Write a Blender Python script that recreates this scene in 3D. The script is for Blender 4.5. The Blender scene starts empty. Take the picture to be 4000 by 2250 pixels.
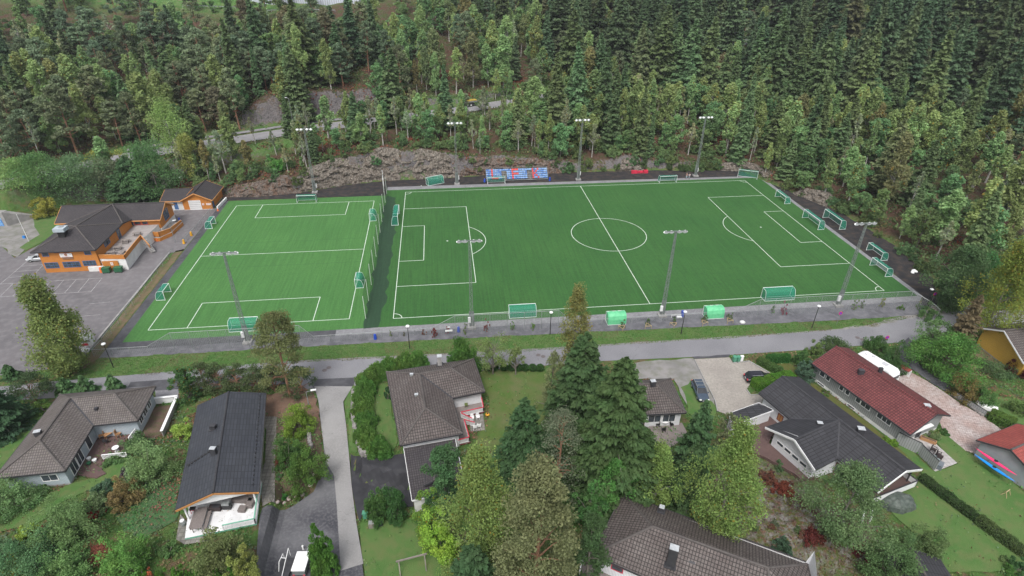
import bpy, bmesh, math, random
import numpy as np
from mathutils import Vector, Matrix
R_ = math.radians
rnd = random.Random(7)
C = bpy.context.scene.collection
sc = bpy.context.scene

# ------------------------------------------------------------------ camera
CAM = np.array([10.941, -94.640, 62.936]); YAW, PITCH, ROLL = 0.1236, 0.5429, 0.0114; FPX = 2293.37
cy_, sy_ = math.cos(YAW), math.sin(YAW); cp_, sp_ = math.cos(PITCH), math.sin(PITCH)
FW = np.array([sy_*cp_, cy_*cp_, -sp_]); RT = np.array([cy_, -sy_, 0.0]); UP = np.cross(RT, FW)
RT, UP = RT*math.cos(ROLL)+UP*math.sin(ROLL), UP*math.cos(ROLL)-RT*math.sin(ROLL)
cam_d = bpy.data.cameras.new('camera'); cam = bpy.data.objects.new('camera', cam_d); C.objects.link(cam)
cam_d.sensor_fit = 'HORIZONTAL'; cam_d.sensor_width = 36; cam_d.lens = 36*FPX/4000
cam_d.clip_start = 1; cam_d.clip_end = 3000
cam.matrix_world = Matrix(((RT[0], UP[0], -FW[0], CAM[0]), (RT[1], UP[1], -FW[1], CAM[1]), (RT[2], UP[2], -FW[2], CAM[2]), (0, 0, 0, 1)))
sc.camera = cam

# ------------------------------------------------------------------ light: overcast daylight
W = bpy.data.worlds.new('World'); sc.world = W; W.use_nodes = True
nt = W.node_tree; bg = nt.nodes['Background']
sky = nt.nodes.new('ShaderNodeTexSky'); sky.sky_type = 'NISHITA'; sky.sun_disc = False
SUN_EL, SUN_AZ = R_(58), R_(200)
sky.sun_elevation = SUN_EL; sky.sun_rotation = SUN_AZ; sky.air_density = 1.0; sky.dust_density = 4.0; sky.ozone_density = 1.0
hs = nt.nodes.new('ShaderNodeHueSaturation'); hs.inputs['Saturation'].default_value = 0.32
nt.links.new(sky.outputs[0], hs.inputs['Color']); nt.links.new(hs.outputs[0], bg.inputs[0]); bg.inputs[1].default_value = 0.14
sl = bpy.data.lights.new('sun', 'SUN'); sl.energy = 1.5; sl.angle = R_(20); sl.color = (1.0, 0.97, 0.93)
sun = bpy.data.objects.new('sun', sl); C.objects.link(sun)
sun.rotation_euler = (R_(90)-SUN_EL, 0, math.pi-SUN_AZ)
sc.view_settings.view_transform = 'Standard'; sc.view_settings.look = 'None'
sc.view_settings.gamma = 1; sc.view_settings.use_curve_mapping = False
sc.view_settings.exposure = 0.62
sc.cycles.max_bounces = 6; sc.cycles.transparent_max_bounces = 12; sc.cycles.diffuse_bounces = 4
sc.cycles.use_denoising = True

# ------------------------------------------------------------------ measuring helpers (photo pixel -> metres on the ground)
K = 4000/2576
CR = dict(k1=(0,0,1000/1932),k2=(1000,0,1000/1932),k3=(2000,0,1000/1932),k4=(3000,0,1000/1932),k5=(0,700,1000/1932),k6=(1000,700,1000/1932),
 k7=(2000,700,1000/1932),k8=(3000,700,1000/1932),f1=(0,1400,1000/1705),f2=(900,1400,1000/1705),f3=(1800,1400,1000/1705),
 f4=(2400,1250,900/2174),f5=(3000,1250,1000/1932),f6=(3000,1700,1000/2576),f7=(50,650,900/2576),n1=(1600,600,600/2576),
 n2=(0,950,600/1581),n3=(350,1550,450/1630),n4=(650,1900,650/2576),n5=(1650,1450,350/1268),n6=(3500,1000,500/1610),
 n7=(1350,1150,1000/2576),n8=(2900,1600,700/1844),p=(0,0,K))
def ray(k, x, y):
    o = CR[k]; px, py = o[0]+x*o[2], o[1]+y*o[2]
    return FW+RT*((px-2000)/FPX)+UP*((1125-py)/FPX)
def g(k, x, y, z=0.0):
    d = ray(k, x, y); t = (z-CAM[2])/d[2]; q = CAM+d*t; return (float(q[0]), float(q[1]), z)
def gs(k, pts, z=0.0): return [g(k, x, y, z) for x, y in pts]
def prj(x, y, z):
    d = np.array([x, y, z])-CAM; w = d@FW; return (2000+FPX*(d@RT)/w)/K, (1125-FPX*(d@UP)/w)/K

# ------------------------------------------------------------------ noise + terrain height
def _h(ix, iy, s):
    n = (ix.astype(np.int64)*374761393+iy.astype(np.int64)*668265263+s*974711) & 0x7fffffff
    n = ((n ^ (n >> 13))*1274126177) & 0x7fffffff
    return ((n ^ (n >> 16)) & 0xffff)/65535.0
def vn(x, y, sc_, s=0):
    x = np.asarray(x, float)/sc_; y = np.asarray(y, float)/sc_
    ix, iy = np.floor(x), np.floor(y); fx, fy = x-ix, y-iy
    fx = fx*fx*(3-2*fx); fy = fy*fy*(3-2*fy)
    return (_h(ix,iy,s)*(1-fx)+_h(ix+1,iy,s)*fx)*(1-fy)+(_h(ix,iy+1,s)*(1-fx)+_h(ix+1,iy+1,s)*fx)*fy
def sm(t): t = np.clip(t, 0, 1); return t*t*(3-2*t)
def sdist(x, y, poly):
    x = np.asarray(x, float); y = np.asarray(y, float); n = len(poly); dm = np.full(x.shape, 1e9); ins = np.zeros(x.shape, bool)
    for i in range(n):
        ax, ay = poly[i][:2]; bx, by = poly[(i+1) % n][:2]; ex, ey = bx-ax, by-ay
        t = np.clip(((x-ax)*ex+(y-ay)*ey)/(ex*ex+ey*ey), 0, 1)
        dm = np.minimum(dm, np.hypot(x-ax-t*ex, y-ay-t*ey))
        c = (ay > y) != (by > y)
        with np.errstate(divide='ignore', invalid='ignore'): ins ^= c & (x < (bx-ax)*(y-ay)/(by-ay if by != ay else 1e-9)+ax)
    return np.where(ins, -dm, dm)
FLAT = [(-400,-140),(-400,30),(-140,48),(-109,60),(-85,63),(-66,65),(-49.7,64.8),(-41,64.3),(-29,66.3),(-17,71.4),(-6,73.6),(9,73.8),(27,75.8),(48,75.2),
        (70,75.2),(103,72.4),(107.8,58),(115,40),(116.5,20),(114,4),(124,-4),(160,-12),(400,-25),(400,-140)]
ROADC = [(-180,36,4.2),(-140,50,4.5),(-104,66.5,5.2),(-80,82,6.6),(-62,88.5,7.6),(-47,92.5,8.4),(-34,97,9),(-3,107,9.6),(22,116,10),(50,128,10.6),(95,150,14),(170,190,24)]
LOW = [(-13.0,-60),(-12.9,-37.5),(-9.4,-37),(-9.0,-30),(-11.2,-20.5),(-5.6,-20.5),(-4.8,-29),(-2.6,-36.4),(4.4,-38.6),(14,-38),(20,-44),(22,-60),(22,-100),(-13,-100)]
KNOLL = [(-1,0)]
def crest(x):
    return np.interp(x, [-140,-66,-50,-40,-27,-17,-8,4,12,22,36,50,60,68,76,100,140], [.5,1.0,3.0,4.0,5.0,7.2,8.2,8.0,6.8,5.2,4.8,3.0,3.0,4.6,3.0,2.0,1.0])
def roadd(x, y):
    best = np.full(np.shape(x), 1e9); z = np.zeros(np.shape(x)); side = np.zeros(np.shape(x))
    for (ax, ay, az), (bx, by, bz) in zip(ROADC[:-1], ROADC[1:]):
        ex, ey = bx-ax, by-ay; t = np.clip(((x-ax)*ex+(y-ay)*ey)/(ex*ex+ey*ey), 0, 1)
        d = np.hypot(x-ax-t*ex, y-ay-t*ey); m = d < best
        best = np.where(m, d, best); z = np.where(m, az+t*(bz-az), z); side = np.where(m, np.sign(ex*(y-ay)-ey*(x-ax)), side)
    return best, z, side
KX, KY, _ = g('p', 1940, 1300); KX2, KY2, _ = g('p', 2085, 1350)
def hgt(x, y, rough=True):
    x = np.asarray(x, float); y = np.asarray(y, float)
    d = np.maximum(sdist(x, y, FLAT), 0)
    north = sm((y-55)/20)
    cr = crest(x)*north+0.8*(1-north)
    wob = 1.0*(vn(x, y, 5, 3)-.5)+0.9*(vn(x, y, 2.2, 4)-.5)
    h = cr*sm((d+wob*sm(d/1.2))/3.6)
    far = 0.12*np.maximum(d-4, 0)+0.10*np.maximum(d-40, 0)+0.05*np.maximum(d-150,0)
    far = far*np.where(y < 55, 0.75, 1)+ (vn(x, y, 38, 9)-.5)*np.clip(d/15, 0, 6)*1.1
    h = h+far*sm(d/6)
    rd, rz, sd = roadd(x, y)
    up = rz+np.maximum(sd*rd-9, 0)*0.17+6.0*sm((sd*rd-10.5-wob*1.6)/6)*sm((x+62)/20)*sm((0-x)/14)*(.55+.9*vn(x, y, 14, 33))
    h2 = np.where(sd > 0, np.maximum(h, up), h)
    wt = 1-sm((rd-6.5)/8)
    wt2 = np.where(sd > 0, 1-sm((rd-6.5)/4), wt)
    h2 = h2*(1-wt2)+rz*wt2
    h = np.where(d > 0, h2, 0)
    low = sdist(x, y, LOW)
    h = h-2.3*sm((-24.5-y)/14)*sm(0.5-low/1.3)
    for kx, ky, rx, ry, hh_ in ((KX, KY, 6.6, 8.2, 1.9), (KX2, KY2, 5.5, 4.5, .9)):
        q = np.sqrt(((x-kx)/rx)**2+((y-ky)/ry)**2)+0.35*(vn(x, y, 3, 11)-.5)
        h = h+hh_*sm((1-q)*1.9)+np.where(q < 1, (vn(x, y, 1.4, 12)-.5)*.55*sm((1-q)*3), 0)
    return h
def hz(x, y): return float(hgt(np.array([x]), np.array([y]))[0])
def T(k, px, py):
    d = ray(k, px, py); t = 40.0; p = CAM+d*t
    ts = np.arange(40, 700, 0.5); P = CAM[None]+d[None]*ts[:, None]
    zz = hgt(P[:, 0], P[:, 1]); i = int(np.argmax(P[:, 2] < zz)); p = P[i]
    return (float(p[0]), float(p[1]), float(zz[i]))

# ------------------------------------------------------------------ materials
MATS = {}
def nodes_of(m): return m.node_tree.nodes, m.node_tree.links
def mat(name, c1, c2=None, sc1=1.0, rough=0.8, bump=0.0, bsc=None, c3=None, sc3=12.0, f3=0.35, metal=0.0, spec=0.35, alpha=None, uv=False, detail=6):
    """Base colour from two noises (broad c1/c2, fine c3)."""
    if name in MATS: return MATS[name]
    m = bpy.data.materials.new(name); m.use_nodes = True; N, L = nodes_of(m); b = N['Principled BSDF']
    b.inputs['Roughness'].default_value = rough; b.inputs['Metallic'].default_value = metal; b.inputs['Specular IOR Level'].default_value = spec
    tc = N.new('ShaderNodeTexCoord'); src = tc.outputs['UV' if uv else 'Object']
    if c2 is None: c2 = tuple(v*0.8 for v in c1)
    n1 = N.new('ShaderNodeTexNoise'); n1.inputs['Scale'].default_value = sc1; n1.inputs['Detail'].default_value = detail; L.new(src, n1.inputs['Vector'])
    r1 = N.new('ShaderNodeMapRange'); r1.inputs[1].default_value = .36; r1.inputs[2].default_value = .64; L.new(n1.outputs[0], r1.inputs[0])
    mx = N.new('ShaderNodeMix'); mx.data_type = 'RGBA'; mx.inputs[6].default_value = (*c1, 1); mx.inputs[7].default_value = (*c2, 1); L.new(r1.outputs[0], mx.inputs[0])
    out = mx.outputs[2]
    if c3 is not None:
        n3 = N.new('ShaderNodeTexNoise'); n3.inputs['Scale'].default_value = sc3; n3.inputs['Detail'].default_value = 4; L.new(src, n3.inputs['Vector'])
        r3 = N.new('ShaderNodeMapRange'); r3.inputs[1].default_value = .45; r3.inputs[2].default_value = .65; r3.inputs[4].default_value = f3; L.new(n3.outputs[0], r3.inputs[0])
        m3 = N.new('ShaderNodeMix'); m3.data_type = 'RGBA'; m3.inputs[7].default_value = (*c3, 1); L.new(out, m3.inputs[6]); L.new(r3.outputs[0], m3.inputs[0]); out = m3.outputs[2]
    L.new(out, b.inputs['Base Color'])
    if bump:
        nb = N.new('ShaderNodeTexNoise'); nb.inputs['Scale'].default_value = bsc or sc1*8; nb.inputs['Detail'].default_value = 5; L.new(src, nb.inputs['Vector'])
        bp = N.new('ShaderNodeBump'); bp.inputs['Strength'].default_value = bump; bp.inputs['Distance'].default_value = 0.1; L.new(nb.outputs[0], bp.inputs['Height']); L.new(bp.outputs[0], b.inputs['Normal'])
    if alpha is not None: b.inputs['Alpha'].default_value = alpha
    MATS[name] = m; return m
def cracks(m, scale, w, dark=.45, dist=1.2):
    N, L = nodes_of(m); b = N['Principled BSDF']; tc = N.new('ShaderNodeTexCoord'); nz = N.new('ShaderNodeTexNoise'); nz.inputs['Scale'].default_value = .8; nz.inputs['Detail'].default_value = 6; L.new(tc.outputs['Object'], nz.inputs[0])
    ad = N.new('ShaderNodeVectorMath'); ad.operation = 'MULTIPLY_ADD'; ad.inputs[1].default_value = (dist,)*3; L.new(nz.outputs['Color'], ad.inputs[0]); L.new(tc.outputs['Object'], ad.inputs[2])
    v = N.new('ShaderNodeTexVoronoi'); v.feature = 'DISTANCE_TO_EDGE'; v.inputs['Scale'].default_value = scale; L.new(ad.outputs[0], v.inputs[0])
    r = N.new('ShaderNodeMapRange'); r.inputs[1].default_value = 0; r.inputs[2].default_value = w; r.inputs[3].default_value = dark; r.inputs[4].default_value = 1; L.new(v.outputs[0], r.inputs[0])
    h = N.new('ShaderNodeHueSaturation'); L.new(b.inputs['Base Color'].links[0].from_socket, h.inputs['Color']); L.new(r.outputs[0], h.inputs['Value']); L.new(h.outputs[0], b.inputs['Base Color'])
def tilemat(name, c1, c2, row=0.34, col=0.3, dark=0.35, c3=None, rough=0.75, bump=0.6, brick=True):
    """Rows and columns laid out in metres on the UVs of a roof or wall."""
    m = mat(name, c1, c2, 0.35, rough, 0, c3=c3, sc3=2.6, f3=0.55, uv=True); N, L = nodes_of(m); b = N['Principled BSDF']
    tc = N.new('ShaderNodeTexCoord'); br = N.new('ShaderNodeTexBrick'); L.new(tc.outputs['UV'], br.inputs['Vector'])
    br.inputs['Scale'].default_value = 1; br.inputs['Brick Width'].default_value = col; br.inputs['Row Height'].default_value = row
    br.offset = 0.0 if not brick else 0.5
    br.inputs['Mortar Size'].default_value = 0.05; br.inputs['Mortar Smooth'].default_value = 0.3; br.inputs['Bias'].default_value = 0
    br.inputs['Color1'].default_value = (1, 1, 1, 1); br.inputs['Color2'].default_value = (.72, .72, .72, 1); br.inputs['Mortar'].default_value = (dark, dark, dark, 1)
    old = b.inputs['Base Color'].links[0].from_socket
    mu = N.new('ShaderNodeMix'); mu.data_type = 'RGBA'; mu.blend_type = 'MULTIPLY'; mu.inputs[0].default_value = 0.85
    L.new(old, mu.inputs[6]); L.new(br.outputs[0], mu.inputs[7]); L.new(mu.outputs[2], b.inputs['Base Color'])
    bp = N.new('ShaderNodeBump'); bp.inputs['Strength'].default_value = bump; bp.inputs['Distance'].default_value = 0.05
    L.new(br.outputs[0], bp.inputs['Height']); L.new(bp.outputs[0], b.inputs['Normal'])
    return m
def boardmat(name, c1, c2, w=0.18, vert=True, rough=0.6, dark=0.45):
    m = mat(name, c1, c2, 0.5, rough, 0, uv=True, c3=tuple(v*.7 for v in c1), sc3=3, f3=.25); N, L = nodes_of(m); b = N['Principled BSDF']
    tc = N.new('ShaderNodeTexCoord'); sp = N.new('ShaderNodeSeparateXYZ'); L.new(tc.outputs['UV'], sp.inputs[0])
    mod = N.new('ShaderNodeMath'); mod.operation = 'PINGPONG'; mod.inputs[1].default_value = w/2; L.new(sp.outputs[0 if vert else 1], mod.inputs[0])
    r = N.new('ShaderNodeMapRange'); r.inputs[1].default_value = 0; r.inputs[2].default_value = w*.16; r.inputs[3].default_value = dark; r.inputs[4].default_value = 1; L.new(mod.outputs[0], r.inputs[0])
    old = b.inputs['Base Color'].links[0].from_socket
    mu = N.new('ShaderNodeMix'); mu.data_type = 'RGBA'; mu.blend_type = 'MULTIPLY'; mu.inputs[0].default_value = 1
    cc = N.new('ShaderNodeCombineColor'); [L.new(r.outputs[0], cc.inputs[i]) for i in range(3)]
    L.new(old, mu.inputs[6]); L.new(cc.outputs[0], mu.inputs[7]); L.new(mu.outputs[2], b.inputs['Base Color'])
    bp = N.new('ShaderNodeBump'); bp.inputs['Strength'].default_value = .5; bp.inputs['Distance'].default_value = .03; L.new(r.outputs[0], bp.inputs['Height']); L.new(bp.outputs[0], b.inputs['Normal'])
    return m
def foliage_mat():
    m = bpy.data.materials.new('foliage'); m.use_nodes = True; N, L = nodes_of(m); b = N['Principled BSDF']; out = N['Material Output']
    oi = N.new('ShaderNodeObjectInfo'); at = N.new('ShaderNodeAttribute'); at.attribute_name = 'tint'
    tc = N.new('ShaderNodeTexCoord'); n = N.new('ShaderNodeTexNoise'); n.inputs['Scale'].default_value = .45; n.inputs['Detail'].default_value = 3; L.new(tc.outputs['Object'], n.inputs['Vector'])
    hsv = N.new('ShaderNodeHueSaturation'); L.new(oi.outputs['Color'], hsv.inputs['Color'])
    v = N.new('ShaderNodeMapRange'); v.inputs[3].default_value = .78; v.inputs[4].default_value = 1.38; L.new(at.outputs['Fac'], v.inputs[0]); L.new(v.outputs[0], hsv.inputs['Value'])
    hh = N.new('ShaderNodeMapRange'); hh.inputs[1].default_value = .3; hh.inputs[2].default_value = .7; hh.inputs[3].default_value = .490; hh.inputs[4].default_value = .520; L.new(n.outputs[0], hh.inputs[0]); L.new(hh.outputs[0], hsv.inputs['Hue'])
    # a few leaves turned yellow-brown
    at2 = N.new('ShaderNodeAttribute'); at2.attribute_name = 'autumn'
    mx = N.new('ShaderNodeMix'); mx.data_type = 'RGBA'; mx.inputs[7].default_value = (.28, .17, .02, 1); L.new(at2.outputs['Fac'], mx.inputs[0]); L.new(hsv.outputs[0], mx.inputs[6])
    L.new(mx.outputs[2], b.inputs['Base Color']); b.inputs['Roughness'].default_value = .7; b.inputs['Specular IOR Level'].default_value = .15
    tr = N.new('ShaderNodeBsdfTranslucent'); L.new(mx.outputs[2], tr.inputs[0]); ms = N.new('ShaderNodeMixShader'); ms.inputs[0].default_value = .42
    L.new(b.outputs[0], ms.inputs[1]); L.new(tr.outputs[0], ms.inputs[2]); L.new(ms.outputs[0], out.inputs[0])
    return m
FOL = foliage_mat()
def netmat(name, col, a, cell=0.0, w=.02):
    """Knotted or woven wire mesh: real holes, thread width w on a grid of cell metres (or an even veil)."""
    m = bpy.data.materials.new(name); m.use_nodes = True; N, L = nodes_of(m); b = N['Principled BSDF']; b.inputs['Base Color'].default_value = (*col, 1); b.inputs['Roughness'].default_value = .6
    tc = N.new('ShaderNodeTexCoord'); sp = N.new('ShaderNodeSeparateXYZ'); L.new(tc.outputs['UV'], sp.inputs[0]); o = []
    for i in (0, 1):
        md = N.new('ShaderNodeMath'); md.operation = 'PINGPONG'; md.inputs[1].default_value = cell/2; L.new(sp.outputs[i], md.inputs[0])
        lt = N.new('ShaderNodeMath'); lt.operation = 'LESS_THAN'; lt.inputs[1].default_value = w/2; L.new(md.outputs[0], lt.inputs[0]); o.append(lt)
    mxx = N.new('ShaderNodeMath'); mxx.operation = 'MAXIMUM'; L.new(o[0].outputs[0], mxx.inputs[0]); L.new(o[1].outputs[0], mxx.inputs[1])
    ad = N.new('ShaderNodeMath'); ad.operation = 'MAXIMUM'; ad.inputs[1].default_value = a; L.new(mxx.outputs[0], ad.inputs[0])
    L.new(ad.outputs[0], b.inputs['Alpha']); MATS[name] = m; return m

# ------------------------------------------------------------------ mesh builder
class MB:
    def __init__(s): s.v = []; s.f = []; s.m = []; s.mats = []
    def mi(s, m):
        if m not in s.mats: s.mats.append(m)
        return s.mats.index(m)
    def face(s, pts, m):
        i = len(s.v); s.v += [tuple(map(float, p)) for p in pts]; s.f.append(tuple(range(i, i+len(pts)))); s.m.append(s.mi(m))
    def prism(s, pts, z0, z1, m, mtop=None):
        """pts counter-clockwise 2-D outline; z0/z1 numbers or per-point lists"""
        n = len(pts); a = sum(pts[i][0]*pts[(i+1) % n][1]-pts[(i+1) % n][0]*pts[i][1] for i in range(n))
        zz0 = z0 if isinstance(z0, (list, tuple)) else [z0]*n; zz1 = z1 if isinstance(z1, (list, tuple)) else [z1]*n
        if a < 0: pts = pts[::-1]; zz0 = list(zz0)[::-1]; zz1 = list(zz1)[::-1]
        i = len(s.v); s.v += [(p[0], p[1], z) for p, z in zip(pts, zz0)]+[(p[0], p[1], z) for p, z in zip(pts, zz1)]
        k = s.mi(m); kt = s.mi(mtop) if mtop else k
        s.f.append(tuple(i+n+j for j in range(n))); s.m.append(kt); s.f.append(tuple(i+j for j in reversed(range(n)))); s.m.append(k)
        for j in range(n): s.f.append((i+j, i+(j+1) % n, i+n+(j+1) % n, i+n+j)); s.m.append(k)
    def box(s, c, sz, m, rz=0, M=None):
        hx, hy, hz_ = sz[0]/2, sz[1]/2, sz[2]/2; ca, sa = math.cos(rz), math.sin(rz); i = len(s.v)
        for z in (-hz_, hz_):
            for x, y in ((-hx,-hy),(hx,-hy),(hx,hy),(-hx,hy)):
                p = (x*ca-y*sa, x*sa+y*ca, z)
                if M is not None: p = M @ Vector((x, y, z))
                s.v.append((c[0]+p[0], c[1]+p[1], c[2]+p[2]))
        k = s.mi(m)
        for q in ((3,2,1,0),(4,5,6,7),(0,1,5,4),(1,2,6,5),(2,3,7,6),(3,0,4,7)): s.f.append(tuple(i+j for j in q)); s.m.append(k)
    def beam(s, a, b, w, h, m, roll=0.0):
        a, b = Vector(a), Vector(b); d = b-a; Lg = d.length
        if Lg < 1e-6: return
        x = d/Lg; zz = Vector((0,0,1)) if abs(x.z) < .95 else Vector((1,0,0)); y = zz.cross(x).normalized(); z = x.cross(y)
        M = Matrix((x, y, z)).transposed(); s.box(tuple((a+b)/2), (Lg, w, h), m, M=M)
    def tube(s, pts, rad, m, n=6, cap=True):
        pts = [Vector(p) for p in pts]; rad = rad if isinstance(rad, (list, tuple)) else [rad]*len(pts); k = s.mi(m); rings = []
        for j, p in enumerate(pts):
            d = (pts[min(j+1, len(pts)-1)]-pts[max(j-1, 0)]).normalized(); u = d.orthogonal().normalized() if j == 0 else (rings_u-d*rings_u.dot(d)).normalized()
            rings_u = u; w = d.cross(u); i = len(s.v); rings.append(i)
            s.v += [tuple(p+(u*math.cos(2*math.pi*t/n)+w*math.sin(2*math.pi*t/n))*rad[j]) for t in range(n)]
        for a, b in zip(rings[:-1], rings[1:]):
            for t in range(n): s.f.append((a+t, a+(t+1) % n, b+(t+1) % n, b+t)); s.m.append(k)
        if cap: s.f.append(tuple(rings[-1]+t for t in range(n))); s.m.append(k); s.f.append(tuple(rings[0]+t for t in reversed(range(n)))); s.m.append(k)
    def lathe(s, c, prof, m, n=16):
        k = s.mi(m); rs = []
        for r, z in prof:
            i = len(s.v); rs.append(i); s.v += [(c[0]+r*math.cos(2*math.pi*t/n), c[1]+r*math.sin(2*math.pi*t/n), c[2]+z) for t in range(n)]
        for a, b in zip(rs[:-1], rs[1:]):
            for t in range(n): s.f.append((a+t, a+(t+1) % n, b+(t+1) % n, b+t)); s.m.append(k)
        s.f.append(tuple(rs[-1]+t for t in range(n))); s.m.append(k); s.f.append(tuple(rs[0]+t for t in reversed(range(n)))); s.m.append(k)
    def mesh(s, name, smooth=False):
        me = bpy.data.meshes.new(name); me.from_pydata(s.v, [], s.f); [me.materials.append(m) for m in s.mats]
        me.polygons.foreach_set('material_index', s.m)
        if smooth: me.polygons.foreach_set('use_smooth', [True]*len(s.f))
        uvm(me); me.update(); return me
    def build(s, name, parent=None, smooth=False, loc=None, rz=0):
        o = bpy.data.objects.new(name, s.mesh(name, smooth)); C.objects.link(o)
        if parent: o.parent = parent
        if loc: o.location = loc
        if rz: o.rotation_euler.z = rz
        return o
def uvm(me):
    n = len(me.loops)
    if n == 0: return
    uv = me.uv_layers.new(name='UVMap'); co = np.empty(len(me.vertices)*3); me.vertices.foreach_get('co', co); co = co.reshape(-1, 3)
    nm = np.empty(len(me.polygons)*3); me.polygons.foreach_get('normal', nm); nm = nm.reshape(-1, 3)
    lt = np.empty(len(me.polygons), int); me.polygons.foreach_get('loop_total', lt); vi = np.empty(n, int); me.loops.foreach_get('vertex_index', vi)
    N = np.repeat(nm, lt, axis=0); u = np.stack([-N[:, 1], N[:, 0], np.zeros(n)], 1); ln = np.linalg.norm(u, axis=1)
    flat = ln < 0.03; u[flat] = (1, 0, 0); ln[flat] = 1; u /= ln[:, None]; w = np.cross(N, u); P = co[vi]
    uv.data.foreach_set('uv', np.stack([(P*u).sum(1), (P*w).sum(1)], 1).ravel())
def tag(o, label=None, cat=None, group=None, kind=None):
    if label: o['label'] = label
    if cat: o['category'] = cat
    if group: o['group'] = group
    if kind: o['kind'] = kind
    return o
def thing(name, label, cat, loc=(0,0,0), rz=0, group=None):
    o = bpy.data.objects.new(name, None); C.objects.link(o); o.location = loc; o.rotation_euler.z = rz; o.empty_display_size = .3
    return tag(o, label, cat, group)
def copytree(o, loc=None, rz=None, sc_=None, parent=None, label=None, group=None):
    c = o.copy(); C.objects.link(c)
    if parent: c.parent = parent
    for ch in o.children: copytree(ch, parent=c)
    if loc is not None: c.location = loc
    if rz is not None: c.rotation_euler.z = rz
    if sc_ is not None: c.scale = sc_ if isinstance(sc_, (tuple, list)) else (sc_,)*3
    if label: c['label'] = label
    if group: c['group'] = group
    return c
SHEETS = []; HOUSES = []
def sheet(name, poly, off, m, kind='structure', drape=False, cell=.6, label=None, cat=None):
    poly = [(p[0], p[1]) for p in poly]; SHEETS.append((name, poly))
    bm = bmesh.new(); f = bm.faces.new([bm.verts.new((x, y, 0)) for x, y in poly])
    if f.normal.z < 0: f.normal_flip()
    bm.normal_update()
    if bm.faces[:][0].normal.z < 0: bmesh.ops.reverse_faces(bm, faces=bm.faces[:])
    if drape:
        xs = [p[0] for p in poly]; ys = [p[1] for p in poly]
        for ax, lo, hi in ((0, min(xs), max(xs)), (1, min(ys), max(ys))):
            t = math.floor(lo/cell)*cell+cell
            while t < hi:
                co = [0, 0, 0]; no = [0, 0, 0]; co[ax] = t; no[ax] = 1
                bmesh.ops.bisect_plane(bm, geom=bm.verts[:]+bm.edges[:]+bm.faces[:], plane_co=co, plane_no=no); t += cell
    bmesh.ops.triangulate(bm, faces=[f for f in bm.faces if len(f.verts) > 4])
    v = list(bm.verts); X = np.array([q.co.x for q in v]); Y = np.array([q.co.y for q in v]); Z = hgt(X, Y) if drape else np.zeros(len(v))
    for q, z in zip(v, Z): q.co.z = float(z)+off
    me = bpy.data.meshes.new(name); bm.to_mesh(me); bm.free(); me.materials.append(m); uvm(me)
    o = bpy.data.objects.new(name, me); C.objects.link(o); tag(o, label, cat, None, kind); return o
def jag(poly, step=1.5, amp=.25, seed=1):
    """ragged edge for grass and gravel borders"""
    r = random.Random(seed); out = []; n = len(poly)
    for i in range(n):
        a, b = poly[i], poly[(i+1) % n]; d = math.hypot(b[0]-a[0], b[1]-a[1]); k = max(1, int(d/step)); nx, ny = -(b[1]-a[1])/max(d,1e-6), (b[0]-a[0])/max(d,1e-6)
        for j in range(k):
            t = j/k; w = r.uniform(-amp, amp); out.append((a[0]+(b[0]-a[0])*t+nx*w, a[1]+(b[1]-a[1])*t+ny*w))
    return out
# ------------------------------------------------------------------ palette
ASPH = mat('asphalt', (.20,.20,.215), (.155,.155,.17), .12, .85, .25, 30, c3=(.26,.255,.26), sc3=5, f3=.35)
ASPHN = mat('new_asphalt', (.045,.045,.052), (.075,.075,.083), .3, .8, .2, 30, c3=(.10,.10,.11), sc3=1.1, f3=.5)
ASPHD = mat('wet_drive_asphalt', (.13,.13,.14), (.045,.045,.055), .16, .7, .2, 30, c3=(.17,.17,.175), sc3=3, f3=.4, detail=12)
LOT = mat('car_park_asphalt', (.150,.140,.146), (.112,.106,.112), .07, .85, .25, 20, c3=(.22,.215,.22), sc3=.8, f3=.35, detail=12)
CONC = mat('worn_concrete_road', (.255,.25,.25), (.215,.21,.21), .3, .85, .25, 30, c3=(.30,.295,.29), sc3=4, f3=.4)
RUBB = mat('black_gravel', (.016,.016,.019), (.028,.026,.028), .5, .9, .6, 12, c3=(.075,.055,.04), sc3=.7, f3=.5)
STRIP = mat('grey_edge_strip', (.21,.21,.22), (.16,.16,.17), .5, .85, .2, 20, c3=(.28,.28,.29), sc3=2.2, f3=.5)
APRON = mat('apron_asphalt', (.125,.125,.138), (.08,.08,.09), .25, .8, .25, 20, c3=(.19,.19,.205), sc3=.9, f3=.45)
GRASS = mat('grass', (.055,.135,.028), (.085,.145,.04), .35, .95, .9, 9, c3=(.13,.125,.06), sc3=1.1, f3=.4)
LAWN = mat('lawn', (.055,.128,.028), (.085,.145,.04), .22, .95, .7, 10, c3=(.115,.135,.05), sc3=.7, f3=.6)
GRAV = mat('grey_gravel', (.24,.23,.225), (.18,.175,.17), .4, .95, .6, 14, c3=(.12,.14,.07), sc3=.8, f3=.4)
DIRT = mat('dry_leaf_litter', (.16,.11,.07), (.12,.10,.055), .6, .95, .8, 8, c3=(.08,.11,.03), sc3=1.0, f3=.7)
SOIL = mat('garden_soil', (.10,.065,.05), (.13,.085,.065), .8, .95, .8, 8, c3=(.07,.09,.03), sc3=1.4, f3=.6)
BLOCK = tilemat('pale_paving_blocks', (.40,.37,.33), (.34,.31,.28), .2, .2, .7, c3=(.26,.24,.22), bump=.2)
PINKP = tilemat('pink_paving_stones', (.42,.32,.29), (.50,.44,.42), .35, .35, .6, c3=(.23,.15,.14), bump=.2)
SLAB = tilemat('stone_slabs', (.27,.25,.23), (.20,.19,.175), .6, .6, .5, c3=(.14,.14,.10), bump=.3, brick=False)
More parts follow.
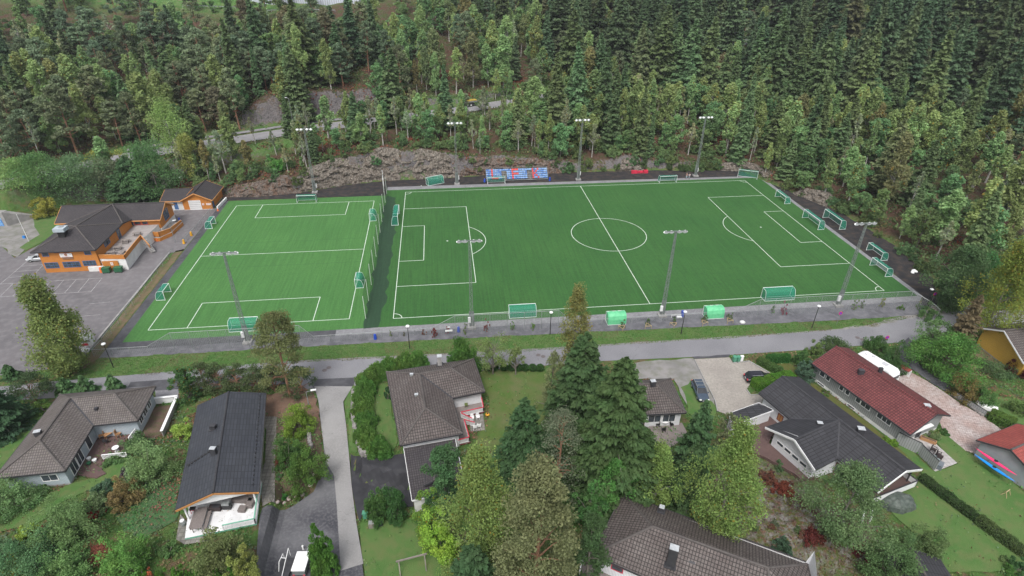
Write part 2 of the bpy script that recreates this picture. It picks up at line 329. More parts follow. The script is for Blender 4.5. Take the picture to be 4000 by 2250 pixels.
cracks(CONC, .14, .0035, .6, 2.5); cracks(ASPH, .06, .0022, .7, 2.5); cracks(LOT, .07, .0025, .65, 2.5)
WHITEL = mat('line_paint', (.62,.70,.62), (.50,.58,.50), 2, .7)
WORNL = mat('worn_line_paint', (.42,.41,.42), (.24,.235,.24), 1.2, .8)
STEEL = mat('galvanised_steel', (.36,.38,.38), (.26,.28,.28), 3, .5, metal=.4)
WHITE = mat('white_paint', (.80,.80,.80), (.70,.71,.71), .8, .45)
BLACK = mat('black_paint', (.02,.02,.022), (.03,.03,.03), 2, .5)
DARK = mat('dark_metal', (.035,.035,.04), (.05,.05,.055), 2, .5)
GLASS = mat('window_glass', (.035,.045,.055), (.07,.085,.10), 1.2, .12, spec=.6)
WOOD = mat('grey_wood', (.24,.21,.19), (.17,.15,.14), 1, .8)
CONCR = mat('cast_concrete', (.33,.32,.31), (.25,.245,.24), .6, .85, .3, c3=(.16,.16,.15), sc3=1.5)

def turfmat(name, a, b_, c3):
    m = mat(name, a, b_, .06, .95, 0, c3=c3, sc3=.9, f3=.35); N, L = nodes_of(m); b = N['Principled BSDF']
    tc = N.new('ShaderNodeTexCoord'); mp = N.new('ShaderNodeMapping'); mp.inputs['Scale'].default_value = (9, .35, 1); L.new(tc.outputs['Object'], mp.inputs[0])
    n = N.new('ShaderNodeTexNoise'); n.inputs['Scale'].default_value = .28; n.inputs['Detail'].default_value = 5; L.new(mp.outputs[0], n.inputs[0])
    n2 = N.new('ShaderNodeTexNoise'); n2.inputs['Scale'].default_value = 3.2; n2.inputs['Detail'].default_value = 6; L.new(tc.outputs['Object'], n2.inputs[0])
    ad = N.new('ShaderNodeMath'); ad.operation = 'ADD'; L.new(n.outputs[0], ad.inputs[0]); L.new(n2.outputs[0], ad.inputs[1])
    r = N.new('ShaderNodeMapRange'); r.inputs[1].default_value = .75; r.inputs[2].default_value = 1.25; r.inputs[3].default_value = .82; r.inputs[4].default_value = 1.18; L.new(ad.outputs[0], r.inputs[0])
    h = N.new('ShaderNodeHueSaturation'); old = b.inputs['Base Color'].links[0].from_socket; L.new(old, h.inputs['Color']); L.new(r.outputs[0], h.inputs['Value']); L.new(h.outputs[0], b.inputs['Base Color'])
    bp = N.new('ShaderNodeBump'); bp.inputs['Strength'].default_value = .5; bp.inputs['Distance'].default_value = .04
    n4 = N.new('ShaderNodeTexNoise'); n4.inputs['Scale'].default_value = 14; L.new(tc.outputs['Object'], n4.inputs[0]); L.new(n4.outputs[0], bp.inputs['Height']); L.new(bp.outputs[0], b.inputs['Normal'])
    return m
TURF = turfmat('dark_turf', (.027,.096,.021), (.034,.108,.024), (.021,.078,.020))
TURF2 = turfmat('light_turf', (.057,.160,.040), (.050,.147,.037), (.043,.131,.035))
TURFW = turfmat('worn_turf', (.018,.048,.024), (.022,.058,.027), (.013,.034,.020))

# ------------------------------------------------------------------ terrain
def terrain():
    def ax(*seg):
        o = []
        for a, b, s in seg: o += list(np.arange(a, b, s))
        return np.array(o)
    X = ax((-620,-300,16),(-300,-112,6),(-112,128,.85),(128,260,5),(260,760,16)); Y = ax((-110,-76,4),(-76,-20,.8),(-20,56,2.5),(56,130,.85),(130,210,3),(210,560,7))
    gx, gy = np.meshgrid(X, Y); h = hgt(gx, gy)
    d = sdist(gx, gy, FLAT)
    z = h-0.045-np.where((d < 0) & (gy > -21), 0.0, .05+.05*vn(gx, gy, 1.1, 21))
    for nm, pl in SHEETS:
        if nm in ('side_street', 'black_driveway', 'worn_centre_strip', 'street_patch', 'slab_path', 'garden_bed') or (nm == 'lawn' and min(p[1] for p in pl) < -36 and -14 < pl[0][0] < 20): z = np.where(sdist(gx, gy, pl) < -.25, z-.22, z)
    z += np.where(d > 2, (vn(gx, gy, 1.6, 22)-.5)*.5, 0)*(gx > -115)*(gx < 130)
    rd, rz, sd = roadd(gx, gy); z = np.where((rd < 7) & (d > 0), np.minimum(z, rz-.06), z)
    nx, ny = len(X), len(Y); v = np.stack([gx, gy, z], 2).reshape(-1, 3)
    i = np.arange(nx*ny).reshape(ny, nx); q = np.stack([i[:-1,:-1], i[:-1,1:], i[1:,1:], i[1:,:-1]], 2).reshape(-1, 4)
    me = bpy.data.meshes.new('terrain'); me.vertices.add(len(v)); me.vertices.foreach_set('co', v.ravel())
    me.loops.add(q.size); me.loops.foreach_set('vertex_index', q.ravel()); me.polygons.add(len(q)); me.polygons.foreach_set('loop_start', np.arange(0, q.size, 4))
    me.polygons.foreach_set('use_smooth', np.ones(len(q), bool)); me.update(calc_edges=True)
    a = me.attributes.new('wild', 'FLOAT', 'POINT')
    kn = np.maximum(sm(1.4-np.hypot((gx-KX)/9, (gy-KY)/10)), sm(1.4-np.hypot((gx-KX2)/6, (gy-KY2)/5)))
    a.data.foreach_set('value', np.maximum(sm(d/3), kn*0).ravel()); a = me.attributes.new('rocky', 'FLOAT', 'POINT'); a.data.foreach_set('value', kn.ravel())
    b2 = me.attributes.new('meadow', 'FLOAT', 'POINT'); px = (gx+150)/170; 
    mead = sm((gy-205)/22)*sm((26-gx)/30)
    mead = np.maximum(mead, sm((9-np.abs(rd-8.5)*1.6)/6)*(d > 0)*.8)
    b2.data.foreach_set('value', mead.ravel())
    m = bpy.data.materials.new('ground_cover'); m.use_nodes = True; N, L = nodes_of(m); b = N['Principled BSDF']; b.inputs['Roughness'].default_value = .95; b.inputs['Specular IOR Level'].default_value = .1
    tc = N.new('ShaderNodeTexCoord'); src = tc.outputs['Object']
    def noise(s, det=5, rough=.5):
        n = N.new('ShaderNodeTexNoise'); n.inputs['Scale'].default_value = s; n.inputs['Detail'].default_value = det; n.inputs['Roughness'].default_value = rough; L.new(src, n.inputs[0]); return n.outputs[0]
    def ramp(f, stops):
        r = N.new('ShaderNodeValToRGB'); L.new(f, r.inputs[0]); e = r.color_ramp.elements
        while len(e) < len(stops): e.new(.5)
        for k, (p, c) in enumerate(stops): e[k].position = p; e[k].color = (*c, 1)
        return r.outputs[0]
    def mix(f, a, b_):
        x = N.new('ShaderNodeMix'); x.data_type = 'RGBA'; L.new(a, x.inputs[6]); L.new(b_, x.inputs[7])
        if isinstance(f, float): x.inputs[0].default_value = f
        else: L.new(f, x.inputs[0])
        return x.outputs[2]
    def mr(f, a, b_, c=0., d_=1.):
        r = N.new('ShaderNodeMapRange'); L.new(f, r.inputs[0]); r.inputs[1].default_value = a; r.inputs[2].default_value = b_; r.inputs[3].default_value = c; r.inputs[4].default_value = d_; return r.outputs[0]
    garden = ramp(noise(.55, 9, .72), [(.30,(.15,.095,.07)),(.42,(.14,.12,.06)),(.50,(.085,.14,.04)),(.60,(.075,.155,.04)),(.70,(.08,.13,.055))])
    forest = ramp(noise(.30, 8, .7), [(.30,(.045,.04,.022)),(.42,(.10,.055,.042)),(.52,(.075,.065,.035)),(.62,(.05,.08,.025)),(.72,(.14,.045,.032))])
    rock = mix(mr(noise(1.3, 8, .75), .42, .60), ramp(noise(.25, 6, .6), [(.3,(.10,.092,.095)),(.5,(.16,.145,.145)),(.62,(.13,.10,.08)),(.72,(.23,.22,.22))]), ramp(noise(3, 6, .6), [(.35,(.05,.046,.05)),(.6,(.19,.18,.18))]))
    aw = N.new('ShaderNodeAttribute'); aw.attribute_name = 'wild'; am = N.new('ShaderNodeAttribute'); am.attribute_name = 'meadow'
    base = mix(aw.outputs['Fac'], garden, forest)
    base = mix(am.outputs['Fac'], base, ramp(noise(.4, 6), [(.35,(.07,.16,.04)),(.55,(.10,.18,.055)),(.66,(.14,.15,.07)),(.74,(.16,.09,.06))]))
    ge = N.new('ShaderNodeNewGeometry'); sp = N.new('ShaderNodeSeparateXYZ'); L.new(ge.outputs['Normal'], sp.inputs[0])
    st = N.new('ShaderNodeMath'); st.operation = 'ADD'; L.new(sp.outputs[2], st.inputs[0]); L.new(mr(noise(1.2, 6), .3, .7, -.16, .16), st.inputs[1])
    fr = N.new('ShaderNodeMath'); fr.operation = 'MULTIPLY'; L.new(mr(st.outputs[0], .86, .70), fr.inputs[0]); L.new(mr(aw.outputs['Fac'], 0, .4), fr.inputs[1])
    ar = N.new('ShaderNodeAttribute'); ar.attribute_name = 'rocky'
    lich = mix(mr(noise(1.1, 9, .7), .40, .58), ramp(noise(.8, 8, .7), [(.32,(.10,.09,.08)),(.45,(.17,.155,.14)),(.56,(.27,.26,.245)),(.68,(.13,.115,.10))]), ramp(noise(1.7, 7, .6), [(.36,(.13,.125,.035)),(.48,(.09,.11,.035)),(.56,(.17,.10,.065)),(.68,(.13,.07,.06))]))
    base = mix(ar.outputs['Fac'], base, lich)
    base = mix(fr.outputs[0], base, rock); L.new(base, b.inputs['Base Color'])
    vo = N.new('ShaderNodeTexVoronoi'); vo.inputs['Scale'].default_value = .9; L.new(src, vo.inputs[0])
    hsum = N.new('ShaderNodeMath'); hsum.operation = 'ADD'; L.new(noise(2.2, 9, .75), hsum.inputs[0]); L.new(mr(vo.outputs[0], 0, 1, 0, .6), hsum.inputs[1])
    bp = N.new('ShaderNodeBump'); bp.inputs['Strength'].default_value = .9; bp.inputs['Distance'].default_value = .5; L.new(hsum.outputs[0], bp.inputs['Height']); L.new(bp.outputs[0], b.inputs['Normal'])
    me.materials.append(m); o = bpy.data.objects.new('terrain', me); C.objects.link(o); tag(o, kind='structure')
def rockmat(name, stops):
    m = bpy.data.materials.new(name); m.use_nodes = True; N, L = nodes_of(m); b = N['Principled BSDF']; b.inputs['Roughness'].default_value = .95; b.inputs['Specular IOR Level'].default_value = .15
    tc = N.new('ShaderNodeTexCoord'); mp = N.new('ShaderNodeMapping'); mp.inputs['Scale'].default_value = (1, 1, .42); mp.inputs['Rotation'].default_value = (.3, .35, .4); L.new(tc.outputs['Object'], mp.inputs[0])
    def nz(s, d, r): n = N.new('ShaderNodeTexNoise'); n.inputs['Scale'].default_value = s; n.inputs['Detail'].default_value = d; n.inputs['Roughness'].default_value = r; L.new(mp.outputs[0], n.inputs[0]); return n.outputs[0]
    r = N.new('ShaderNodeValToRGB'); L.new(nz(.7, 12, .72), r.inputs[0]); e = r.color_ramp.elements
    while len(e) < len(stops): e.new(.5)
    for k, (p, c) in enumerate(stops): e[k].position = p; e[k].color = (*c, 1)
    v = N.new('ShaderNodeTexVoronoi'); v.feature = 'DISTANCE_TO_EDGE'; v.inputs['Scale'].default_value = .85; L.new(mp.outputs[0], v.inputs[0])
    mr = N.new('ShaderNodeMapRange'); mr.inputs[1].default_value = 0; mr.inputs[2].default_value = .10; mr.inputs[3].default_value = .5; mr.inputs[4].default_value = 1; L.new(v.outputs[0], mr.inputs[0])
    st = N.new('ShaderNodeMapRange'); st.inputs[1].default_value = .42; st.inputs[2].default_value = .62; st.inputs[3].default_value = .6; st.inputs[4].default_value = 1.2; L.new(nz(2.6, 8, .8), st.inputs[0])
    mu = N.new('ShaderNodeMath'); mu.operation = 'MULTIPLY'; L.new(mr.outputs[0], mu.inputs[0]); L.new(st.outputs[0], mu.inputs[1]); cc = N.new('ShaderNodeCombineColor'); [L.new(mu.outputs[0], cc.inputs[i]) for i in range(3)]
    mx = N.new('ShaderNodeMix'); mx.data_type = 'RGBA'; mx.blend_type = 'MULTIPLY'; mx.inputs[0].default_value = .85; L.new(r.outputs[0], mx.inputs[6]); L.new(cc.outputs[0], mx.inputs[7]); L.new(mx.outputs[2], b.inputs['Base Color'])
    bp = N.new('ShaderNodeBump'); bp.inputs['Strength'].default_value = 1; bp.inputs['Distance'].default_value = .6; L.new(mu.outputs[0], bp.inputs['Height']); L.new(bp.outputs[0], b.inputs['Normal']); MATS[name] = m; return m
ROCKM_ = mat('rock_face', (.19,.17,.16), (.11,.10,.095), .5, .95, 1.0, 2.2, c3=(.29,.275,.26), sc3=2.4, f3=.8, detail=10)
ROCKM = rockmat('grey_rock', [(.34,(.15,.125,.10)),(.44,(.36,.31,.26)),(.50,(.50,.445,.385)),(.57,(.22,.175,.135)),(.68,(.60,.555,.50))])
ROCKB = rockmat('rusty_grey_rock', [(.34,(.14,.12,.105)),(.44,(.32,.20,.14)),(.52,(.34,.30,.27)),(.60,(.25,.165,.12)),(.70,(.46,.42,.39))])
ROCKB_ = mat('rusty_rock', (.16,.115,.09), (.19,.165,.15), .6, .95, 1.0, 2.2, c3=(.085,.08,.072), sc3=2.0, f3=.8, detail=10)

def rockface(name, label, line, depth, top, m, seed, dz=.5):
    """blasted rock: a folded, fractured sheet along a ground line, leaning back to its crest"""
    n = 0; pts = []; L_ = [0]
    for a, b in zip(line[:-1], line[1:]): L_.append(L_[-1]+math.hypot(b[0]-a[0], b[1]-a[1]))
    s = np.arange(0, L_[-1], .45); lx = np.interp(s, L_, [p[0] for p in line]); ly = np.interp(s, L_, [p[1] for p in line])
    tx, ty = np.gradient(lx), np.gradient(ly); l = np.hypot(tx, ty); nx, ny = -ty/l, tx/l
    rows = 22; t = np.linspace(0, 1, rows)[:, None]
    hh_ = np.interp(s, L_, top)*(.85+.3*vn(s, s*0, 4, seed)); hh_ *= np.minimum(1, np.minimum(s, L_[-1]-s)/3+.05)
    z = t*hh_[None]; fr = (vn(s[None]+z*.6, z*2, 1.6, seed+1)-.5)*1.3+(vn(s[None]-z, z*3, .7, seed+2)-.5)*.7+(vn(s[None]*1.0, z, .45, seed+3)-.5)*.35
    env = np.sin(np.pi*np.clip(t*.9+.08, 0, 1)); led = np.abs(((t*4+vn(s[None], z*0, 3, seed+7)*2) % 1)-.5); off = depth*(t**1.4)*.9+fr*env*1.15+led*.7*env+.1
    X = lx[None]+nx[None]*off; Y = ly[None]+ny[None]*off; Z = z+(vn(X, Y, .9, seed+4)-.5)*.5*env-.25*(t == 0)
    Z = np.vstack([Z, Z[-1:]-.9]); X = np.vstack([X, X[-1:]+nx*3.0]); Y = np.vstack([Y, Y[-1:]+ny*3.0])
    nr, nc = X.shape; i = np.arange(nr*nc).reshape(nr, nc); v = np.stack([X, Y, Z], 2).reshape(-1, 3)
    q = np.stack([i[:-1,:-1], i[:-1,1:], i[1:,1:], i[1:,:-1]], 2).reshape(-1, 4)
    me = bpy.data.meshes.new(name); me.from_pydata(v.tolist(), [], q.tolist()); me.materials.append(m); uvm(me); me.update()
    o = bpy.data.objects.new(name, me); C.objects.link(o); tag(o, label, 'rock face', 'blasted rock faces around the pitches')
rockface('rocky_cliff', 'grey blasted rock face behind the small pitch and the fence corner', [(-30,66.2),(-17,71.3),(-6,73.5),(9,73.7),(16,74.6)], 3.2, [4.5,6.8,8.2,7.6,5.5], ROCKM, 31)
rockface('rocky_cliff', 'rusty brown low rock face beside the garage', [(-50,64.6),(-41,64.1),(-29,66)], 3.6, [2.2,3.6,4.6], ROCKB, 41)
rockface('rocky_cliff', 'low fractured rock ledge behind the seating stand', [(15,74.6),(27,75.6),(48,75)], 2.6, [5.2,4.8,3.2], ROCKB, 51)
rockface('rocky_cliff', 'small grey rock outcrop behind the red mats', [(64,75.2),(70,75),(74,75)], 2.4, [3.2,4.6,3.2], ROCKM, 61)
rockface('rocky_cliff', 'low rock behind the far right corner of the pitch', [(96,73),(104,71.6),(107.8,62)], 2.0, [2.2,2.8,2.0], ROCKM, 71)
rockface('rocky_cliff', 'rock outcrop among trunks right of the black gravel', [(109.5,53),(112.6,46),(114,42)], 2.0, [2.0,3.0,1.5], ROCKM, 81)

# ------------------------------------------------------------------ pitches
L_, Wd = 100.9, 64.05
sheet('artificial_turf', [(-5.3,-2.7),(106.4,-2.7),(106.4,66.0),(-5.3,66.0)], .004, TURF)
sheet('artificial_turf', [(-47.4,-2.7),(-5.3,-2.7),(-5.3,62.1),(-47.4,62.1)], .004, TURF2)
sheet('worn_turf_strip', jag([(-5.3,-2.6),(-2.6,-2.6),(-1.9,10),(-1.7,30),(-1.6,50),(-2.6,60),(-5.3,62)], 2, .5, 3), .008, TURFW)
mk = MB()
def ln(a, b, w=.13, z=.014):
    dx, dy = b[0]-a[0], b[1]-a[1]; l = math.hypot(dx, dy); nx, ny = -dy/l*w/2, dx/l*w/2
    mk.face([(a[0]-nx, a[1]-ny, z), (b[0]-nx, b[1]-ny, z), (b[0]+nx, b[1]+ny, z), (a[0]+nx, a[1]+ny, z)], WHITEL)
def arc(cx, cy, r, a0, a1, w=.13, z=.018):
    n = max(6, int(abs(a1-a0)/R_(4)))
    for i in range(n):
        t0, t1 = a0+(a1-a0)*i/n, a0+(a1-a0)*(i+1)/n
        mk.face([(cx+(r-w/2)*math.cos(t0), cy+(r-w/2)*math.sin(t0), z), (cx+(r+w/2)*math.cos(t0), cy+(r+w/2)*math.sin(t0), z), (cx+(r+w/2)*math.cos(t1), cy+(r+w/2)*math.sin(t1), z), (cx+(r-w/2)*math.cos(t1), cy+(r-w/2)*math.sin(t1), z)], WHITEL)
def rect(x0, y0, x1, y1, skip=''):
    for k, (a, b) in dict(b=((x0,y0),(x1,y0)), r=((x1,y0),(x1,y1)), t=((x1,y1),(x0,y1)), l=((x0,y1),(x0,y0))).items():
        if k not in skip: ln(a, b, z=.014 if k in 'bt' else .018)
rect(0, 0, L_, Wd); ln((L_/2,0),(L_/2,Wd), z=.022); arc(L_/2, Wd/2, 9.15, 0, 2*math.pi)
hw = Wd/2; rect(0, hw-20.16, 16.5, hw+20.16, 'l'); rect(L_-16.5, hw-20.16, L_, hw+20.16, 'r'); rect(0, hw-9.16, 5.5, hw+9.16, 'l'); rect(L_-5.5, hw-9.16, L_, hw+9.16, 'r')
aa = math.acos(5.5/9.15); arc(11, hw, 9.15, -aa, aa); arc(L_-11, hw, 9.15, math.pi-aa, math.pi+aa)
for cx, cy, a in ((0,0,0),(L_,0,90),(L_,Wd,180),(0,Wd,270)): arc(cx, cy, 1.6, R_(a), R_(a+90))
arc(11, hw, .12, 0, 6.28, .2); arc(L_-11, hw, .12, 0, 6.28, .2)
o = mk.build('pitch_line_markings'); tag(o, kind='structure')
mk = MB(); rect(-44.4, .75, -8.3, 58.5); ln((-44.4,29.7),(-8.3,29.7), z=.022)
rect(-37.6, .75, -15.0, 9.3, 'b'); rect(-37.6, 50.0, -15.0, 58.5, 't'); o = mk.build('pitch_line_markings'); tag(o, kind='structure')
FAINT = mat('faint_dark_line', (.035,.10,.03), (.03,.085,.03), 2, .9); mk = MB()
for y in (23.6, 35.6): mk.face([(-44.4,y-.05,.010),(-8.3,y-.05,.010),(-8.3,y+.05,.010),(-44.4,y+.05,.010)], FAINT)
tag(mk.build('faint_turf_seams'), kind='structure')

sheet('edge_strip', [(-5.3,66.0),(-5.3,68.5),(107.5,67.4),(107.5,-2.7),(106.4,-2.7),(106.4,66.0)], .004, STRIP)
sheet('black_gravel', jag([(-49.6,62.1),(-5.3,62.1),(-5.3,68.5),(107.5,67.4),(107.5,-2.7),(104.2,-6.8),(109,-6.5),(115,4),(117.5,20),(116,40),(109,59),(103.5,73.4),(70,76),(48,76),(27,76.5),(9,75),(-6,75),(-17,72.5),(-29,67),(-41,65),(-49.6,65)], 3, .35, 5), 0.0, RUBB)
sheet('pitch_apron', [(-49.4,-7.2),(-3.9,-7.5),(33.7,-8.2),(76,-9.2),(104,-9.6),(105.5,-2.7),(-47.4,-2.7),(-49.4,-2.7)], .002, APRON)
sheet('edge_strip', [(-10.2,-4.6),(105.5,-4.6),(107.5,-2.7),(-10.2,-2.7)], .006, STRIP)
sheet('black_edge_mat', [(-49.3,-4.0),(-47.4,-4.0),(-47.4,62.1),(-48.9,62.1)], .008, ASPHN)
sheet('black_edge_mat', [(-47.4,-5.0),(-10.2,-4.7),(-10.2,-2.7),(-47.4,-2.7)], .008, ASPHN)
sheet('leaf_littered_verge', jag([(-51.6,-12),(-49.4,-7.2),(-49.3,34),(-50.8,33),(-51.7,-3)], 2, .2, 6), .002, DIRT)
# ------------------------------------------------------------------ roads and grounds
sheet('car_park', [(-62,-10.2),(-52,-8.6),(-51.9,32),(-49.3,33),(-48.9,57.5),(-66,57.5),(-66,42),(-83,40),(-85,33),(-96,44),(-125,40),(-125,-9)], .002, LOT)
sheet('gravel_yard', jag([(-96,44),(-85,33.5),(-84,42),(-93,56),(-103,59),(-125,52),(-125,40)], 3, .6, 8), .006, GRAV)
sheet('green_bank', jag([(-84.5,36.5),(-83.5,41),(-79.5,52),(-77,61),(-94,57.5),(-86.5,45),(-87,38)], 2.5, .5, 9), .012, GRASS)
MAINR = [(-140,-13.6),(-62,-13.2),(-54.9,-12.8),(-34.4,-12.0),(-22.4,-11.4),(-13.5,-11.3),(8.2,-11.9),(27.9,-12.2),(66.5,-12.3),(84,-12.1),(91,-11.4),(98,-9.8),(106,-8.6),(125,-10),(125,-15.5),(108,-14.5),(99,-15.6),(96.5,-17.2),(91.4,-17.3),(75,-17.6),(56.6,-17.6),(36.2,-16.9),(20,-17.2),(-2,-17.9),(-5.4,-19.2),(-12.4,-19.2),(-14.4,-17.4),(-35,-17.0),(-59.3,-16.9),(-140,-18)]
sheet('road', MAINR, .008, ASPH)
sheet('grass_verge', jag([(-51.6,-12.4),(-49.6,-8.8),(-49.4,-7.2),(-3.9,-7.5),(33.7,-8.2),(76,-9.2),(104,-9.6),(106,-7),(112,-6),(112,-8.6),(103.5,-8.8),(97,-10.4),(90,-12.0),(66.5,-12.9),(27.9,-12.8),(8.2,-12.5),(-13.5,-11.9),(-34.4,-12.6)], 1.3, .28, 10), .005, GRASS)
sheet('gravel_shoulder', jag([(84,-11.9),(91,-11.0),(98,-9.4),(106,-8.2),(106,-9.2),(98,-10.4),(91,-12.0),(84,-12.6)], 1.2, .3, 12), .012, GRAV)
sheet('gravel_shoulder', jag([(-14,-11.3),(8.2,-11.9),(27.9,-12.2),(66.5,-12.3),(84,-12.1),(84,-12.35),(66.5,-12.7),(27.9,-12.6),(8.2,-12.3),(-14,-11.8)], 1.2, .12, 12), .012, GRAV)
# the side street falls away towards the camera
def P2(k, pts):  # photo points -> points on the sloping ground
    return [T(k, x, y)[:2] for x, y in pts]
SIDE = P2('p', [(783,968),(800,1000),(812,1100),(819,1170),(790,1240),(740,1275),(662,1282),(655,1300),(650,1460),(700,1520),(915,1520),(915,1449),(905,1370),(893,1300),(882,1200),(868,1080),(864,1000),(882,966)])
sheet('side_street', SIDE, .012, ASPHD, drape=True)
sheet('worn_centre_strip', P2('f2', [(560,190),(590,300),(612,500),(640,700),(690,780),(712,1000),(735,1415),(888,1380),(840,1100),(808,850),(790,640),(772,450),(752,300),(815,190)]), .024, CONC, drape=True)
sheet('street_patch', P2('f2', [(535,150),(838,135),(820,188),(560,190)]), .020, ASPHN, drape=True)
BLKA = mat('fresh_black_asphalt', (.020,.020,.024), (.034,.034,.040), .35, .75, .2, 30, c3=(.055,.055,.06), sc3=.9, f3=.35)
sheet('black_driveway', P2('f2', [(800,635),(870,665),(960,672),(1160,640),(1172,700),(1222,990),(1150,1000),(1000,900),(905,960),(893,1010),(862,1100),(840,1020),(808,850)]), .018, BLKA, drape=True)
sheet('lawn', jag(P2('f2', [(950,150),(1045,180),(1120,560),(1080,640),(960,640),(950,400),(930,200)]), 1.5, .2, 3), .006, LAWN, drape=True)
sheet('roadside_grass', jag(P2('f2', [(830,180),(835,240),(822,450),(850,620),(805,630),(785,420),(762,290),(815,190)]), 1.2, .15, 3), .03, GRASS, drape=True)
sheet('lawn', jag(P2('f2', [(870,1100),(1200,1060),(1480,1200),(1500,1560),(900,1560),(880,1300)]), 1.5, .25, 4), .01, LAWN, drape=True)
sheet('lawn', jag(gs('f3', [(120,85),(560,85),(600,420),(300,480),(240,620),(60,600),(140,480),(200,330)]), 1.5, .3, 5), .006, mat('mossy_lawn', (.075,.115,.025), (.105,.12,.045), .3, .95, .7, 10, c3=(.055,.12,.02), sc3=.7, f3=.7))
sheet('lawn', jag(gs('f1', [(-60,450),(100,330),(250,300),(290,380),(150,560),(0,790),(-100,860)]), 1.5, .3, 6), .006, LAWN)
sheet('lawn', jag(gs('f1', [(-80,860),(250,920),(480,830),(640,790),(700,690),(850,650),(890,700),(820,800),(640,870),(400,960),(330,1040),(200,1120),(-80,1150)]), 1.5, .35, 7), .006, LAWN)
sheet('strawberry_patch', jag(gs('f1', [(860,880),(1100,800),(1200,850),(1180,1080),(1080,1130),(960,1200),(800,1120),(780,1000)]), 1, .35, 17), .02, mat('strawberry_leaves', (.05,.13,.045), (.035,.10,.03), 2.0, .9, 1, 12, c3=(.10,.09,.05), sc3=2.5, f3=.7))
sheet('lawn', jag(gs('f5', [(940,940),(1060,960),(1250,1140),(1430,1085),(1250,900),(1310,870),(1390,880),(1490,985),(1600,1060),(1932,1290),(2100,1500),(2000,1900),(1330,1900),(1100,1600),(880,1400),(890,1330),(1160,1160)]), 1.6, .2, 8), .006, LAWN)
sheet('mossy_path', jag(gs('f5', [(325,470),(420,520),(960,940),(1170,1140),(1100,1160),(600,790),(320,500)]), 1.5, .15, 18), .012, mat('moss', (.10,.10,.025), (.07,.095,.02), .6, .95, .6, 10, c3=(.13,.09,.05), sc3=1.2))
sheet('lawn', jag(gs('f5', [(1640,560),(1900,600),(1990,800),(1870,800),(1700,680),(1620,640)]), 1.3, .2, 9), .006, LAWN)
sheet('grass_bank', jag(gs('f5', [(1015,230),(1170,110),(1200,160),(1300,330),(1550,480),(1400,520),(1180,370),(1080,260)]), 1.2, .2, 9), .014, GRASS)
sheet('driveway', gs('f5', [(985,270),(1080,265),(1180,370),(1330,470),(1405,520),(1350,545),(1240,480),(1100,380),(1000,330)]), .016, ASPHD)
sheet('driveway', gs('f5', [(985,200),(1060,130),(1095,180),(1080,265),(985,272)]), .012, ASPHN)
sheet('pink_paved_yard', gs('f5', [(960,445),(1070,390),(1200,460),(1340,550),(1450,630),(1640,735),(1770,835),(1650,1020),(1560,1010),(1490,985),(1340,860),(1300,790),(1220,660)]), .010, PINKP)
sheet('stone_terrace', gs('f5', [(1090,890),(1185,870),(1250,920),(1428,1080),(1262,1145),(1240,1120)]), .02, tilemat('pale_terrace_slabs', (.45,.43,.42), (.38,.36,.35), .6, .6, .6, brick=False, bump=.2))
sheet('gravel_driveway', jag(gs('f4', [(190,400),(740,360),(850,520),(970,860),(880,880),(700,830),(560,560),(190,560)]), 1.4, .25, 14), .006, GRAV)
sheet('gravel_driveway', jag(gs('f4', [(640,640),(720,560),(960,830),(900,1000),(700,880)]), 1.4, .3, 15), .010, GRASS)
sheet('paved_driveway', gs('f4', [(755,370),(1085,352),(1120,405),(1270,385),(1440,480),(1480,560),(1290,590),(1250,650),(1275,705),(1420,710),(1380,800),(1085,900),(975,860),(950,760)]), .014, BLOCK)
sheet('road_patch', jag(gs('f4', [(730,350),(1090,325),(1080,350),(760,368)]), 1, .1, 2), .020, ASPHN)
sheet('mossy_yard', jag(gs('f4', [(1420,410),(1640,400),(1720,470),(1700,540),(1600,500)]), 1, .2, 2), .008, MATS['moss'])
sheet('wood_chip_yard', jag(gs('f2', [(215,250),(500,170),(560,240),(600,420),(560,380),(350,400),(240,390)]), 1.2, .3, 22), .006, mat('wood_chips', (.17,.10,.07), (.13,.085,.06), 1, .95, .8, 10, c3=(.22,.15,.11), sc3=3))
sheet('garden_bed', jag(P2('f2', [(310,400),(600,400),(625,780),(560,830),(450,920),(305,960)]), 1.2, .1, 23), .01, SOIL, drape=True)
sheet('slab_path', P2('f2', [(205,395),(310,395),(305,960),(300,975),(215,990),(195,800),(235,700),(240,480)]), .02, SLAB, drape=True)
sheet('slab_path', gs('n4', [(215,430),(330,560),(290,805),(560,760),(640,850),(280,900),(150,820)]), .02, SLAB)
sheet('bare_yellow_yard', jag(gs('n6', [(600,1100),(1010,1080),(1430,1390),(1700,1500),(1200,1500),(900,1400),(450,1350)]), 2, .4, 25), .008, DIRT)
sheet('gravel_track', jag(gs('n6', [(300,800),(640,720),(820,640),(1000,760),(1300,760),(1700,840),(1700,760),(1300,700),(900,560),(700,560),(520,700),(300,760)]), 2, .3, 26), .014, GRAV)
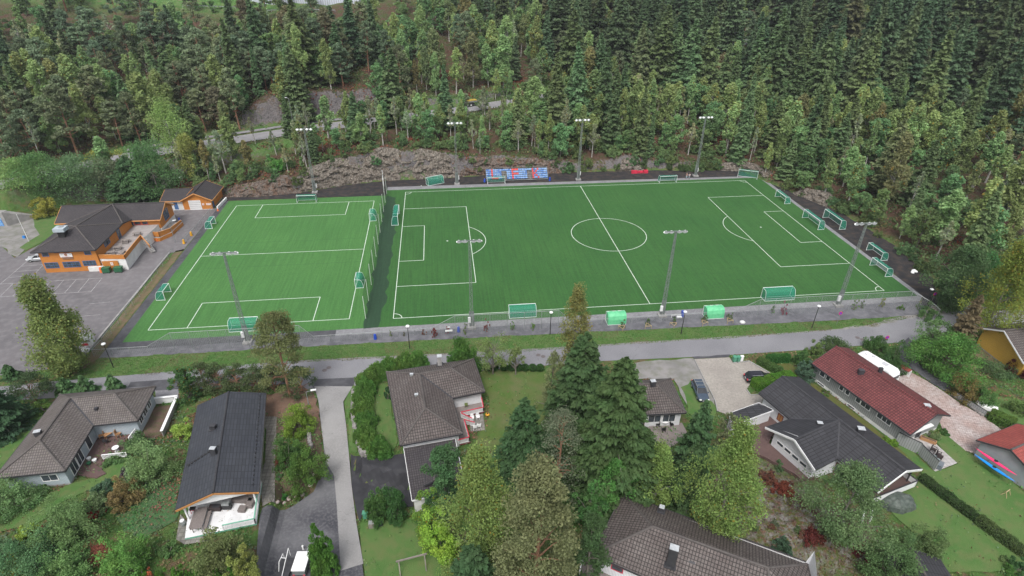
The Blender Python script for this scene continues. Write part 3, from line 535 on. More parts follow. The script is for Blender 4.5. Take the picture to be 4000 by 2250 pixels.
# far road through the forest
def ribbon(name, off, w0, w1, m, seg=ROADC, dz=0.05):
    mb = MB(); pts = []
    for (ax, ay, az), (bx, by, bz) in zip(seg[:-1], seg[1:]):
        for k in range(6): t = k/6; pts.append((ax+(bx-ax)*t, ay+(by-ay)*t, az+(bz-az)*t))
    pts.append(seg[-1]); pr = None
    for i, p in enumerate(pts):
        a, b = pts[max(i-3, 0)], pts[min(i+3, len(pts)-1)]; l = math.hypot(b[0]-a[0], b[1]-a[1]); nx, ny = -(b[1]-a[1])/l, (b[0]-a[0])/l
        q = [(p[0]+nx*w, p[1]+ny*w, p[2]+dz) for w in (w0, w1)]
        if pr: mb.face([pr[0], q[0], q[1], pr[1]], m)
        pr = q
    o = mb.build(name); tag(o, kind='structure'); return o
ribbon('forest_road', 0, -3.9, 3.9, mat('forest_road_asphalt', (.25,.245,.255), (.20,.195,.205), .2, .85, c3=(.17,.165,.17), sc3=.8))
ribbon('forest_road_line', 0, -3.5, -3.3, WORNL, dz=.06); ribbon('forest_road_line', 0, 3.3, 3.5, WORNL, dz=.06)
ribbon('forest_footpath', 0, 6.0, 8.3, MATS['forest_road_asphalt'], seg=ROADC[3:8], dz=.05)
# car-park markings
mk = MB(); q = lambda x, y: g('n2', x, y)
def lnn(a, b, w=.11): 
    dx, dy = b[0]-a[0], b[1]-a[1]; l = math.hypot(dx, dy); nx, ny = -dy/l*w/2, dx/l*w/2
    mk.face([(a[0]-nx, a[1]-ny, .012), (b[0]-nx, b[1]-ny, .012), (b[0]+nx, b[1]+ny, .012), (a[0]+nx, a[1]+ny, .012)], WORNL)
lnn(q(-60,425), q(1055,358)); lnn(q(-40,555), q(940,498))
for a, b in (((138,412),(5,545)),((400,395),(265,530)) if False else ((268,404),(130,545)),((400,395),(290,520)),((530,386),(415,515)),((657,378),(535,520)),((785,374),(665,512)),((918,366),(800,508)),((1050,360),(935,500))): lnn(q(*a), q(*b))
lnn(q(280,185), q(-20,440)); lnn(q(440,230), q(300,375))
for a, b in (((222,238),(440,220)),((155,295),(405,272)),((92,355),(345,333))): lnn(q(*a), q(*b))
lnn(q(740,762), q(1035,735)); lnn(q(920,625), q(1130,605))
tag(mk.build('parking_bay_markings'), kind='structure')
mk = MB(); mk.beam((-52.1,-8.2,.07),(-51.9,32.2,.07), .35, .16, CONCR); tag(mk.build('kerb'), kind='structure')
mk = MB(); mk.beam(g('f4',755,372,.06), g('f4',950,760,.06), .14, .14, CONCR); mk.beam(g('f4',950,760,.06), g('f4',972,860,.06), .14, .14, CONCR)
mk.beam(g('f4',1120,405,.08), g('f4',1270,388,.08), .15, .18, CONCR); mk.beam(g('f4',1270,388,.08), g('f4',1465,500,.08), .2, .2, CONCR); mk.beam(g('f4',1248,655,.06), g('f4',1285,708,.06), .15, .16, CONCR); mk.beam(g('f4',1285,708,.06), g('f4',1410,700,.06), .15, .16, CONCR)
tag(mk.build('kerb'), kind='structure')

terrain()
# ------------------------------------------------------------------ buildings
TILEB = tilemat('grey_brown_roof_tiles', (.120,.100,.095), (.155,.135,.128), .42, .34, .10, c3=(.085,.065,.06), brick=False)
TILEO = tilemat('old_grey_roof_tiles', (.175,.155,.15), (.135,.115,.11), .36, .3, .3, c3=(.115,.105,.085), brick=False)
TILEK = tilemat('dark_roof_tiles', (.052,.046,.052), (.070,.062,.066), .36, .3, .3, c3=(.085,.078,.078), brick=False)
METAL = tilemat('charcoal_metal_roof', (.043,.047,.058), (.050,.054,.064), .40, 1.1, .42, rough=.5, brick=False, bump=.3)
FELT = tilemat('black_roof_sheets', (.038,.038,.044), (.046,.046,.052), .42, 1.2, .25, rough=.65, brick=False, bump=.6)
TILER = tilemat('red_roof_tiles', (.175,.048,.050), (.13,.036,.038), .42, .36, .18, c3=(.22,.07,.065), brick=False)
TILER2 = tilemat('bright_red_roof_tiles', (.36,.085,.070), (.30,.065,.055), .38, .32, .5, c3=(.26,.06,.05), brick=False)
ORANGE = boardmat('orange_boards', (.55,.215,.045), (.50,.19,.04), .2)
ORTRIM = mat('light_orange_trim', (.62,.30,.11), (.56,.26,.09), 1, .6)
WHBRD = boardmat('white_boards', (.74,.75,.77), (.68,.69,.71), .17)
BLBRD = boardmat('pale_blue_boards', (.42,.48,.53), (.38,.44,.49), .17)
GRBRD = boardmat('grey_boards', (.30,.31,.31), (.26,.27,.27), .3)
YEBRD = boardmat('yellow_boards', (.58,.36,.07), (.52,.32,.06), .2)
CREAM = mat('cream_render', (.66,.66,.58), (.60,.60,.52), .5, .8, c3=(.5,.5,.44), sc3=2)
WHREN = mat('white_render', (.70,.70,.69), (.62,.62,.61), .5, .8, c3=(.45,.45,.43), sc3=1.2)
BLUEF = mat('blue_frame', (.06,.14,.30), (.05,.12,.27), 1, .5)
REDP = mat('red_paint', (.55,.03,.07), (.48,.03,.06), 1, .5)
DKRED = mat('dark_red_paint', (.16,.025,.03), (.13,.02,.025), 1, .5)
DECKG = boardmat('weathered_deck', (.25,.215,.205), (.19,.165,.155), .14, vert=True, rough=.8)
DECKR = boardmat('brown_deck', (.135,.085,.078), (.11,.07,.065), .14, vert=False, rough=.55)
GREENP = mat('mint_green_rail', (.16,.42,.30), (.14,.38,.27), 1, .5)
OCHRE = mat('ochre_bargeboard', (.42,.20,.07), (.38,.18,.06), 1, .6)

CAPG = mat('chimney_cap_metal', (.46,.48,.50), (.34,.36,.38), 3, .5)
RIDGE = mat('ridge_tiles', (.075,.066,.064), (.10,.09,.085), 2, .8)
def plane_z(face, x, y):
    a, b, c = (Vector(p) for p in face[:3]); n = (b-a).cross(c-a)
    if len(face) > 3 and n.length < 1e-3: n = (b-a).cross(Vector(face[3])-a)
    return a.z-(n.x*(x-a.x)+n.y*(y-a.y))/n.z
def inpoly(x, y, poly):
    ins = False; n = len(poly)
    for i in range(n):
        ax, ay = poly[i][:2]; bx, by = poly[(i+1) % n][:2]
        if (ay > y) != (by > y) and x < (bx-ax)*(y-ay)/(by-ay)+ax: ins = not ins
    return ins
def roof_z(faces, x, y):
    for f in faces:
        if inpoly(x, y, f): return plane_z(f, x, y)
    best = None
    for f in faces:
        cx = sum(p[0] for p in f)/len(f); cy = sum(p[1] for p in f)/len(f); d = min(math.hypot(p[0]-x, p[1]-y) for p in f)+.001*math.hypot(cx-x, cy-y)
        if best is None or d < best[0]: best = (d, f)
    return plane_z(best[1], x, y)
def inset(poly, d):
    n = len(poly); a = sum(poly[i][0]*poly[(i+1) % n][1]-poly[(i+1) % n][0]*poly[i][1] for i in range(n)); out = []
    if a < 0: poly = poly[::-1]
    ds = d if isinstance(d, list) else [d]*n
    if a < 0 and isinstance(d, list): ds = ds[::-1][1:]+ds[::-1][:1]
    for i in range(n):
        p0, p1, p2 = poly[i-1], poly[i], poly[(i+1) % n]; e1 = Vector((p1[0]-p0[0], p1[1]-p0[1])).normalized(); e2 = Vector((p2[0]-p1[0], p2[1]-p1[1])).normalized()
        n1 = Vector((-e1.y, e1.x)); n2 = Vector((-e2.y, e2.x)); d1, d2 = ds[i-1], ds[i]
        q1 = Vector(p1[:2])+n1*d1; q2 = Vector(p1[:2])+n2*d2; cr = e1.x*e2.y-e1.y*e2.x
        if abs(cr) < .05: out.append(tuple(q1)); continue
        t = ((q2.x-q1.x)*e2.y-(q2.y-q1.y)*e2.x)/cr; out.append((q1.x+e1.x*t, q1.y+e1.y*t))
    return out
def roof_part(root, name, V, F, m, trim, th=.16, caps=True, capm=None):
    faces = [[V[k] for k in f] for f in F]; mb = MB(); cnt_ = {}
    for f in F:
        for i in range(len(f)): e = frozenset((f[i], f[(i+1) % len(f)])); cnt_.setdefault(e, []).append((f[i], f[(i+1) % len(f)], f))
    for fc in faces:
        n = (Vector(fc[1])-Vector(fc[0])).cross(Vector(fc[2])-Vector(fc[1]))
        q = fc if n.z > 0 else fc[::-1]
        mb.face(q, m); mb.face([(p[0], p[1], p[2]-th) for p in q[::-1]], trim)
    fb = MB()
    for e, l in cnt_.items():
        a, b = l[0][0], l[0][1]; A, B = V[a], V[b]
        if len(l) == 1:
            mb.face([A, B, (B[0], B[1], B[2]-th), (A[0], A[1], A[2]-th)], trim)
            c = faces[F.index(l[0][2])]; cx = sum(p[0] for p in c)/len(c); cy = sum(p[1] for p in c)/len(c)
            d = Vector((B[0]-A[0], B[1]-A[1])); nn = Vector((-d.y, d.x)).normalized()
            if (Vector((A[0]-cx, A[1]-cy))).dot(nn) < 0: nn = -nn
            o = nn*.035; fb.beam((A[0]+o.x, A[1]+o.y, A[2]-.11), (B[0]+o.x, B[1]+o.y, B[2]-.11), .06, .24, trim)
        elif caps:
            f1, f2 = [V[k] for k in l[0][2]], [V[k] for k in l[1][2]]; c2 = [sum(p[i] for p in f2)/len(f2) for i in range(3)]
            if plane_z(f1, c2[0], c2[1]) > c2[2]+.02: mb.tube([(A[0], A[1], A[2]+.02), (B[0], B[1], B[2]+.02)], .15, capm or RIDGE, 6)
            else: mb.beam((A[0], A[1], A[2]+.02), (B[0], B[1], B[2]+.02), .3, .03, DARK)
    o = mb.build(name, root); fb.build('fascia', root); return faces, o
def wall_shell(root, fp, faces, base, m, name='wall', drop=.08, plinth=None):
    mb = MB(); n = len(fp); HOUSES.append([q[:2] for q in fp])
    for i in range(n):
        a, b = fp[i], fp[(i+1) % n]; L = math.hypot(b[0]-a[0], b[1]-a[1]); k = max(1, int(L/.35))
        for j in range(k):
            p = [(a[0]+(b[0]-a[0])*t/k, a[1]+(b[1]-a[1])*t/k) for t in (j, j+1)]; z = [roof_z(faces, *q)-drop for q in p]
            zb = base
            if plinth:
                mb.face([(p[0][0], p[0][1], base), (p[1][0], p[1][1], base), (p[1][0], p[1][1], base+plinth[0]), (p[0][0], p[0][1], base+plinth[0])], plinth[1]); zb = base+plinth[0]
            mb.face([(p[0][0], p[0][1], zb), (p[1][0], p[1][1], zb), (p[1][0], p[1][1], z[1]), (p[0][0], p[0][1], z[0])], m)
    return mb.build(name, root)
def window(root, a, b, t, w, h, sill, frame, mull=1, name='window', bars=0, pane=None):
    """opening in the wall running a->b (counter-clockwise outline, outside on the right)"""
    d = Vector((b[0]-a[0], b[1]-a[1])); L = d.length; d /= L; n = Vector((d.y, -d.x)); c = Vector(a[:2])+d*L*t; ang = math.atan2(d.y, d.x)
    f = MB(); g_ = MB(); o = c+n*.035
    g_.box((c.x+n.x*.02, c.y+n.y*.02, sill+h/2), (w-.08, .03, h-.08), pane or GLASS, ang)
    for s in (-1, 1):
        f.box((o.x+d.x*s*(w/2), o.y+d.y*s*(w/2), sill+h/2), (.09, .07, h+.09), frame, ang); f.box((o.x, o.y, sill+h/2+s*h/2), (w-.085, .068, .09), frame, ang)
    for k in range(mull): x = -w/2+w*(k+1)/(mull+1); f.box((o.x+d.x*x, o.y+d.y*x, sill+h/2), (.05, .06, h-.09), frame, ang)
    for k in range(bars): f.box((o.x, o.y, sill+h*(k+1)/(bars+1)), (w-.09, .055, .04), frame, ang)
    r = f.build(name, root); g_.build('pane' if name == 'window' else 'panel', r); return r
def chimney(root, x, y, z, w, d, h, body, cap, rz=0):
    h *= 1.25
    mb = MB(); mb.box((x, y, z+h/2-.3), (w, d, h+.6), body, rz); mb.box((x, y, z-.02), (w+.35, d+.35, .10), DARK, rz); o = mb.build('chimney', root)
    c = MB(); c.box((x, y, z+h+.10), (w+.04, d+.04, .07), cap, rz); c.box((x, y, z+h+.03), (w*.7, d*.7, .1), BLACK, rz); c.build('chimney_cap', o); return o
def railing(root, pts, z, h, m, style='pickets', top=None, name='railing', sp=.16):
    mb = MB(); zs = z if isinstance(z, (list, tuple)) else [z]*len(pts)
    for (a, b), (za, zb) in zip(zip(pts[:-1], pts[1:]), zip(zs[:-1], zs[1:])):
        A, B = Vector((a[0], a[1], za)), Vector((b[0], b[1], zb)); L = (B-A).length; up = Vector((0, 0, h))
        mb.beam(A+up, B+up, .13, .07, top or m)
        if style == 'solid': mb.beam(A+up*.48, B+up*.48, .05, h*.9, m)
        else:
            mb.beam(A+Vector((0,0,.1)), B+Vector((0,0,.1)), .05, .06, m); n = int(L/sp)
            for k in range(n+1): p = A.lerp(B, k/max(n, 1)); mb.beam(p+Vector((0,0,.06)), p+up-Vector((0,0,.04)), .02, sp*.55, m)
        for p in (A, B): mb.beam(p, p+up, .1, .1, m)
    return mb.build(name, root)
def deck(root, poly, z, th, m, side=None, name='deck'):
    mb = MB(); mb.prism([p[:2] for p in poly], z-th, z, side or m, m); return mb.build(name, root)

# --- pale blue house with the hipped L-roof (lower left)
V = dict(a=(-48.1,-19.9,3), b=(-34.6,-19.5,3), c=(-44.2,-23.4,5.0), d=(-38.4,-23.0,5.0), e=(-34.2,-27.0,3), f=(-40,-27.3,3), g=(-43.9,-31.8,5.0), h=(-39.6,-35.6,3), i=(-47.9,-35.9,3))
h1 = thing('house', 'pale blue house under a grey-brown hipped L-shaped roof with a corner deck', 'house')
fs, rf = roof_part(h1, 'roof', V, ['badc'.replace('dc','cd'), 'bde', 'cfed', 'aigc', 'cghf', 'gih'], TILEO, DARK)
fp = inset([V[k] for k in 'ihfeba'], .55); wall_shell(h1, fp, fs, -.1, BLBRD, plinth=(.25, CONCR))
window(h1, fp[0], fp[1], .72, 1.9, 1.1, 1.0, WHITE); window(h1, fp[1], fp[2], .22, 1.5, 1.9, .3, WHITE); window(h1, fp[1], fp[2], .42, 1.5, 1.9, .3, WHITE); window(h1, fp[1], fp[2], .75, 1.1, 1.9, .3, WHITE, 0, 'door')
window(h1, fp[3], fp[4], .2, 1.1, 1.1, 1.1, WHITE); window(h1, fp[3], fp[4], .45, 1.3, 1.1, 1.1, WHITE, 1); window(h1, fp[3], fp[4], .7, 1.1, 1.1, 1.1, WHITE)
p = g('f1', 268, 525, 3.9); chimney(rf, p[0], p[1], 3.7, .8, .55, 1.0, DARK, CAPG, .2)
p = g('f1', 645, 345, 3.9); chimney(rf, p[0], p[1], 3.8, .4, .4, .35, DARK, DARK); p = g('f1', 465, 300, 4.6); chimney(rf, p[0], p[1], 4.4, .4, .4, .3, DARK, DARK)
dk = gs('f1', [(560,700),(620,800),(705,765),(690,740),(690,655),(845,620),(850,580),(905,500),(880,460),(620,470),(565,640)], .12)
deck(h1, [g('f1', *q, .14) for q in [(500,770),(640,797),(706,765),(678,740),(697,665),(700,648),(845,620),(830,540),(880,520),(905,480),(640,420),(560,600)]], .14, .14, DECKR)
railing(h1, [g('f1', 690, 672, .14)[:2], g('f1', 850, 655, .14)[:2]], .14, .85, WHITE); railing(h1, [g('f1', 870, 560, .14)[:2], g('f1', 915, 500, .14)[:2]], .14, 1.0, WHITE)
wx = MB()
pq = [g('f1', 1035, 300, 0), g('f1', 1192, 285, 0), g('f1', 1090, 522, 0)]
wx.prism([pq[0][:2], pq[1][:2], (pq[1][0], pq[1][1]-.16), (pq[0][0], pq[0][1]-.16)], 0, 1.1, WHITE); wx.beam((pq[0][0], pq[0][1]-.08, 1.14), (pq[1][0]+.1, pq[1][1]-.08, 1.14), .4, .08, WHITE); wx.build('yard_wall', h1)
yw = MB(); yw.beam((pq[1][0], pq[1][1]-.2, .55), (pq[2][0], pq[2][1], .55), .12, 1.1, CONCR); yw.beam((pq[1][0], pq[1][1]-.2, 1.14), (pq[2][0], pq[2][1], 1.14), .4, .08, WHITE); yw.build('yard_wall', h1)
sheet('old_patio', jag(gs('f1', [(1035,320),(1180,305),(1170,330),(1095,500),(1000,545),(930,500),(1010,380)]), 1, .15, 4), .03, SOIL); sheet('patched_drive', jag(gs('f1', [(1035,215),(1195,205),(1190,270),(1200,275),(1040,285)]), 1, .1, 4), .016, ASPH); sheet('wet_apron', gs('f1', [(870,158),(1190,135),(1195,205),(1035,215),(1035,185),(850,195)]), .022, ASPHN)

# --- house with the charcoal metal gable roof and white veranda
ax = Vector((3.5, -18.9)).normalized(); pr = Vector((-ax.y, ax.x)); rb = Vector((-22.3, -23.9)); Lr = 19.1
def R2(s, t): q = rb+ax*s+pr*t; return (q.x, q.y)
V = {'a': (*R2(0,0),4.6), 'b': (*R2(Lr,0),4.6), 'c': (*R2(.0,-4.5),3.1), 'd': (*R2(Lr,-4.5),3.1), 'e': (*R2(0,4.9),3.1), 'f': (*R2(Lr,4.9),3.1)}
h2 = thing('house', 'cream house with a long charcoal metal gable roof and white veranda', 'house')
fs, rf = roof_part(h2, 'roof', V, ['acdb', 'abfe'], METAL, DARK, capm=DARK)
for a in 'df': og = MB(); og.beam((V[a][0]+ax.x*.1, V[a][1]+ax.y*.1, V[a][2]-.16), (V['b'][0]+ax.x*.1, V['b'][1]+ax.y*.1, V['b'][2]-.16), .07, .26, OCHRE); og.build('bargeboard', h2)
fp = [R2(.5,-4.0), R2(15.0,-4.0), R2(15.0,4.3), R2(.5,4.3)]; wall_shell(h2, fp, fs, -2.4, CREAM)
for t in (.25, .5, .72): window(h2, fp[2], fp[3], t, 1.2, 1.1, 1.2, WHITE)
window(h2, fp[1], fp[2], .25, 1.6, 1.9, .4, WHITE, 1); window(h2, fp[1], fp[2], .62, 2.4, 1.5, .7, WHITE, 2)
gb = MB(); q0, q1, q2 = R2(Lr-.5,-3.9), R2(Lr-.5,0), R2(Lr-.5,4.3)
gb.face([(*q0, 2.55),(*q2, 2.55),(*q2, 3.1),(*q1, 4.35),(*q0, 3.05)], WHITE); q0, q1, q2 = R2(Lr-.62,-3.9), R2(Lr-.62,0), R2(Lr-.62,4.3); gb.face([(*q0, 3.05),(*q1, 4.35),(*q2, 3.1),(*q2, 2.55),(*q0, 2.55)], WHITE); gb.build('gable', h2)
for t in (-3.8, 4.1):
    pb = MB(); q = R2(Lr-.6, t); pb.beam((*q, .25), (*q, 2.8), .2, .2, WHITE); pb.build('veranda_post', h2)
dkp = [R2(15.0,-4.2), g('n4', 285, 805, .3)[:2], g('n4', 1395, 575, .3)[:2], R2(15.0,4.5)]
WHD = mat('white_deck', (.72,.72,.73), (.62,.62,.63), .8, .5, c3=(.5,.5,.5), sc3=2); deck(h2, dkp, .3, .25, WHD, GREENP)
bs = MB(); ins = inset(dkp, .12); bs.prism(ins, -2.4, .05, CREAM); bs.build('deck_base', h2)
a_, b_ = Vector(dkp[1]), Vector(dkp[2]); c_ = a_.lerp(b_, .54); railing(h2, [tuple(c_), (b_.x-.1, b_.y), (dkp[3][0]-.1, dkp[3][1])], .3, .95, WHITE, top=GREENP)
p = g('f1', 1430, 640, 4.3); chimney(rf, p[0], p[1], 4.2, .7, .5, .95, DARK, CAPG, -.18); p = g('f1', 1422, 465, 4.2); chimney(rf, p[0], p[1], 4.1, .75, .6, .45, DARK, DARK, -.18)
for k in range(23): sg = MB(); q = R2(.8+k*.78, 4.2); sg.box((*q, 3.38), (.05, .3, .14), BLACK, math.atan2(ax.y, ax.x)+math.pi/2); sg.build('snow_guard', rf)
for k in range(10): sg = MB(); q = R2(12.2-k*.12, -4.0+k*.42); sg.box((*q, 3.38+k*.14), (.3, .3, .06), BLACK, .3); sg.build('roof_step', rf)

# --- white house with the brown hipped roof in the middle (with its lower garage wing)
V = dict(a=(0.2,-19.5,2.8), b=(14.3,-17.5,2.8), c=(10.5,-22.1,4.8), d=(5.7,-23.0,4.8), e=(6.6,-30.7,4.8), f=(3.1,-35.6,2.8), g=(11.7,-34.3,2.8), h=(10.5,-26.8,2.8), i=(15.5,-25.8,2.8))
h3 = thing('house', 'white house with a brown hipped roof and red-railed balcony beside the thuja hedge', 'house')
fs, rf = roof_part(h3, 'roof', V, ['adef', 'feg', 'dhge', 'dcih', 'cbi', 'abcd'], TILEB, DARK)
fp = inset([V[k] for k in 'fgh'] + [V['i'], V['b'], V['a']], .5); wall_shell(h3, fp, fs, -2.4, WHBRD)
window(h3, fp[0], fp[1], .62, .9, .45, .45, REDP, 0); window(h3, fp[0], fp[1], .86, .9, .45, .55, MATS['grey_wood'], 0)
p = g('n7', 948, 700, 3.6); chimney(rf, p[0], p[1], 3.5, .7, .7, 1.3, CONCR, CAPG); 
for q in ((1208,120),(1240,255)): p = g('f2', *q, 4.1); chimney(rf, p[0], p[1], 3.9, .5, .35, .5, MATS['galvanised_steel'], CAPG)
pts = [g('n5', 830, 400, .3)[:2], (15.1,-27.5), g('n5', 545, 580, 1.2)[:2]]
railing(h3, pts, .3, .9, WHITE, top=REDP); railing(h3, [g('n5', 590, 680, 1.2)[:2], g('n5', 662, 930, 1.2)[:2], (10.95,-33.9)], .3, .9, WHITE, top=REDP)
railing(h3, [g('n5', 548, 590, 1.2)[:2], (13.3,-29.2)], [.3,-.2], .9, WHITE, top=REDP); railing(h3, [g('n5', 590, 680, 1.2)[:2], (13.6,-30.1)], [.3,-.2], .9, WHITE, top=REDP)
deck(h3, [(10.2,-24),(15.0,-23.5),(15.2,-27.6),(12.0,-28.1),(12.2,-29.9),(12.75,-33.6),(11.0,-33.9),(10.6,-27)], .3, .2, DECKG, DKRED)
V = dict(a=(3.5,-35.3,1.9), b=(10.6,-34.3,1.9), c=(11.6,-41.8,.3), d=(4.7,-42.9,.3)); fs, r2 = roof_part(h3, 'garage_roof', V, ['adcb'], TILEK, WHITE)
wall_shell(h3, inset([V[k] for k in 'dcba'], .25), fs, -2.4, WHREN, 'garage_wall')
dm = MB(); q = [(6.6,-38.6),(8.8,-36.4),(11.0,-37.6)]; V = dict(p=(6.4,-41.2,1.2), q=(9.2,-36.2,1.9), r=(8.6,-41.6,1.2), s=(7.5,-41.4,2.0), t=(6.9,-37.2,1.7)); roof_part(h3, 'dormer', dict(p=(6.3,-41.3,1.1), t=(6.6,-37.6,1.5), s=(7.6,-41.5,1.95), q=(8.1,-36.4,1.95), r=(8.9,-41.7,1.1), u=(9.4,-37.2,1.5)), ['psqt', 'sruq'], TILEK, DARK)

# --- small white house with the veranda, half hidden by the big spruces
V = dict(a=(37.6,-25.9,3), b=(44.9,-26.1,3), c=(41.0,-29.1,4.9), d=(44.5,-33.8,3), e=(34.8,-33.4,3), f=(35.8,-29.1,4.9), h=(34.0,-26.0,3))
h4 = thing('house', 'small white house with brown tiled roof and black chimney behind the big spruces', 'house')
fs, rf = roof_part(h4, 'roof', V, ['hfcb', 'bcd', 'cfed', 'hef'], TILEB, DARK)
fp = inset([V[k] for k in 'edbh'], .5); wall_shell(h4, fp, fs, -.1, WHBRD); window(h4, fp[0], fp[1], .55, 1.9, 1.4, .9, WHITE, 1); window(h4, fp[0], fp[1], .80, 1.9, 1.4, .9, WHITE, 1); window(h4, fp[0], fp[1], .33, 1.0, 2.0, .1, DKRED, 0, 'door')
p = g('f4', 355, 640, 4.3); chimney(rf, p[0], p[1], 4.1, .75, .6, 1.2, DARK, CAPG)
deck(h4, gs('f4', [(330,990),(640,970),(700,1090),(560,1180),(420,1260),(300,1050)], .1), .1, .12, DECKG)
V = dict(a=(*g('f4', 240, 1060, 1.6)[:2],1.9), b=(*g('f4', 275, 1060, 1.6)[:2],1.9), c=(*g('f4', 370, 1165, 1.4)[:2],1.4), d=(*g('f4', 200, 1170, 1.4)[:2],1.4)); fs, _ = roof_part(h4, 'annex_roof', V, ['adcb'], TILEB, DARK); wall_shell(h4, inset([V[k] for k in 'dcba'], .2), fs, 0, WHBRD, 'annex_wall')

# --- big brown-roofed house at the bottom edge
V = dict(a=(30.8,-47.7,4), b=(32.0,-54.5,6.5), c=(42.4,-60.7,6.5), d=(48.9,-59.3,4), e=(25.2,-55.5,4), f=(41.2,-66.0,4), h=(46.9,-65.5,4))
h5 = thing('house', 'large white house with weathered brown roof cut by the bottom edge', 'house')
fs, rf = roof_part(h5, 'roof', V, ['abcd', 'aeb', 'efcb', 'cfhd'], TILEB, DARK)
fp = inset([V[k] for k in 'efhda'], .55); wall_shell(h5, fp, fs, -.1, WHBRD)
window(h5, fp[0], fp[1], .12, 1.3, .8, 2.2, REDP, 0)
p = g('f3', 1395, 1375, 5.0); chimney(rf, p[0], p[1], 5.0, .9, .7, 2.3, DARK, CAPG, -.5); p = g('f3', 1338, 1000, 5.3); chimney(rf, p[0], p[1], 4.9, .55, .5, .5, DARK, CAPG, -.5)
deck(h5, [(30.0,-48.0),(24.4,-54.4),(24.0,-56.5),(27.5,-59.5),(29,-58)], .9, .2, DECKG, WHITE); railing(h5, [(30.2,-46.9),(24.3,-54.6),(23.6,-56.4),(27.2,-60)], .9, .95, WHITE, 'solid')

# --- white house with the black L-shaped roof
mA, mB_ = Vector((61.0,-29.9)), Vector((67.1,-49.2)); u = (mB_-mA).normalized(); v = Vector((-u.y, u.x)); 
def R6(s, t, z): q = mA+u*s+v*t; return (q.x, q.y, z)
L6 = (mB_-mA).length
V = dict(a=R6(0,0,5.2), b=R6(L6,0,5.2), c=R6(-.2,4.35,3.35), d=R6(L6-.2,4.35,3.35), e=R6(0,-4.2,3.3), f=R6(6.1,-4.2,3.3), k=R6(10.3,0,5.2), h=(54.5,-38.2,3.3), i=(55.9,-42.6,5.2), j=(57.2,-46.3,3.3), l=R6(14.2,-4.2,3.3), m=R6(L6,-4.3,3.3))
h6 = thing('house', 'white house with a black L-shaped roof beside the mossy rock', 'house')
fs, rf = roof_part(h6, 'roof', V, ['aefk', 'bdcak', 'kfhi', 'kijl', 'klmb'], FELT, DARK, capm=DARK)
for p_, q_ in (('i','h'),('i','j'),('b','m'),('b','d')): P_, Q_ = Vector(V[p_]), Vector(V[q_]); n_ = Vector((Q_.y-P_.y, P_.x-Q_.x, 0)).normalized(); c_ = Vector(V['k']) if p_ == 'i' else Vector(V['a']); n_ = -n_ if n_.dot(c_-P_) > 0 else n_; wg = MB(); wg.beam(P_+n_*.1+Vector((0,0,-.10)), Q_+n_*.1+Vector((0,0,-.10)), .09, .30, WHITE); wg.build('bargeboard', h6)
fp = [R6(.6,3.7,0)[:2], R6(.6,-3.6,0)[:2], R6(6.4,-3.6,0)[:2], (55.6,-38.9), (57.7,-45.2), R6(13.9,-3.6,0)[:2], R6(L6-3.4,-3.6,0)[:2], R6(L6-3.4,3.7,0)[:2]]
wall_shell(h6, fp, fs, -.1, WHBRD)
window(h6, fp[1], fp[2], .62, .9, 1.2, 1.0, DKRED, 1, pane=MATS['ochre_bargeboard'])
for t in (.2, .4, .6, .8): window(h6, fp[3], fp[4], t, 1.1, .55, 1.5, WHITE, 0)
window(h6, fp[5], fp[6], .2, .8, 1.9, .2, DKRED, 0, 'door'); window(h6, fp[6], fp[7], .5, 2.4, 1.6, .5, WHITE, 1)
p = g('f5', 692, 850, 4.8); chimney(rf, p[0], p[1], 4.4, .9, .7, .9, DARK, CAPG, -.3); p = g('f5', 385, 795, 4.6); chimney(rf, p[0], p[1], 4.3, .7, .5, .6, DARK, CAPG, -.3); p = g('f5', 216, 650, 4.0)
pp = MB(); pp.tube([(p[0], p[1], 3.6), (p[0], p[1], 4.5)], .07, DARK, 8); pp.box((p[0], p[1], 3.95), (.6, .5, .05), STEEL, -.3); pp.build('vent_pipe', rf)
V = dict(a=(*g('f4', 1085, 880, 2.7)[:2],2.7), b=(*g('f4', 1365, 780, 2.7)[:2],2.7), c=(*g('f4', 1500, 850, 2.7)[:2],2.7), d=(*g('f4', 1110, 992, 2.5)[:2],2.5)); fs, _ = roof_part(h6, 'carport_roof', V, ['adcb'], FELT, WHITE)
wall_shell(h6, inset([V[k] for k in 'dcba'], .15), fs, -.1, WHBRD, 'carport_wall')
deck(h6, gs('f4', [(1110,1000),(1440,880),(1600,980),(1480,1100),(1460,1160),(1900,1480),(1760,1500),(1700,1449),(1420,1290),(1290,1240)], .45), .45, .5, DECKR)
railing(h6, [g('f4', 1145, 985, .25)[:2], g('f4', 1285, 1235, .25)[:2]], .25, .9, WHREN, 'solid', top=DARK); railing(h6, [g('f4', 1120, 1040, .25)[:2], g('f4', 1230, 1205, .25)[:2]], 0, .9, WHREN, 'solid', top=DARK)
dq = [g('f6', 1010, 665, 1.6), g('f6', 1500, 470, 1.6), g('f6', 1360, 400, 1.6)]; dq = [q[:2] for q in dq]
bd = [R6(L6-3.4,-3.8,0)[:2], dq[0], dq[1], R6(L6-3.4,3.7,0)[:2]]; deck(h6, bd, .9, .25, DECKR, WHITE)
railing(h6, [bd[1], bd[2], bd[3]], .9, .95, WHITE, 'solid', top=DARK); bs = MB(); bs.prism(inset(bd, .9), -.1, .7, WHBRD); bs.build('deck_base', h6)
st = MB()
s0 = g('f6', 1010, 720, .9); s1 = g('f6', 980, 880, .1)
for k in range(7): t = k/6; st.box((s0[0]+(s1[0]-s0[0])*t, s0[1]+(s1[1]-s0[1])*t, .85-.8*t), (1.0, .3, .06), DECKR, -.25)
st.build('stairs', h6)
for dx in (-.55, .55): railing(h6, [(s0[0]+dx, s0[1]), (s1[0]+dx, s1[1])], [.85,.05], .85, WHITE, name='stair_rail', sp=.2)
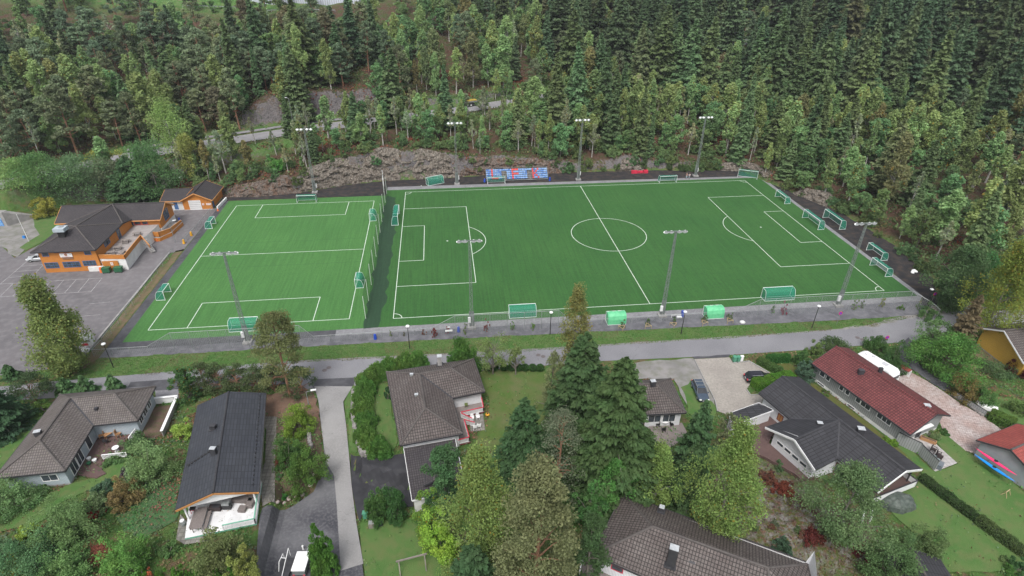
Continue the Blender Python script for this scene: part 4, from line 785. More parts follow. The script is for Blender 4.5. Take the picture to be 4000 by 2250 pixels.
xt = MB(); q = R6(L6-.7, 3.4, 0); xt.beam((q[0], q[1], .9), (q[0], q[1], 3.3), .14, .14, DARK); xt.build('veranda_post', h6)

# --- long grey house with the red roof
mA, mB_ = Vector((73.9,-23.3)), Vector((78.9,-40.0)); u = (mB_-mA).normalized(); v = Vector((-u.y, u.x)); L7 = (mB_-mA).length
def R7(s, t, z=0): q = mA+u*s+v*t; return (q.x, q.y, z)
V = dict(a=R7(0,0,5.0), b=R7(L7,0,5.0), c=R7(.3,-5.0,3.2), d=R7(L7+.3,-5.0,3.2), e=R7(-.3,4.1,3.2), f=R7(L7-.1,4.1,3.2))
h7 = thing('house', 'long grey boarded house with a dark red tiled roof beside the caravan', 'house')
fs, rf = roof_part(h7, 'roof', V, ['acdb', 'abfe'], TILER, DARK, capm=TILER)
fp = [R7(.6,-4.3)[:2], R7(L7-.7,-4.3)[:2], R7(L7-.7,3.5)[:2], R7(.6,3.5)[:2]]; wall_shell(h7, fp, fs, -.1, GRBRD, plinth=(.6, WHREN))
for t, w in ((.10,.9),(.17,.7),(.33,.7),(.40,.7),(.52,.8),(.60,1.6),(.75,.8),(.82,1.4)): window(h7, fp[0], fp[1], t, w, .9, 1.7, WHITE, 1 if w > 1 else 0)
for t in (.12, .48): window(h7, fp[0], fp[1], t, 1.4, .35, .1, WHITE, 0)
window(h7, fp[1], fp[2], .45, .9, 1.9, .2, DARK, 0, 'door')
for q, w, c in (((697,405),.8,DARK),((845,390),.5,DARK),((1190,670),.8,CONCR)): p = g('f5', *q, 4.4); chimney(rf, p[0], p[1], 4.1, w, w*.75, .75, c, CAPG if c is CONCR else DARK, -.3)
aw = MB(); p, q = g('f5', 1065, 860, 2.3), g('f5', 1240, 790, 2.3); aw.beam(p, q, .5, .18, WHITE); aw.build('awning', h7)
fn = thing('fence', 'tall grey board fence running from the red-roofed house past the stone terrace', 'fence'); p0, p1, p2 = g('f5', 955, 925), g('f5', 1130, 1010), g('f5', 1258, 1135)
mb = MB(); mb.beam((p0[0],p0[1],1.0), (p1[0],p1[1],1.0), .08, 2.0, GRBRD); mb.beam((p1[0],p1[1],.95), (p2[0],p2[1],.85), .08, 1.8, GRBRD); mb.build('boards', fn); mb = MB(); mb.beam((p0[0],p0[1],2.04), (p1[0],p1[1],2.04), .14, .06, DARK); mb.beam((p1[0],p1[1],1.88), (p2[0],p2[1],1.78), .14, .06, DARK); mb.build('cap_rail', fn)

# --- red garage with the kayaks, yellow house, black shed roof
h8 = thing('garage', 'grey garage with bright red tiled roof and kayaks on its wall', 'garage')
V = dict(a=(83.2,-43.3,2.8), b=(91.7,-41.0,2.8), c=(84.5,-46.8,4.4), d=(93.0,-44.5,4.4), e=(85.8,-50.6,2.8), f=(94.3,-48.3,2.8)); fs, _ = roof_part(h8, 'roof', V, ['acdb', 'cefd'], TILER2, DARK)
wall_shell(h8, inset([V[k] for k in 'efdba'][:0]+[V['e'], V['f'], V['b'], V['a']], .45), fs, -.1, mat('grey_render', (.27,.29,.30), (.23,.25,.26), .6, .8))
h9 = thing('house', 'yellow boarded house with white bargeboards at the right edge', 'house')
V = dict(a=(104.4,-18.9,3.5), b=(104.2,-23.4,6.0), c=(103.8,-29.0,3.5), d=(122,-17.6,3.5), e=(121.8,-22.1,6.0), f=(121.4,-27.7,3.5)); fs, _ = roof_part(h9, 'roof', V, ['abed', 'bcfe'], TILEB, WHITE)
fp = [(105.0,-28.4),(120.9,-27.3),(121.1,-18.1),(105.2,-19.3)]; wall_shell(h9, fp, fs, -.1, YEBRD, plinth=(.3, CONCR))
h10 = thing('shed', 'black-roofed shed at the bottom edge beside the hedge shrubs', 'shed')
V = dict(a=(62.0,-58.1,1.6), b=(64.6,-59.3,1.6), c=(60.2,-62.4,2.3), d=(59.4,-60.0,1.6), e=(64.0,-63,1.6)); fs, _ = roof_part(h10, 'roof', dict(a=(59.6,-57.9,1.5), b=(62.6,-57.6,2.2), c=(65.6,-58.9,1.5), d=(58.4,-63,1.5), e=(61.4,-63.2,2.2), f=(64.8,-64,1.5)), ['adeb', 'befc'], FELT, DARK)
wall_shell(h10, [(58.9,-62.6),(64.4,-63.6),(65.1,-59.2),(60.0,-58.3)], fs, -.1, WHBRD)

# --- clubhouse
cb = thing('clubhouse', 'orange clubhouse with dark tiled roofs, terrace and roof vent by the car park', 'clubhouse')
V = dict(a=(-75.3,24.6,5.2), b=(-62.6,24.6,5.2), c=(-69.2,32.0,7.5), d=(-62.8,38.0,5.2), e=(-68.2,46.4,6.5), f=(-62.9,42.1,4.3), g=(-75.3,42.1,4.3), h=(-75.4,38.0,5.2))
fs, rf = roof_part(cb, 'front_roof', V, ['abc', 'bdc', 'ced', 'edf', 'ach', 'hce', 'hge'], TILEK, DARK)
fs1 = fs
V = dict(a=(-79.8,41.9,4.0), b=(-56.4,41.9,4.0), c=(-79.7,46.6,6.45), d=(-56.4,46.6,6.45), e=(-79.7,51.2,4.0), f=(-56.4,51.2,4.0)); fs2, rf2 = roof_part(cb, 'back_roof', V, ['abdc', 'cdfe'], TILEK, ORTRIM, capm=TILEK)
fp = [(-74.3,25.2),(-63.1,25.2),(-63.1,42.0),(-74.3,42.0)]; wall_shell(cb, fp, fs1, -.05, ORANGE)
for t in (.12, .86): window(cb, fp[0], fp[1], t, 1.2, .9, 3.9, BLUEF, 0)
for t in (.33, .5): window(cb, fp[0], fp[1], t, 1.1, .35, 4.6, DKRED, 0)
window(cb, fp[0], fp[1], .15, 2.6, 1.25, 1.1, BLUEF, 2, bars=1); window(cb, fp[0], fp[1], .50, 3.3, 1.25, 1.1, BLUEF, 3, bars=1); window(cb, fp[0], fp[1], .82, 2.5, 1.1, 1.3, BLUEF, 3, bars=1)
window(cb, fp[1], fp[2], .30, 2.4, 1.1, 3.6, BLUEF, 2); window(cb, fp[1], fp[2], .62, 1.3, 2.0, 2.65, BLUEF, 0, 'door')
fp2 = [(-79.2,42.5),(-57.0,42.5),(-57.0,50.7),(-79.2,50.7)]; wall_shell(cb, fp2, fs2, -.05, ORANGE, plinth=(1.6, WHREN))
for t in (.70, .775, .85): window(cb, fp2[0], fp2[1], t, 1.3, .9, 2.7, REDP if t > .7 else BLUEF, 0)
window(cb, fp2[1], fp2[2], .5, 2.6, 2.4, 2.2, BLUEF, 2, bars=3)
mb = MB(); mb.box((-63.9,24.95,.55), (3.3,.35,1.1), WHREN); mb.build('low_wall', cb)
sgn = MB(); sgn.box((-69.0,25.12,4.0), (2.4,.08,.85), WHITE); so = sgn.build('sign_board', cb)
em = MB(); em.lathe((0,0,0), [(.30,0),(.30,.03)], mat('emblem_red', (.45,.08,.06), (.4,.07,.05), 3, .6), 20); em.lathe((0,0,.03), [(.19,0),(.19,.02)], mat('emblem_gold', (.5,.38,.2), (.45,.33,.18), 3, .6), 16); em.lathe((0,0,.05), [(.09,0),(.09,.02)], DARK, 12)
eo = em.build('emblem', so); eo.location = (-69.0,25.07,4.12); eo.rotation_euler.x = R_(90)
tb = MB()
for k, w in enumerate((.07,.05,.08,.06,.05,.07,.06,.08,.05,.06,.07,.05)): tb.box((-69.75+k*.135,25.07,3.72), (w,.01,.09), MATS['emblem_red'])
for sx in (-.8, .8): tb.box((-69+sx,25.07,4.12), (.34,.01,.12), mat('faded_print', (.55,.52,.48), (.5,.47,.43), 4, .7))
tb.build('lettering', so)
mb = MB(); mb.box((-68.9,25.13,3.25), (2.1,.07,.5), mat('brown_plank', (.24,.13,.08), (.2,.1,.06), 3, .8)); mb.build('nameboard', cb)
vb = MB(); vb.box((-70.6,29.3,7.0), (1.3,1.3,1.9), BLACK); vo = vb.build('roof_vent', rf); vb = MB(); vb.box((-70.6,29.2,8.25), (2.2,1.9,.75), mat('vent_steel', (.40,.46,.50), (.35,.40,.44), 2, .45)); vb.box((-70.5,29.4,8.66), (.9,.7,.08), MATS['galvanised_steel']); vb.build('vent_hood', vo)
# terrace
tz = 2.6; TP = [g('f7', 965, 1000, 2.7), g('f7', 1255, 1010, 2.7), g('f7', 1450, 790, 2.7), g('f7', 1480, 740, 2.7), g('f7', 1300, 700, 2.7)]; TP = [q[:2] for q in TP]
TP = [(-63.0,25.6), (-57.6,24.9), (-58.2,34.6), (-57.6,37.4), (-57.4,42.4), (-63.0,42.4)]
mb = MB(); mb.prism(TP, -.05, tz, WHREN, mat('terrace_concrete', (.30,.27,.26), (.24,.22,.21), .5, .85, .3, c3=(.36,.34,.33), sc3=1.2)); mb.build('terrace', cb)
railing(cb, [(-62.9,25.5),(-57.5,24.8),(-58.1,34.6),(-56.0,32.8)], [tz,tz,tz,.9], 1.0, ORANGE, 'solid', top=ORTRIM); 
railing(cb, [(-62.0,39.3),(-56.2,38.8),(-54.7,41.5),(-54.3,47.2)], [1.3,1.0,.7,.2], 1.2, ORANGE, 'solid', top=ORTRIM); mb = MB(); mb.prism([(-62,38.9),(-56.2,38.4),(-54.5,41.2),(-54.0,47.2),(-57.0,47.2),(-57.2,42.3),(-62,42.3)], -.05, .9, ORANGE, CONCR); mb.build('ramp', cb)
mb = MB()
for k in range(8): mb.box((-57.2+k*.22, 34.1-k*.2, tz-.15-k*.3), (.9,.9,.3), CONCR, -.7)
mb.build('steps', cb)
mb = MB(); mb.box((-60.9,24.97,1.15), (3.2,.10,2.2), ORANGE); mb.build('bin_store_panel', cb); 
def notice(root, x, y, z, w=.5, h=.7, rz=0, n='notice'):
    m1 = MB(); m1.box((0,0,0), (w,.03,h), WHITE); o = m1.build(n, root, loc=(x, y, z), rz=rz); m2 = MB()
    for k in range(4): m2.box((0,-.02,h*.3-k*h*.17), (w*(.7-.12*(k % 2)),.01,h*.07), MATS['emblem_red']); 
    m2.build('print', o); return o
notice(cb, -60.6, 24.88, 1.6)
# --- garage
gg = thing('garage', 'orange equipment garage with white roller door beside the small pitch', 'garage')
V = dict(a=(-57.6,56.3,2.7), b=(-49.3,56.3,2.7), c=(-53.5,56.3,4.75), d=(-57.6,66.0,2.7), e=(-49.3,66.0,2.7), f=(-53.5,66.0,4.75)); fs, rf = roof_part(gg, 'roof', V, ['acfd', 'cbef'], TILEK, ORTRIM, capm=TILEK)
fp = [(-57.0,56.8),(-49.9,56.8),(-49.9,65.6),(-57.0,65.6)]; wall_shell(gg, fp, fs, -.05, ORANGE, plinth=(.15, WHREN))
V2 = dict(a=(-62.4,56.6,2.7), b=(-57.0,56.6,2.7), c=(-62.4,61.4,4.2), d=(-55.5,61.4,4.2), e=(-62.4,66.0,2.7), f=(-57.0,66.0,2.7)); fs2, _ = roof_part(gg, 'side_roof', V2, ['abdc', 'cdfe'], TILEK, ORTRIM, capm=TILEK)
wall_shell(gg, [(-61.9,57.1),(-57.05,57.1),(-57.05,65.5),(-61.9,65.5)], fs2, -.05, WHREN, 'side_wall')
window(gg, fp[0], fp[1], .42, 2.9, 2.5, .1, WHITE, 0, 'roller_door', pane=boardmat('roller_panels', (.68,.68,.68), (.64,.64,.64), .5, vert=False)); window(gg, (-61.9,57.1), (-57.05,57.1), .62, 1.1, 2.1, .1, WHITE, 0, 'door', pane=BLUEF)
window(gg, fp[1], fp[2], .12, 1.0, 2.1, .1, DARK, 0, 'door', pane=BLUEF); window(gg, fp[1], fp[2], .5, .5, .5, 1.6, DARK, 0)
for x, w in ((-52.0,.5),(-50.8,.75),(-50.2,.35)): notice(gg, x, 56.72, 1.5, w, .5)

# --- underpass portal with the blue mural, pale building at the top edge
up = thing('underpass', 'concrete underpass portal with a blue and white painted mural', 'underpass')
mb = MB(); a, b, c_ = g('k5', 60, 355), g('k5', 275, 290), g('k5', -60, 350)
mb.prism([c_[:2], a[:2], (a[0]+.3, a[1]+1.5), (c_[0], c_[1]+1.5)], 0, 3.6, CONCR); mb.build('portal_wall', up)
mb = MB(); A, B = Vector(a), Vector(b); mb.prism([(A.x+.05, A.y+.05), (B.x, B.y), (B.x, B.y+.5), (A.x+.4, A.y+1.2)], [0]*4, [3.6,.6,.6,3.6], CONCR); mb.build('wing_wall', up)
m_ = mat('blue_mural', (.02,.22,.55), (.55,.66,.72), .9, .7, c3=(.02,.10,.30), sc3=2.2, f3=.8)
mb = MB(); d = (Vector(a)-Vector(c_)); d.z = 0; d.normalize(); q = Vector(a)-d*.9; r = Vector(c_)+d*.3; n_ = Vector((d.y, -d.x, 0))*.03
mb.face([tuple(r+n_), tuple(q+n_), (q.x+n_.x, q.y+n_.y, 2.2), (q.x-d.x*1.2+n_.x, q.y-d.y*1.2+n_.y, 3.0), (r.x+n_.x, r.y+n_.y, 3.1)], m_); mb.build('mural', up)
# ------------------------------------------------------------------ floodlight masts, goals, nets, fences
LAMPW = mat('lamp_white', (.75,.76,.76), (.68,.69,.69), 2, .4)
MASTM = mat('mast_steel', (.20,.225,.215), (.15,.17,.165), 2, .6)
def make_mast():
    r = thing('floodlight_mast', 'x', 'floodlight mast')
    b = MB(); b.prism([(-.75,-.75),(.75,-.75),(.75,.75),(-.75,.75)], 0, .35, CONCR); b.build('base', r)
    f = MB(); z = 0.3; segs = [(.35,.62),(3.6,.52),(11,.40),(18.0,.22)]
    def hw_(z): return np.interp(z, [s[0] for s in segs], [s[1]/2 for s in segs])
    for sx in (-1, 1):
        for sy in (-1, 1): f.tube([(sx*hw_(z), sy*hw_(z), z) for z in (.35, 3.6, 11, 18)], .045, MASTM, 4)
    z = 3.6; k = 0
    while z < 17.6:
        h = .62; a, c_ = hw_(z), hw_(z+h); s = 1 if k % 2 else -1
        for A, B in (((-s*a,-a,z),(s*c_,-c_,z+h)),((a,-s*a,z),(c_,s*c_,z+h)),((s*a,a,z),(-s*c_,c_,z+h)),((-a,s*a,z),(-c_,-s*c_,z+h))): f.beam(A, B, .04, .04, MASTM)
        z += h; k += 1
    f.build('lattice', r)
    p = MB()
    for sx, sy in ((-1,0),(1,0),(0,1)): p.beam((sx*.27, sy*.27, .35), (sx*.25, sy*.25, 3.6), .04 if sx else .42, .42 if sx else .04, MASTM)
    p.build('lower_housing', r)
    c = MB(); c.box((0,0,18.05), (4.1,.12,.14), MASTM); c.build('crossbar', r)
    for x in (-1.75, -.75, .75, 1.75):
        l = MB(); l.lathe((0,0,0), [(.30,-.12),(.42,-.10),(.42,.12),(.28,.26),(.12,.30)], LAMPW, 4); o = l.build('floodlight', r, loc=(x, .18, 17.78)); o.rotation_euler = (R_(-62), 0, 0); o.scale = (1.15, .8, 1)
        g_ = MB(); g_.box((0,0,-.125), (.5,.5,.02), mat('lamp_glass', (.78,.80,.82), (.74,.76,.78), 2, .2)); g_.build('lens', o)
    e = MB(); e.box((-.45,-.28,1.9), (.5,.3,1.15), LAMPW); e.build('switch_box', r); return r
m0 = make_mast(); MG = 'eight floodlight masts along the touchlines'
ML = [(14.7,69.0,180,'far floodlight mast between the turned goal and the seating stand'),(50.9,69.2,180,'far floodlight mast just right of the seating stand'),(87.4,69.0,180,'far floodlight mast beside the two standing people'),(-25.3,66.3,180,'floodlight mast at the rock face behind the small pitch'),
      (-25.3,-5.0,0,'near floodlight mast in front of the small pitch goal'),(14.7,-4.5,0,'near floodlight mast crossing the left penalty arc'),(51.4,-4.4,0,'near floodlight mast between the two green dugouts'),(87.7,-4.5,0,'near floodlight mast leaning over the right penalty area')]
for i, (x, y, a, lab) in enumerate(ML):
    if i == 0: m0.location = (x, y, 0); m0.rotation_euler.z = R_(a); m0['label'] = lab; m0['group'] = MG
    else: copytree(m0, (x, y, 0), R_(a), None, None, lab, MG)

GNET = netmat('green_net', (.02,.26,.17), .30, .12, .02)
FRW = mat('goal_white', (.72,.74,.74), (.66,.68,.68), 2, .45); FRG = mat('goal_grey', (.38,.46,.44), (.33,.41,.39), 2, .5)
def goal(x, y, ang, w, h, label, dep=1.7, top=.9, fm=None, front_white=True):
    """posts at local x = +-w/2, y = 0; net runs back to local -y; opens towards +y"""
    r = thing('football_goal', label, 'football goal', (x, y, .012), ang, 'football goals and training goals round the pitches'); fm = fm or FRG
    f = MB(); f.tube([(-w/2,0,0),(-w/2,0,h),(w/2,0,h),(w/2,0,0)], .06, FRW, 6); f.build('frame', r)
    b = MB()
    for s in (-1, 1):
        arcp = [(s*w/2,0,h)]+[(s*w/2, -top-(dep-top)*math.sin(t), h*(1-(1-math.cos(t))*1.0)*1.0) for t in np.linspace(0, math.pi/2, 6)]
        b.tube(arcp, .03, FRW, 5); b.tube([(s*w/2,0,.04),(s*w/2,-dep,.04)], .045, FRW, 5)
    b.tube([(-w/2,-dep,.04),(w/2,-dep,.04)], .045, FRW, 5); b.build('back_frame', r)
    n = MB(); P_ = [(0,h)]+[(-top-(dep-top)*math.sin(t), h*math.cos(t)) for t in np.linspace(0, math.pi/2, 6)]; P_[-1] = (-dep, .05)
    for (y0,z0),(y1,z1) in zip(P_[:-1], P_[1:]):
        k = 8
        for i in range(k): a0, a1 = -w/2+w*i/k, -w/2+w*(i+1)/k; n.face([(a0,y0,z0),(a1,y0,z0),(a1,y1,z1),(a0,y1,z1)], GNET)
    for s in (-1, 1): n.face([(s*w/2, y_, z_) for y_, z_ in [(0,.05),(0,h)]+P_[1:]][::s], GNET)
    n.build('net', r); return r
PI = math.pi
goal(-1.0, 44.6+3.7-2.6, -PI/2, 7.3, 2.44, 'full-size goal moved along the left goal line of the big pitch')
goal(-26.3, 59.0, PI, 5.0, 2.0, 'small goal at the far line of the small pitch')
goal(-46.3, 45.9, -PI/2, 3.0, 2.0, 'white training goal at the left touchline near the garage')
goal(-45.2, 12.8, -PI/2, 3.2, 2.0, 'white training goal at the left touchline beside the dry verge')
goal(-27.0, .2, 0, 5.0, 2.0, 'small goal at the near line behind the floodlight mast')
goal(-8.3, 46.8, PI/2, 3.2, 2.0, 'training goal at the right line of the small pitch, farther one', 1.6)
goal(-8.3, 13.6, PI/2, 3.2, 2.0, 'training goal at the right line of the small pitch, nearer one', 1.6)
goal(8.0, 70.8, R_(25), 5.0, 2.0, 'turned training goal standing askew under the far rock face')
goal(26.2, 68.0, PI, 5.1, 2.0, 'training goal in front of the seating stand', 1.5)
goal(77.1, 64.4, PI, 5.2, 2.0, 'training goal on the far touchline beside the two people')
goal(102.4, 65.6, PI-R_(28), 5.6, 2.44, 'goal parked at the far right corner of the turf', 1.3)
goal(103.6, 48.3, PI/2, 5.2, 2.0, 'training goal at the right edge, farthest of that row')
goal(103.5, 32.8, PI/2, 7.3, 2.44, 'full-size goal on the right edge of the turf')
goal(109.0, 32.4, PI/2, 7.3, 2.44, 'full-size goal parked on the black gravel behind another')
goal(108.7, 14.9, PI/2, 5.2, 2.0, 'training goal on the black gravel near the white sacks')
goal(104.8, 7.9, PI/2, 5.2, 2.0, 'training goal at the right edge, nearest of that row')
goal(77.0, .2, 0, 6.3, 2.2, 'wide goal at the near touchline by the right mast')
goal(24.6, -.6, 0, 5.2, 2.0, 'training goal at the near touchline behind the climbers on the fence')

WIRE = netmat('chain_link_wire', (.30,.32,.32), .10, .30, .012)
DNET = netmat('dark_ball_net', (.03,.05,.04), .22, .3, .02)
def fence(name, label, pts, hs, m, pm, sp=3.0, rail=True, pr=.035, cat='fence', group=None):
    r = thing(name, label, cat, (pts[0][0], pts[0][1], 0), 0, group); o0 = Vector((pts[0][0], pts[0][1], 0)); mesh = MB(); rl = MB(); post = None
    for (a, b), (ha, hb) in zip(zip(pts[:-1], pts[1:]), zip(hs[:-1], hs[1:])):
        A, B = Vector((a[0], a[1], 0))-o0, Vector((b[0], b[1], 0))-o0; n = max(1, round((B-A).length/sp))
        for k in range(n):
            p, q = A.lerp(B, k/n), A.lerp(B, (k+1)/n); h0, h1_ = ha+(hb-ha)*k/n, ha+(hb-ha)*(k+1)/n
            mesh.face([p, q, q+Vector((0,0,h1_)), p+Vector((0,0,h0))], m)
            if rail: rl.tube([p+Vector((0,0,h0)), q+Vector((0,0,h1_))], .045, pm, 5)
            if post is None:
                mb = MB(); mb.tube([(0,0,-.1),(0,0,1)], pr, pm, 6); post = mb.mesh('post')
            o = bpy.data.objects.new('post', post); C.objects.link(o); o.parent = r; o.location = p; o.scale = (1,1,h0)
    o = bpy.data.objects.new('post', post); C.objects.link(o); o.parent = r; o.location = Vector((pts[-1][0], pts[-1][1], 0))-o0; o.scale = (1,1,hs[-1])
    mesh.build('wire_mesh', r)
    if rail: rl.build('top_rail', r)
    return r
fence('fence', 'long wire fence between the pitches and the road, stepped high behind goals', [(-50.3,-3.4),(-50.4,-6.4),(-41.4,-6.4),(-37,-6.5),(-15.6,-6.5),(-13.6,-6.3),(7.2,-6.0),(11.6,-6.3),(30.6,-6.5),(33.2,-6.2),(65.2,-6.2),(69.6,-6.6),(100.8,-6.8),(103.6,-9.4),(103.9,-11)], [1.3,1.4,1.4,4,4,1.4,1.4,4,4,1.4,1.4,4,4,2.6,2.2], WIRE, STEEL)
fence('fence', 'low wire fence along the dry verge left of the small pitch', [(-51.0,32),(-50.4,-3.0)], [1.1,1.3], WIRE, STEEL, 3.2)
r = fence('ball_stop_net', 'tall net on white poles between the small and the big pitch', [(-5.2,.5),(-5.2,63.2)], [5.0,5.0], DNET, mat('white_pole', (.62,.66,.62), (.56,.6,.56), 2, .5), 6.27, False, .055, 'net')
r = fence('ball_stop_net', 'blue-white padded pole and net end by the rock face', [(-6.0,64.2),(-6.4,69.0)], [5.0,5.0], DNET, WHITE, 4.8, False, .08, 'net')
fence('fence', 'short wire fence between the garage and the small pitch', [(-50.4,36.5),(-49.9,44),(-49.6,56.2)], [1.1,1.1,1.3], WIRE, STEEL, 3)
# climbers on the near fence
# ------------------------------------------------------------------ dugouts, stand, boxes
def dugout(x, w, label):
    r = thing('dugout', label, 'dugout', (x, -5.6, .01), 0, 'green covered team shelters'); TARP = mat('green_tarpaulin', (.13,.50,.25), (.10,.42,.21), 1.2, .5, .3, 6, c3=(.20,.58,.32), sc3=1.5)
    c = MB(); pr_ = [(.95,1.95),(.4,2.15),(-.2,2.1),(-.65,1.75),(-.85,1.1),(-.9,.1)]; n = 10
    for (y0,z0),(y1,z1) in zip(pr_[:-1], pr_[1:]):
        for i in range(n):
            a0, a1 = -w/2+w*i/n, -w/2+w*(i+1)/n; s0, s1 = .05*math.sin(i*1.9), .05*math.sin((i+1)*1.9)
            c.face([(a0,y0,z0-s0),(a1,y0,z0-s1),(a1,y1,z1-s1),(a0,y1,z1-s0)][::-1], TARP)
    for s in (-1, 1): c.face([(s*w/2, y_, z_) for y_, z_ in pr_]+[(s*w/2,.5,.1)], TARP if s > 0 else TARP)
    c.build('cover', r, smooth=True); f = MB()
    for s in (-1, 1): f.tube([(s*w/2,.95,0),(s*w/2,.95,1.95)], .04, FRW, 5); f.tube([(s*w/2,-.9,.05),(s*w/2,.95,.05)], .04, FRW, 5)
    f.tube([(-w/2,.95,1.95),(w/2,.95,1.95)], .04, FRW, 5); f.tube([(-w/2,-.9,.05),(w/2,-.9,.05)], .04, FRW, 5); f.build('frame', r)
    b = MB(); b.box((0,-.3,.45), (w*.9,.35,.06), WOOD); b.box((-w*.3,-.3,.21), (.08,.3,.42), WOOD); b.box((w*.3,-.3,.21), (.08,.3,.42), WOOD); b.build('bench', r)
dugout(41.9, 3.5, 'green covered dugout left of the near mast, beside the tall birch'); dugout(61.2, 3.5, 'green covered dugout right of the near mast')
def stand():
    r = thing('seating_stand', 'blue and red seating stand with five rows under the rock ledge', 'seating stand', (23.5, 70.2, 0)); NC, NR = 36, 5; pitch_ = 18.4/NC
    f = MB()
    for k in range(NR): f.box((9.2, .25+k*.62, .22+k*.42), (18.4,.62,.06), STEEL)
    for x in np.linspace(0, 18.4, 8):
        f.beam((x, 0, 0), (x, 0, .25), .06, .06, STEEL); f.beam((x, 3.1, 0), (x, 3.1, 2.1), .06, .06, STEEL); f.beam((x,0,.2),(x,3.1,2.0), .06, .06, STEEL)
    f.build('frame', r); b = MB(); b.beam((0,3.2,3.0),(18.4,3.2,3.0), .06, .06, STEEL)
    for x in np.linspace(0, 18.4, 10): b.beam((x,3.2,0),(x,3.2,3.0), .05, .05, STEEL)
    for x in (0,18.4): b.beam((x,0,1.0),(x,3.2,3.0), .05, .05, STEEL)
    b.build('back_rail', r)
    for c0 in (9, 24):
        st_ = MB()
        for k in range(8): st_.box(((c0+1.5)*pitch_, .1+k*.31, .12+k*.21), (1.4,.3,.04), WOOD)
        st_.build('stair', r)
    SB = mat('blue_seat', (.10,.22,.50), (.14,.28,.58), 1, .4); SL = mat('pale_blue_seat', (.30,.44,.66), (.24,.38,.6), 1, .4); SR = mat('red_seat', (.72,.10,.10), (.66,.13,.13), 1, .4)
    def seat(m1, m2):
        mb = MB(); mb.box((0,.0,.42), (.42,.36,.05), m1); mb.box((0,.20,.60), (.42,.06,.36), m2); mb.box((0,.05,.22), (.06,.06,.4), DARK); return mb.mesh('seat')
    ms = {'b': [seat(SB, SB), seat(SB, SL), seat(SL, SL)], 'r': [seat(SR, SR)]*3}; red = set()
    for k in range(NR): red |= {(3,k),(15,k),(27,k)}
    red |= {(4,0),(5,0),(6,0),(16,4),(17,4),(18,4),(16,2),(17,2),(18,2),(30,4),(29,3),(28,2),(29,1),(30,0)}
    red.discard((3,9)); n = 0; rest = MB(); rr = random.Random(3)
    order = sorted([(k, c) for k in range(NR) for c in range(NC)], key=lambda q: (0 if (q[1], q[0]) in red else 1, q[0]))
    for k, c in order:
        if (9 <= c <= 11 or 24 <= c <= 26) and k < 4: continue
        isr = (c, k) in red; x, y, z = (c+.5)*pitch_, .25+k*.62, .24+k*.42
        if n < 99: o = bpy.data.objects.new('seat', rr.choice(ms['r' if isr else 'b'])); C.objects.link(o); o.parent = r; o.location = (x, y, z)
        else:
            m1 = rr.choice([(SB, SB), (SB, SL), (SL, SL)]); rest.box((x,y,z+.42), (.42,.36,.05), m1[0]); rest.box((x,y+.2,z+.6), (.42,.06,.36), m1[1]); rest.box((x,y+.05,z+.22), (.06,.06,.4), DARK)
        n += 1
    o = rest.build('seat_block', r); o['kind'] = 'stuff'
stand()
def boxy(name, label, cat, loc, parts, rz=0, group=None):
    """parts: (part name, [(centre, size, material)...])"""
    r = thing(name, label, cat, loc, rz, group)
    for pn, bs_ in parts:
        mb = MB()
        for c, s, m in bs_: mb.box(c, s, m)
        mb.build(pn, r)
    return r
BLUEP = mat('blue_plastic', (.02,.07,.42), (.02,.06,.36), 2, .4); YELP = mat('yellow_plastic', (.70,.36,.03), (.64,.32,.03), 2, .4); ORP = mat('orange_plastic', (.75,.17,.04), (.68,.15,.04), 2, .4); GRNP = mat('green_plastic', (.03,.12,.06), (.025,.10,.05), 1, .45)
def bin_(x, y, m, label, group, h=1.05, r0=.30, z=0.01):
    r = thing('litter_bin', label, 'litter bin', (x, y, z), 0, group); mb = MB(); mb.lathe((0,0,0), [(r0,0),(r0*.98,.05),(r0*.78,h*.85)], m, 12); mb.build('body', r)
    mb = MB(); mb.lathe((0,0,0), [(r0*.80,h*.86),(r0*.80,h*.93),(r0*.5,h),(.05,h*1.02)], m, 12); mb.build('lid', r)
BG = 'blue litter bins round the pitches'
for (k, x, y), lab in ((('n1',1258,478),'blue bin left of the seating stand'),(('n1',2350,453),'blue bin right of the seating stand'),(('n7',300,448),'blue bin on the apron behind the low fence'),(('n7',1138,374),'blue bin on the apron beside the near left mast'),(('f7',1765,770),'blue bin at the foot of the clubhouse ramp'),(('f7',1868,618),'blue bin at the far corner of the clubhouse ramp')):
    p = g(k, x, y); bin_(p[0], p[1], BLUEP, lab, BG)
for (k, x, y), lab in ((('f7',1998,775),'yellow bin on the strip by the training goal'),(('f7',1915,862),'yellow bin nearer the end of the dry verge')): p = g(k, x, y); bin_(p[0], p[1], YELP, lab, 'yellow bins')
p = g('f7', 1007, 1172); bin_(p[0], p[1]-.4, ORP, 'orange bin at the corner of the clubhouse', None, 1.15, .38); p = g('f7', 1620, 835); bin_(p[0], p[1], ORP, 'small orange-red bin at the foot of the terrace steps', None, .7, .3)
for x, lab in ((-61.6,'dark green waste container, left of the pair'),(-59.2,'green waste container, right of the pair')):
    boxy('waste_container', lab, 'waste container', (x, 24.0, .01), [('body', [((0,0,.65),(1.5,.9,.9),GRNP),((0,0,1.05),(1.62,1.0,.08),GRNP)]), ('lid', [((0,.05,1.18),(1.58,1.0,.14),GRNP)]), ('wheel', [((-.6,-.35,.1),(.12,.2,.2),BLACK),((.6,-.35,.1),(.12,.2,.2),BLACK)])], 0, 'green waste containers by the clubhouse')
GB = mat('wheelie_green', (.08,.26,.17), (.06,.22,.14), 1.5, .45)
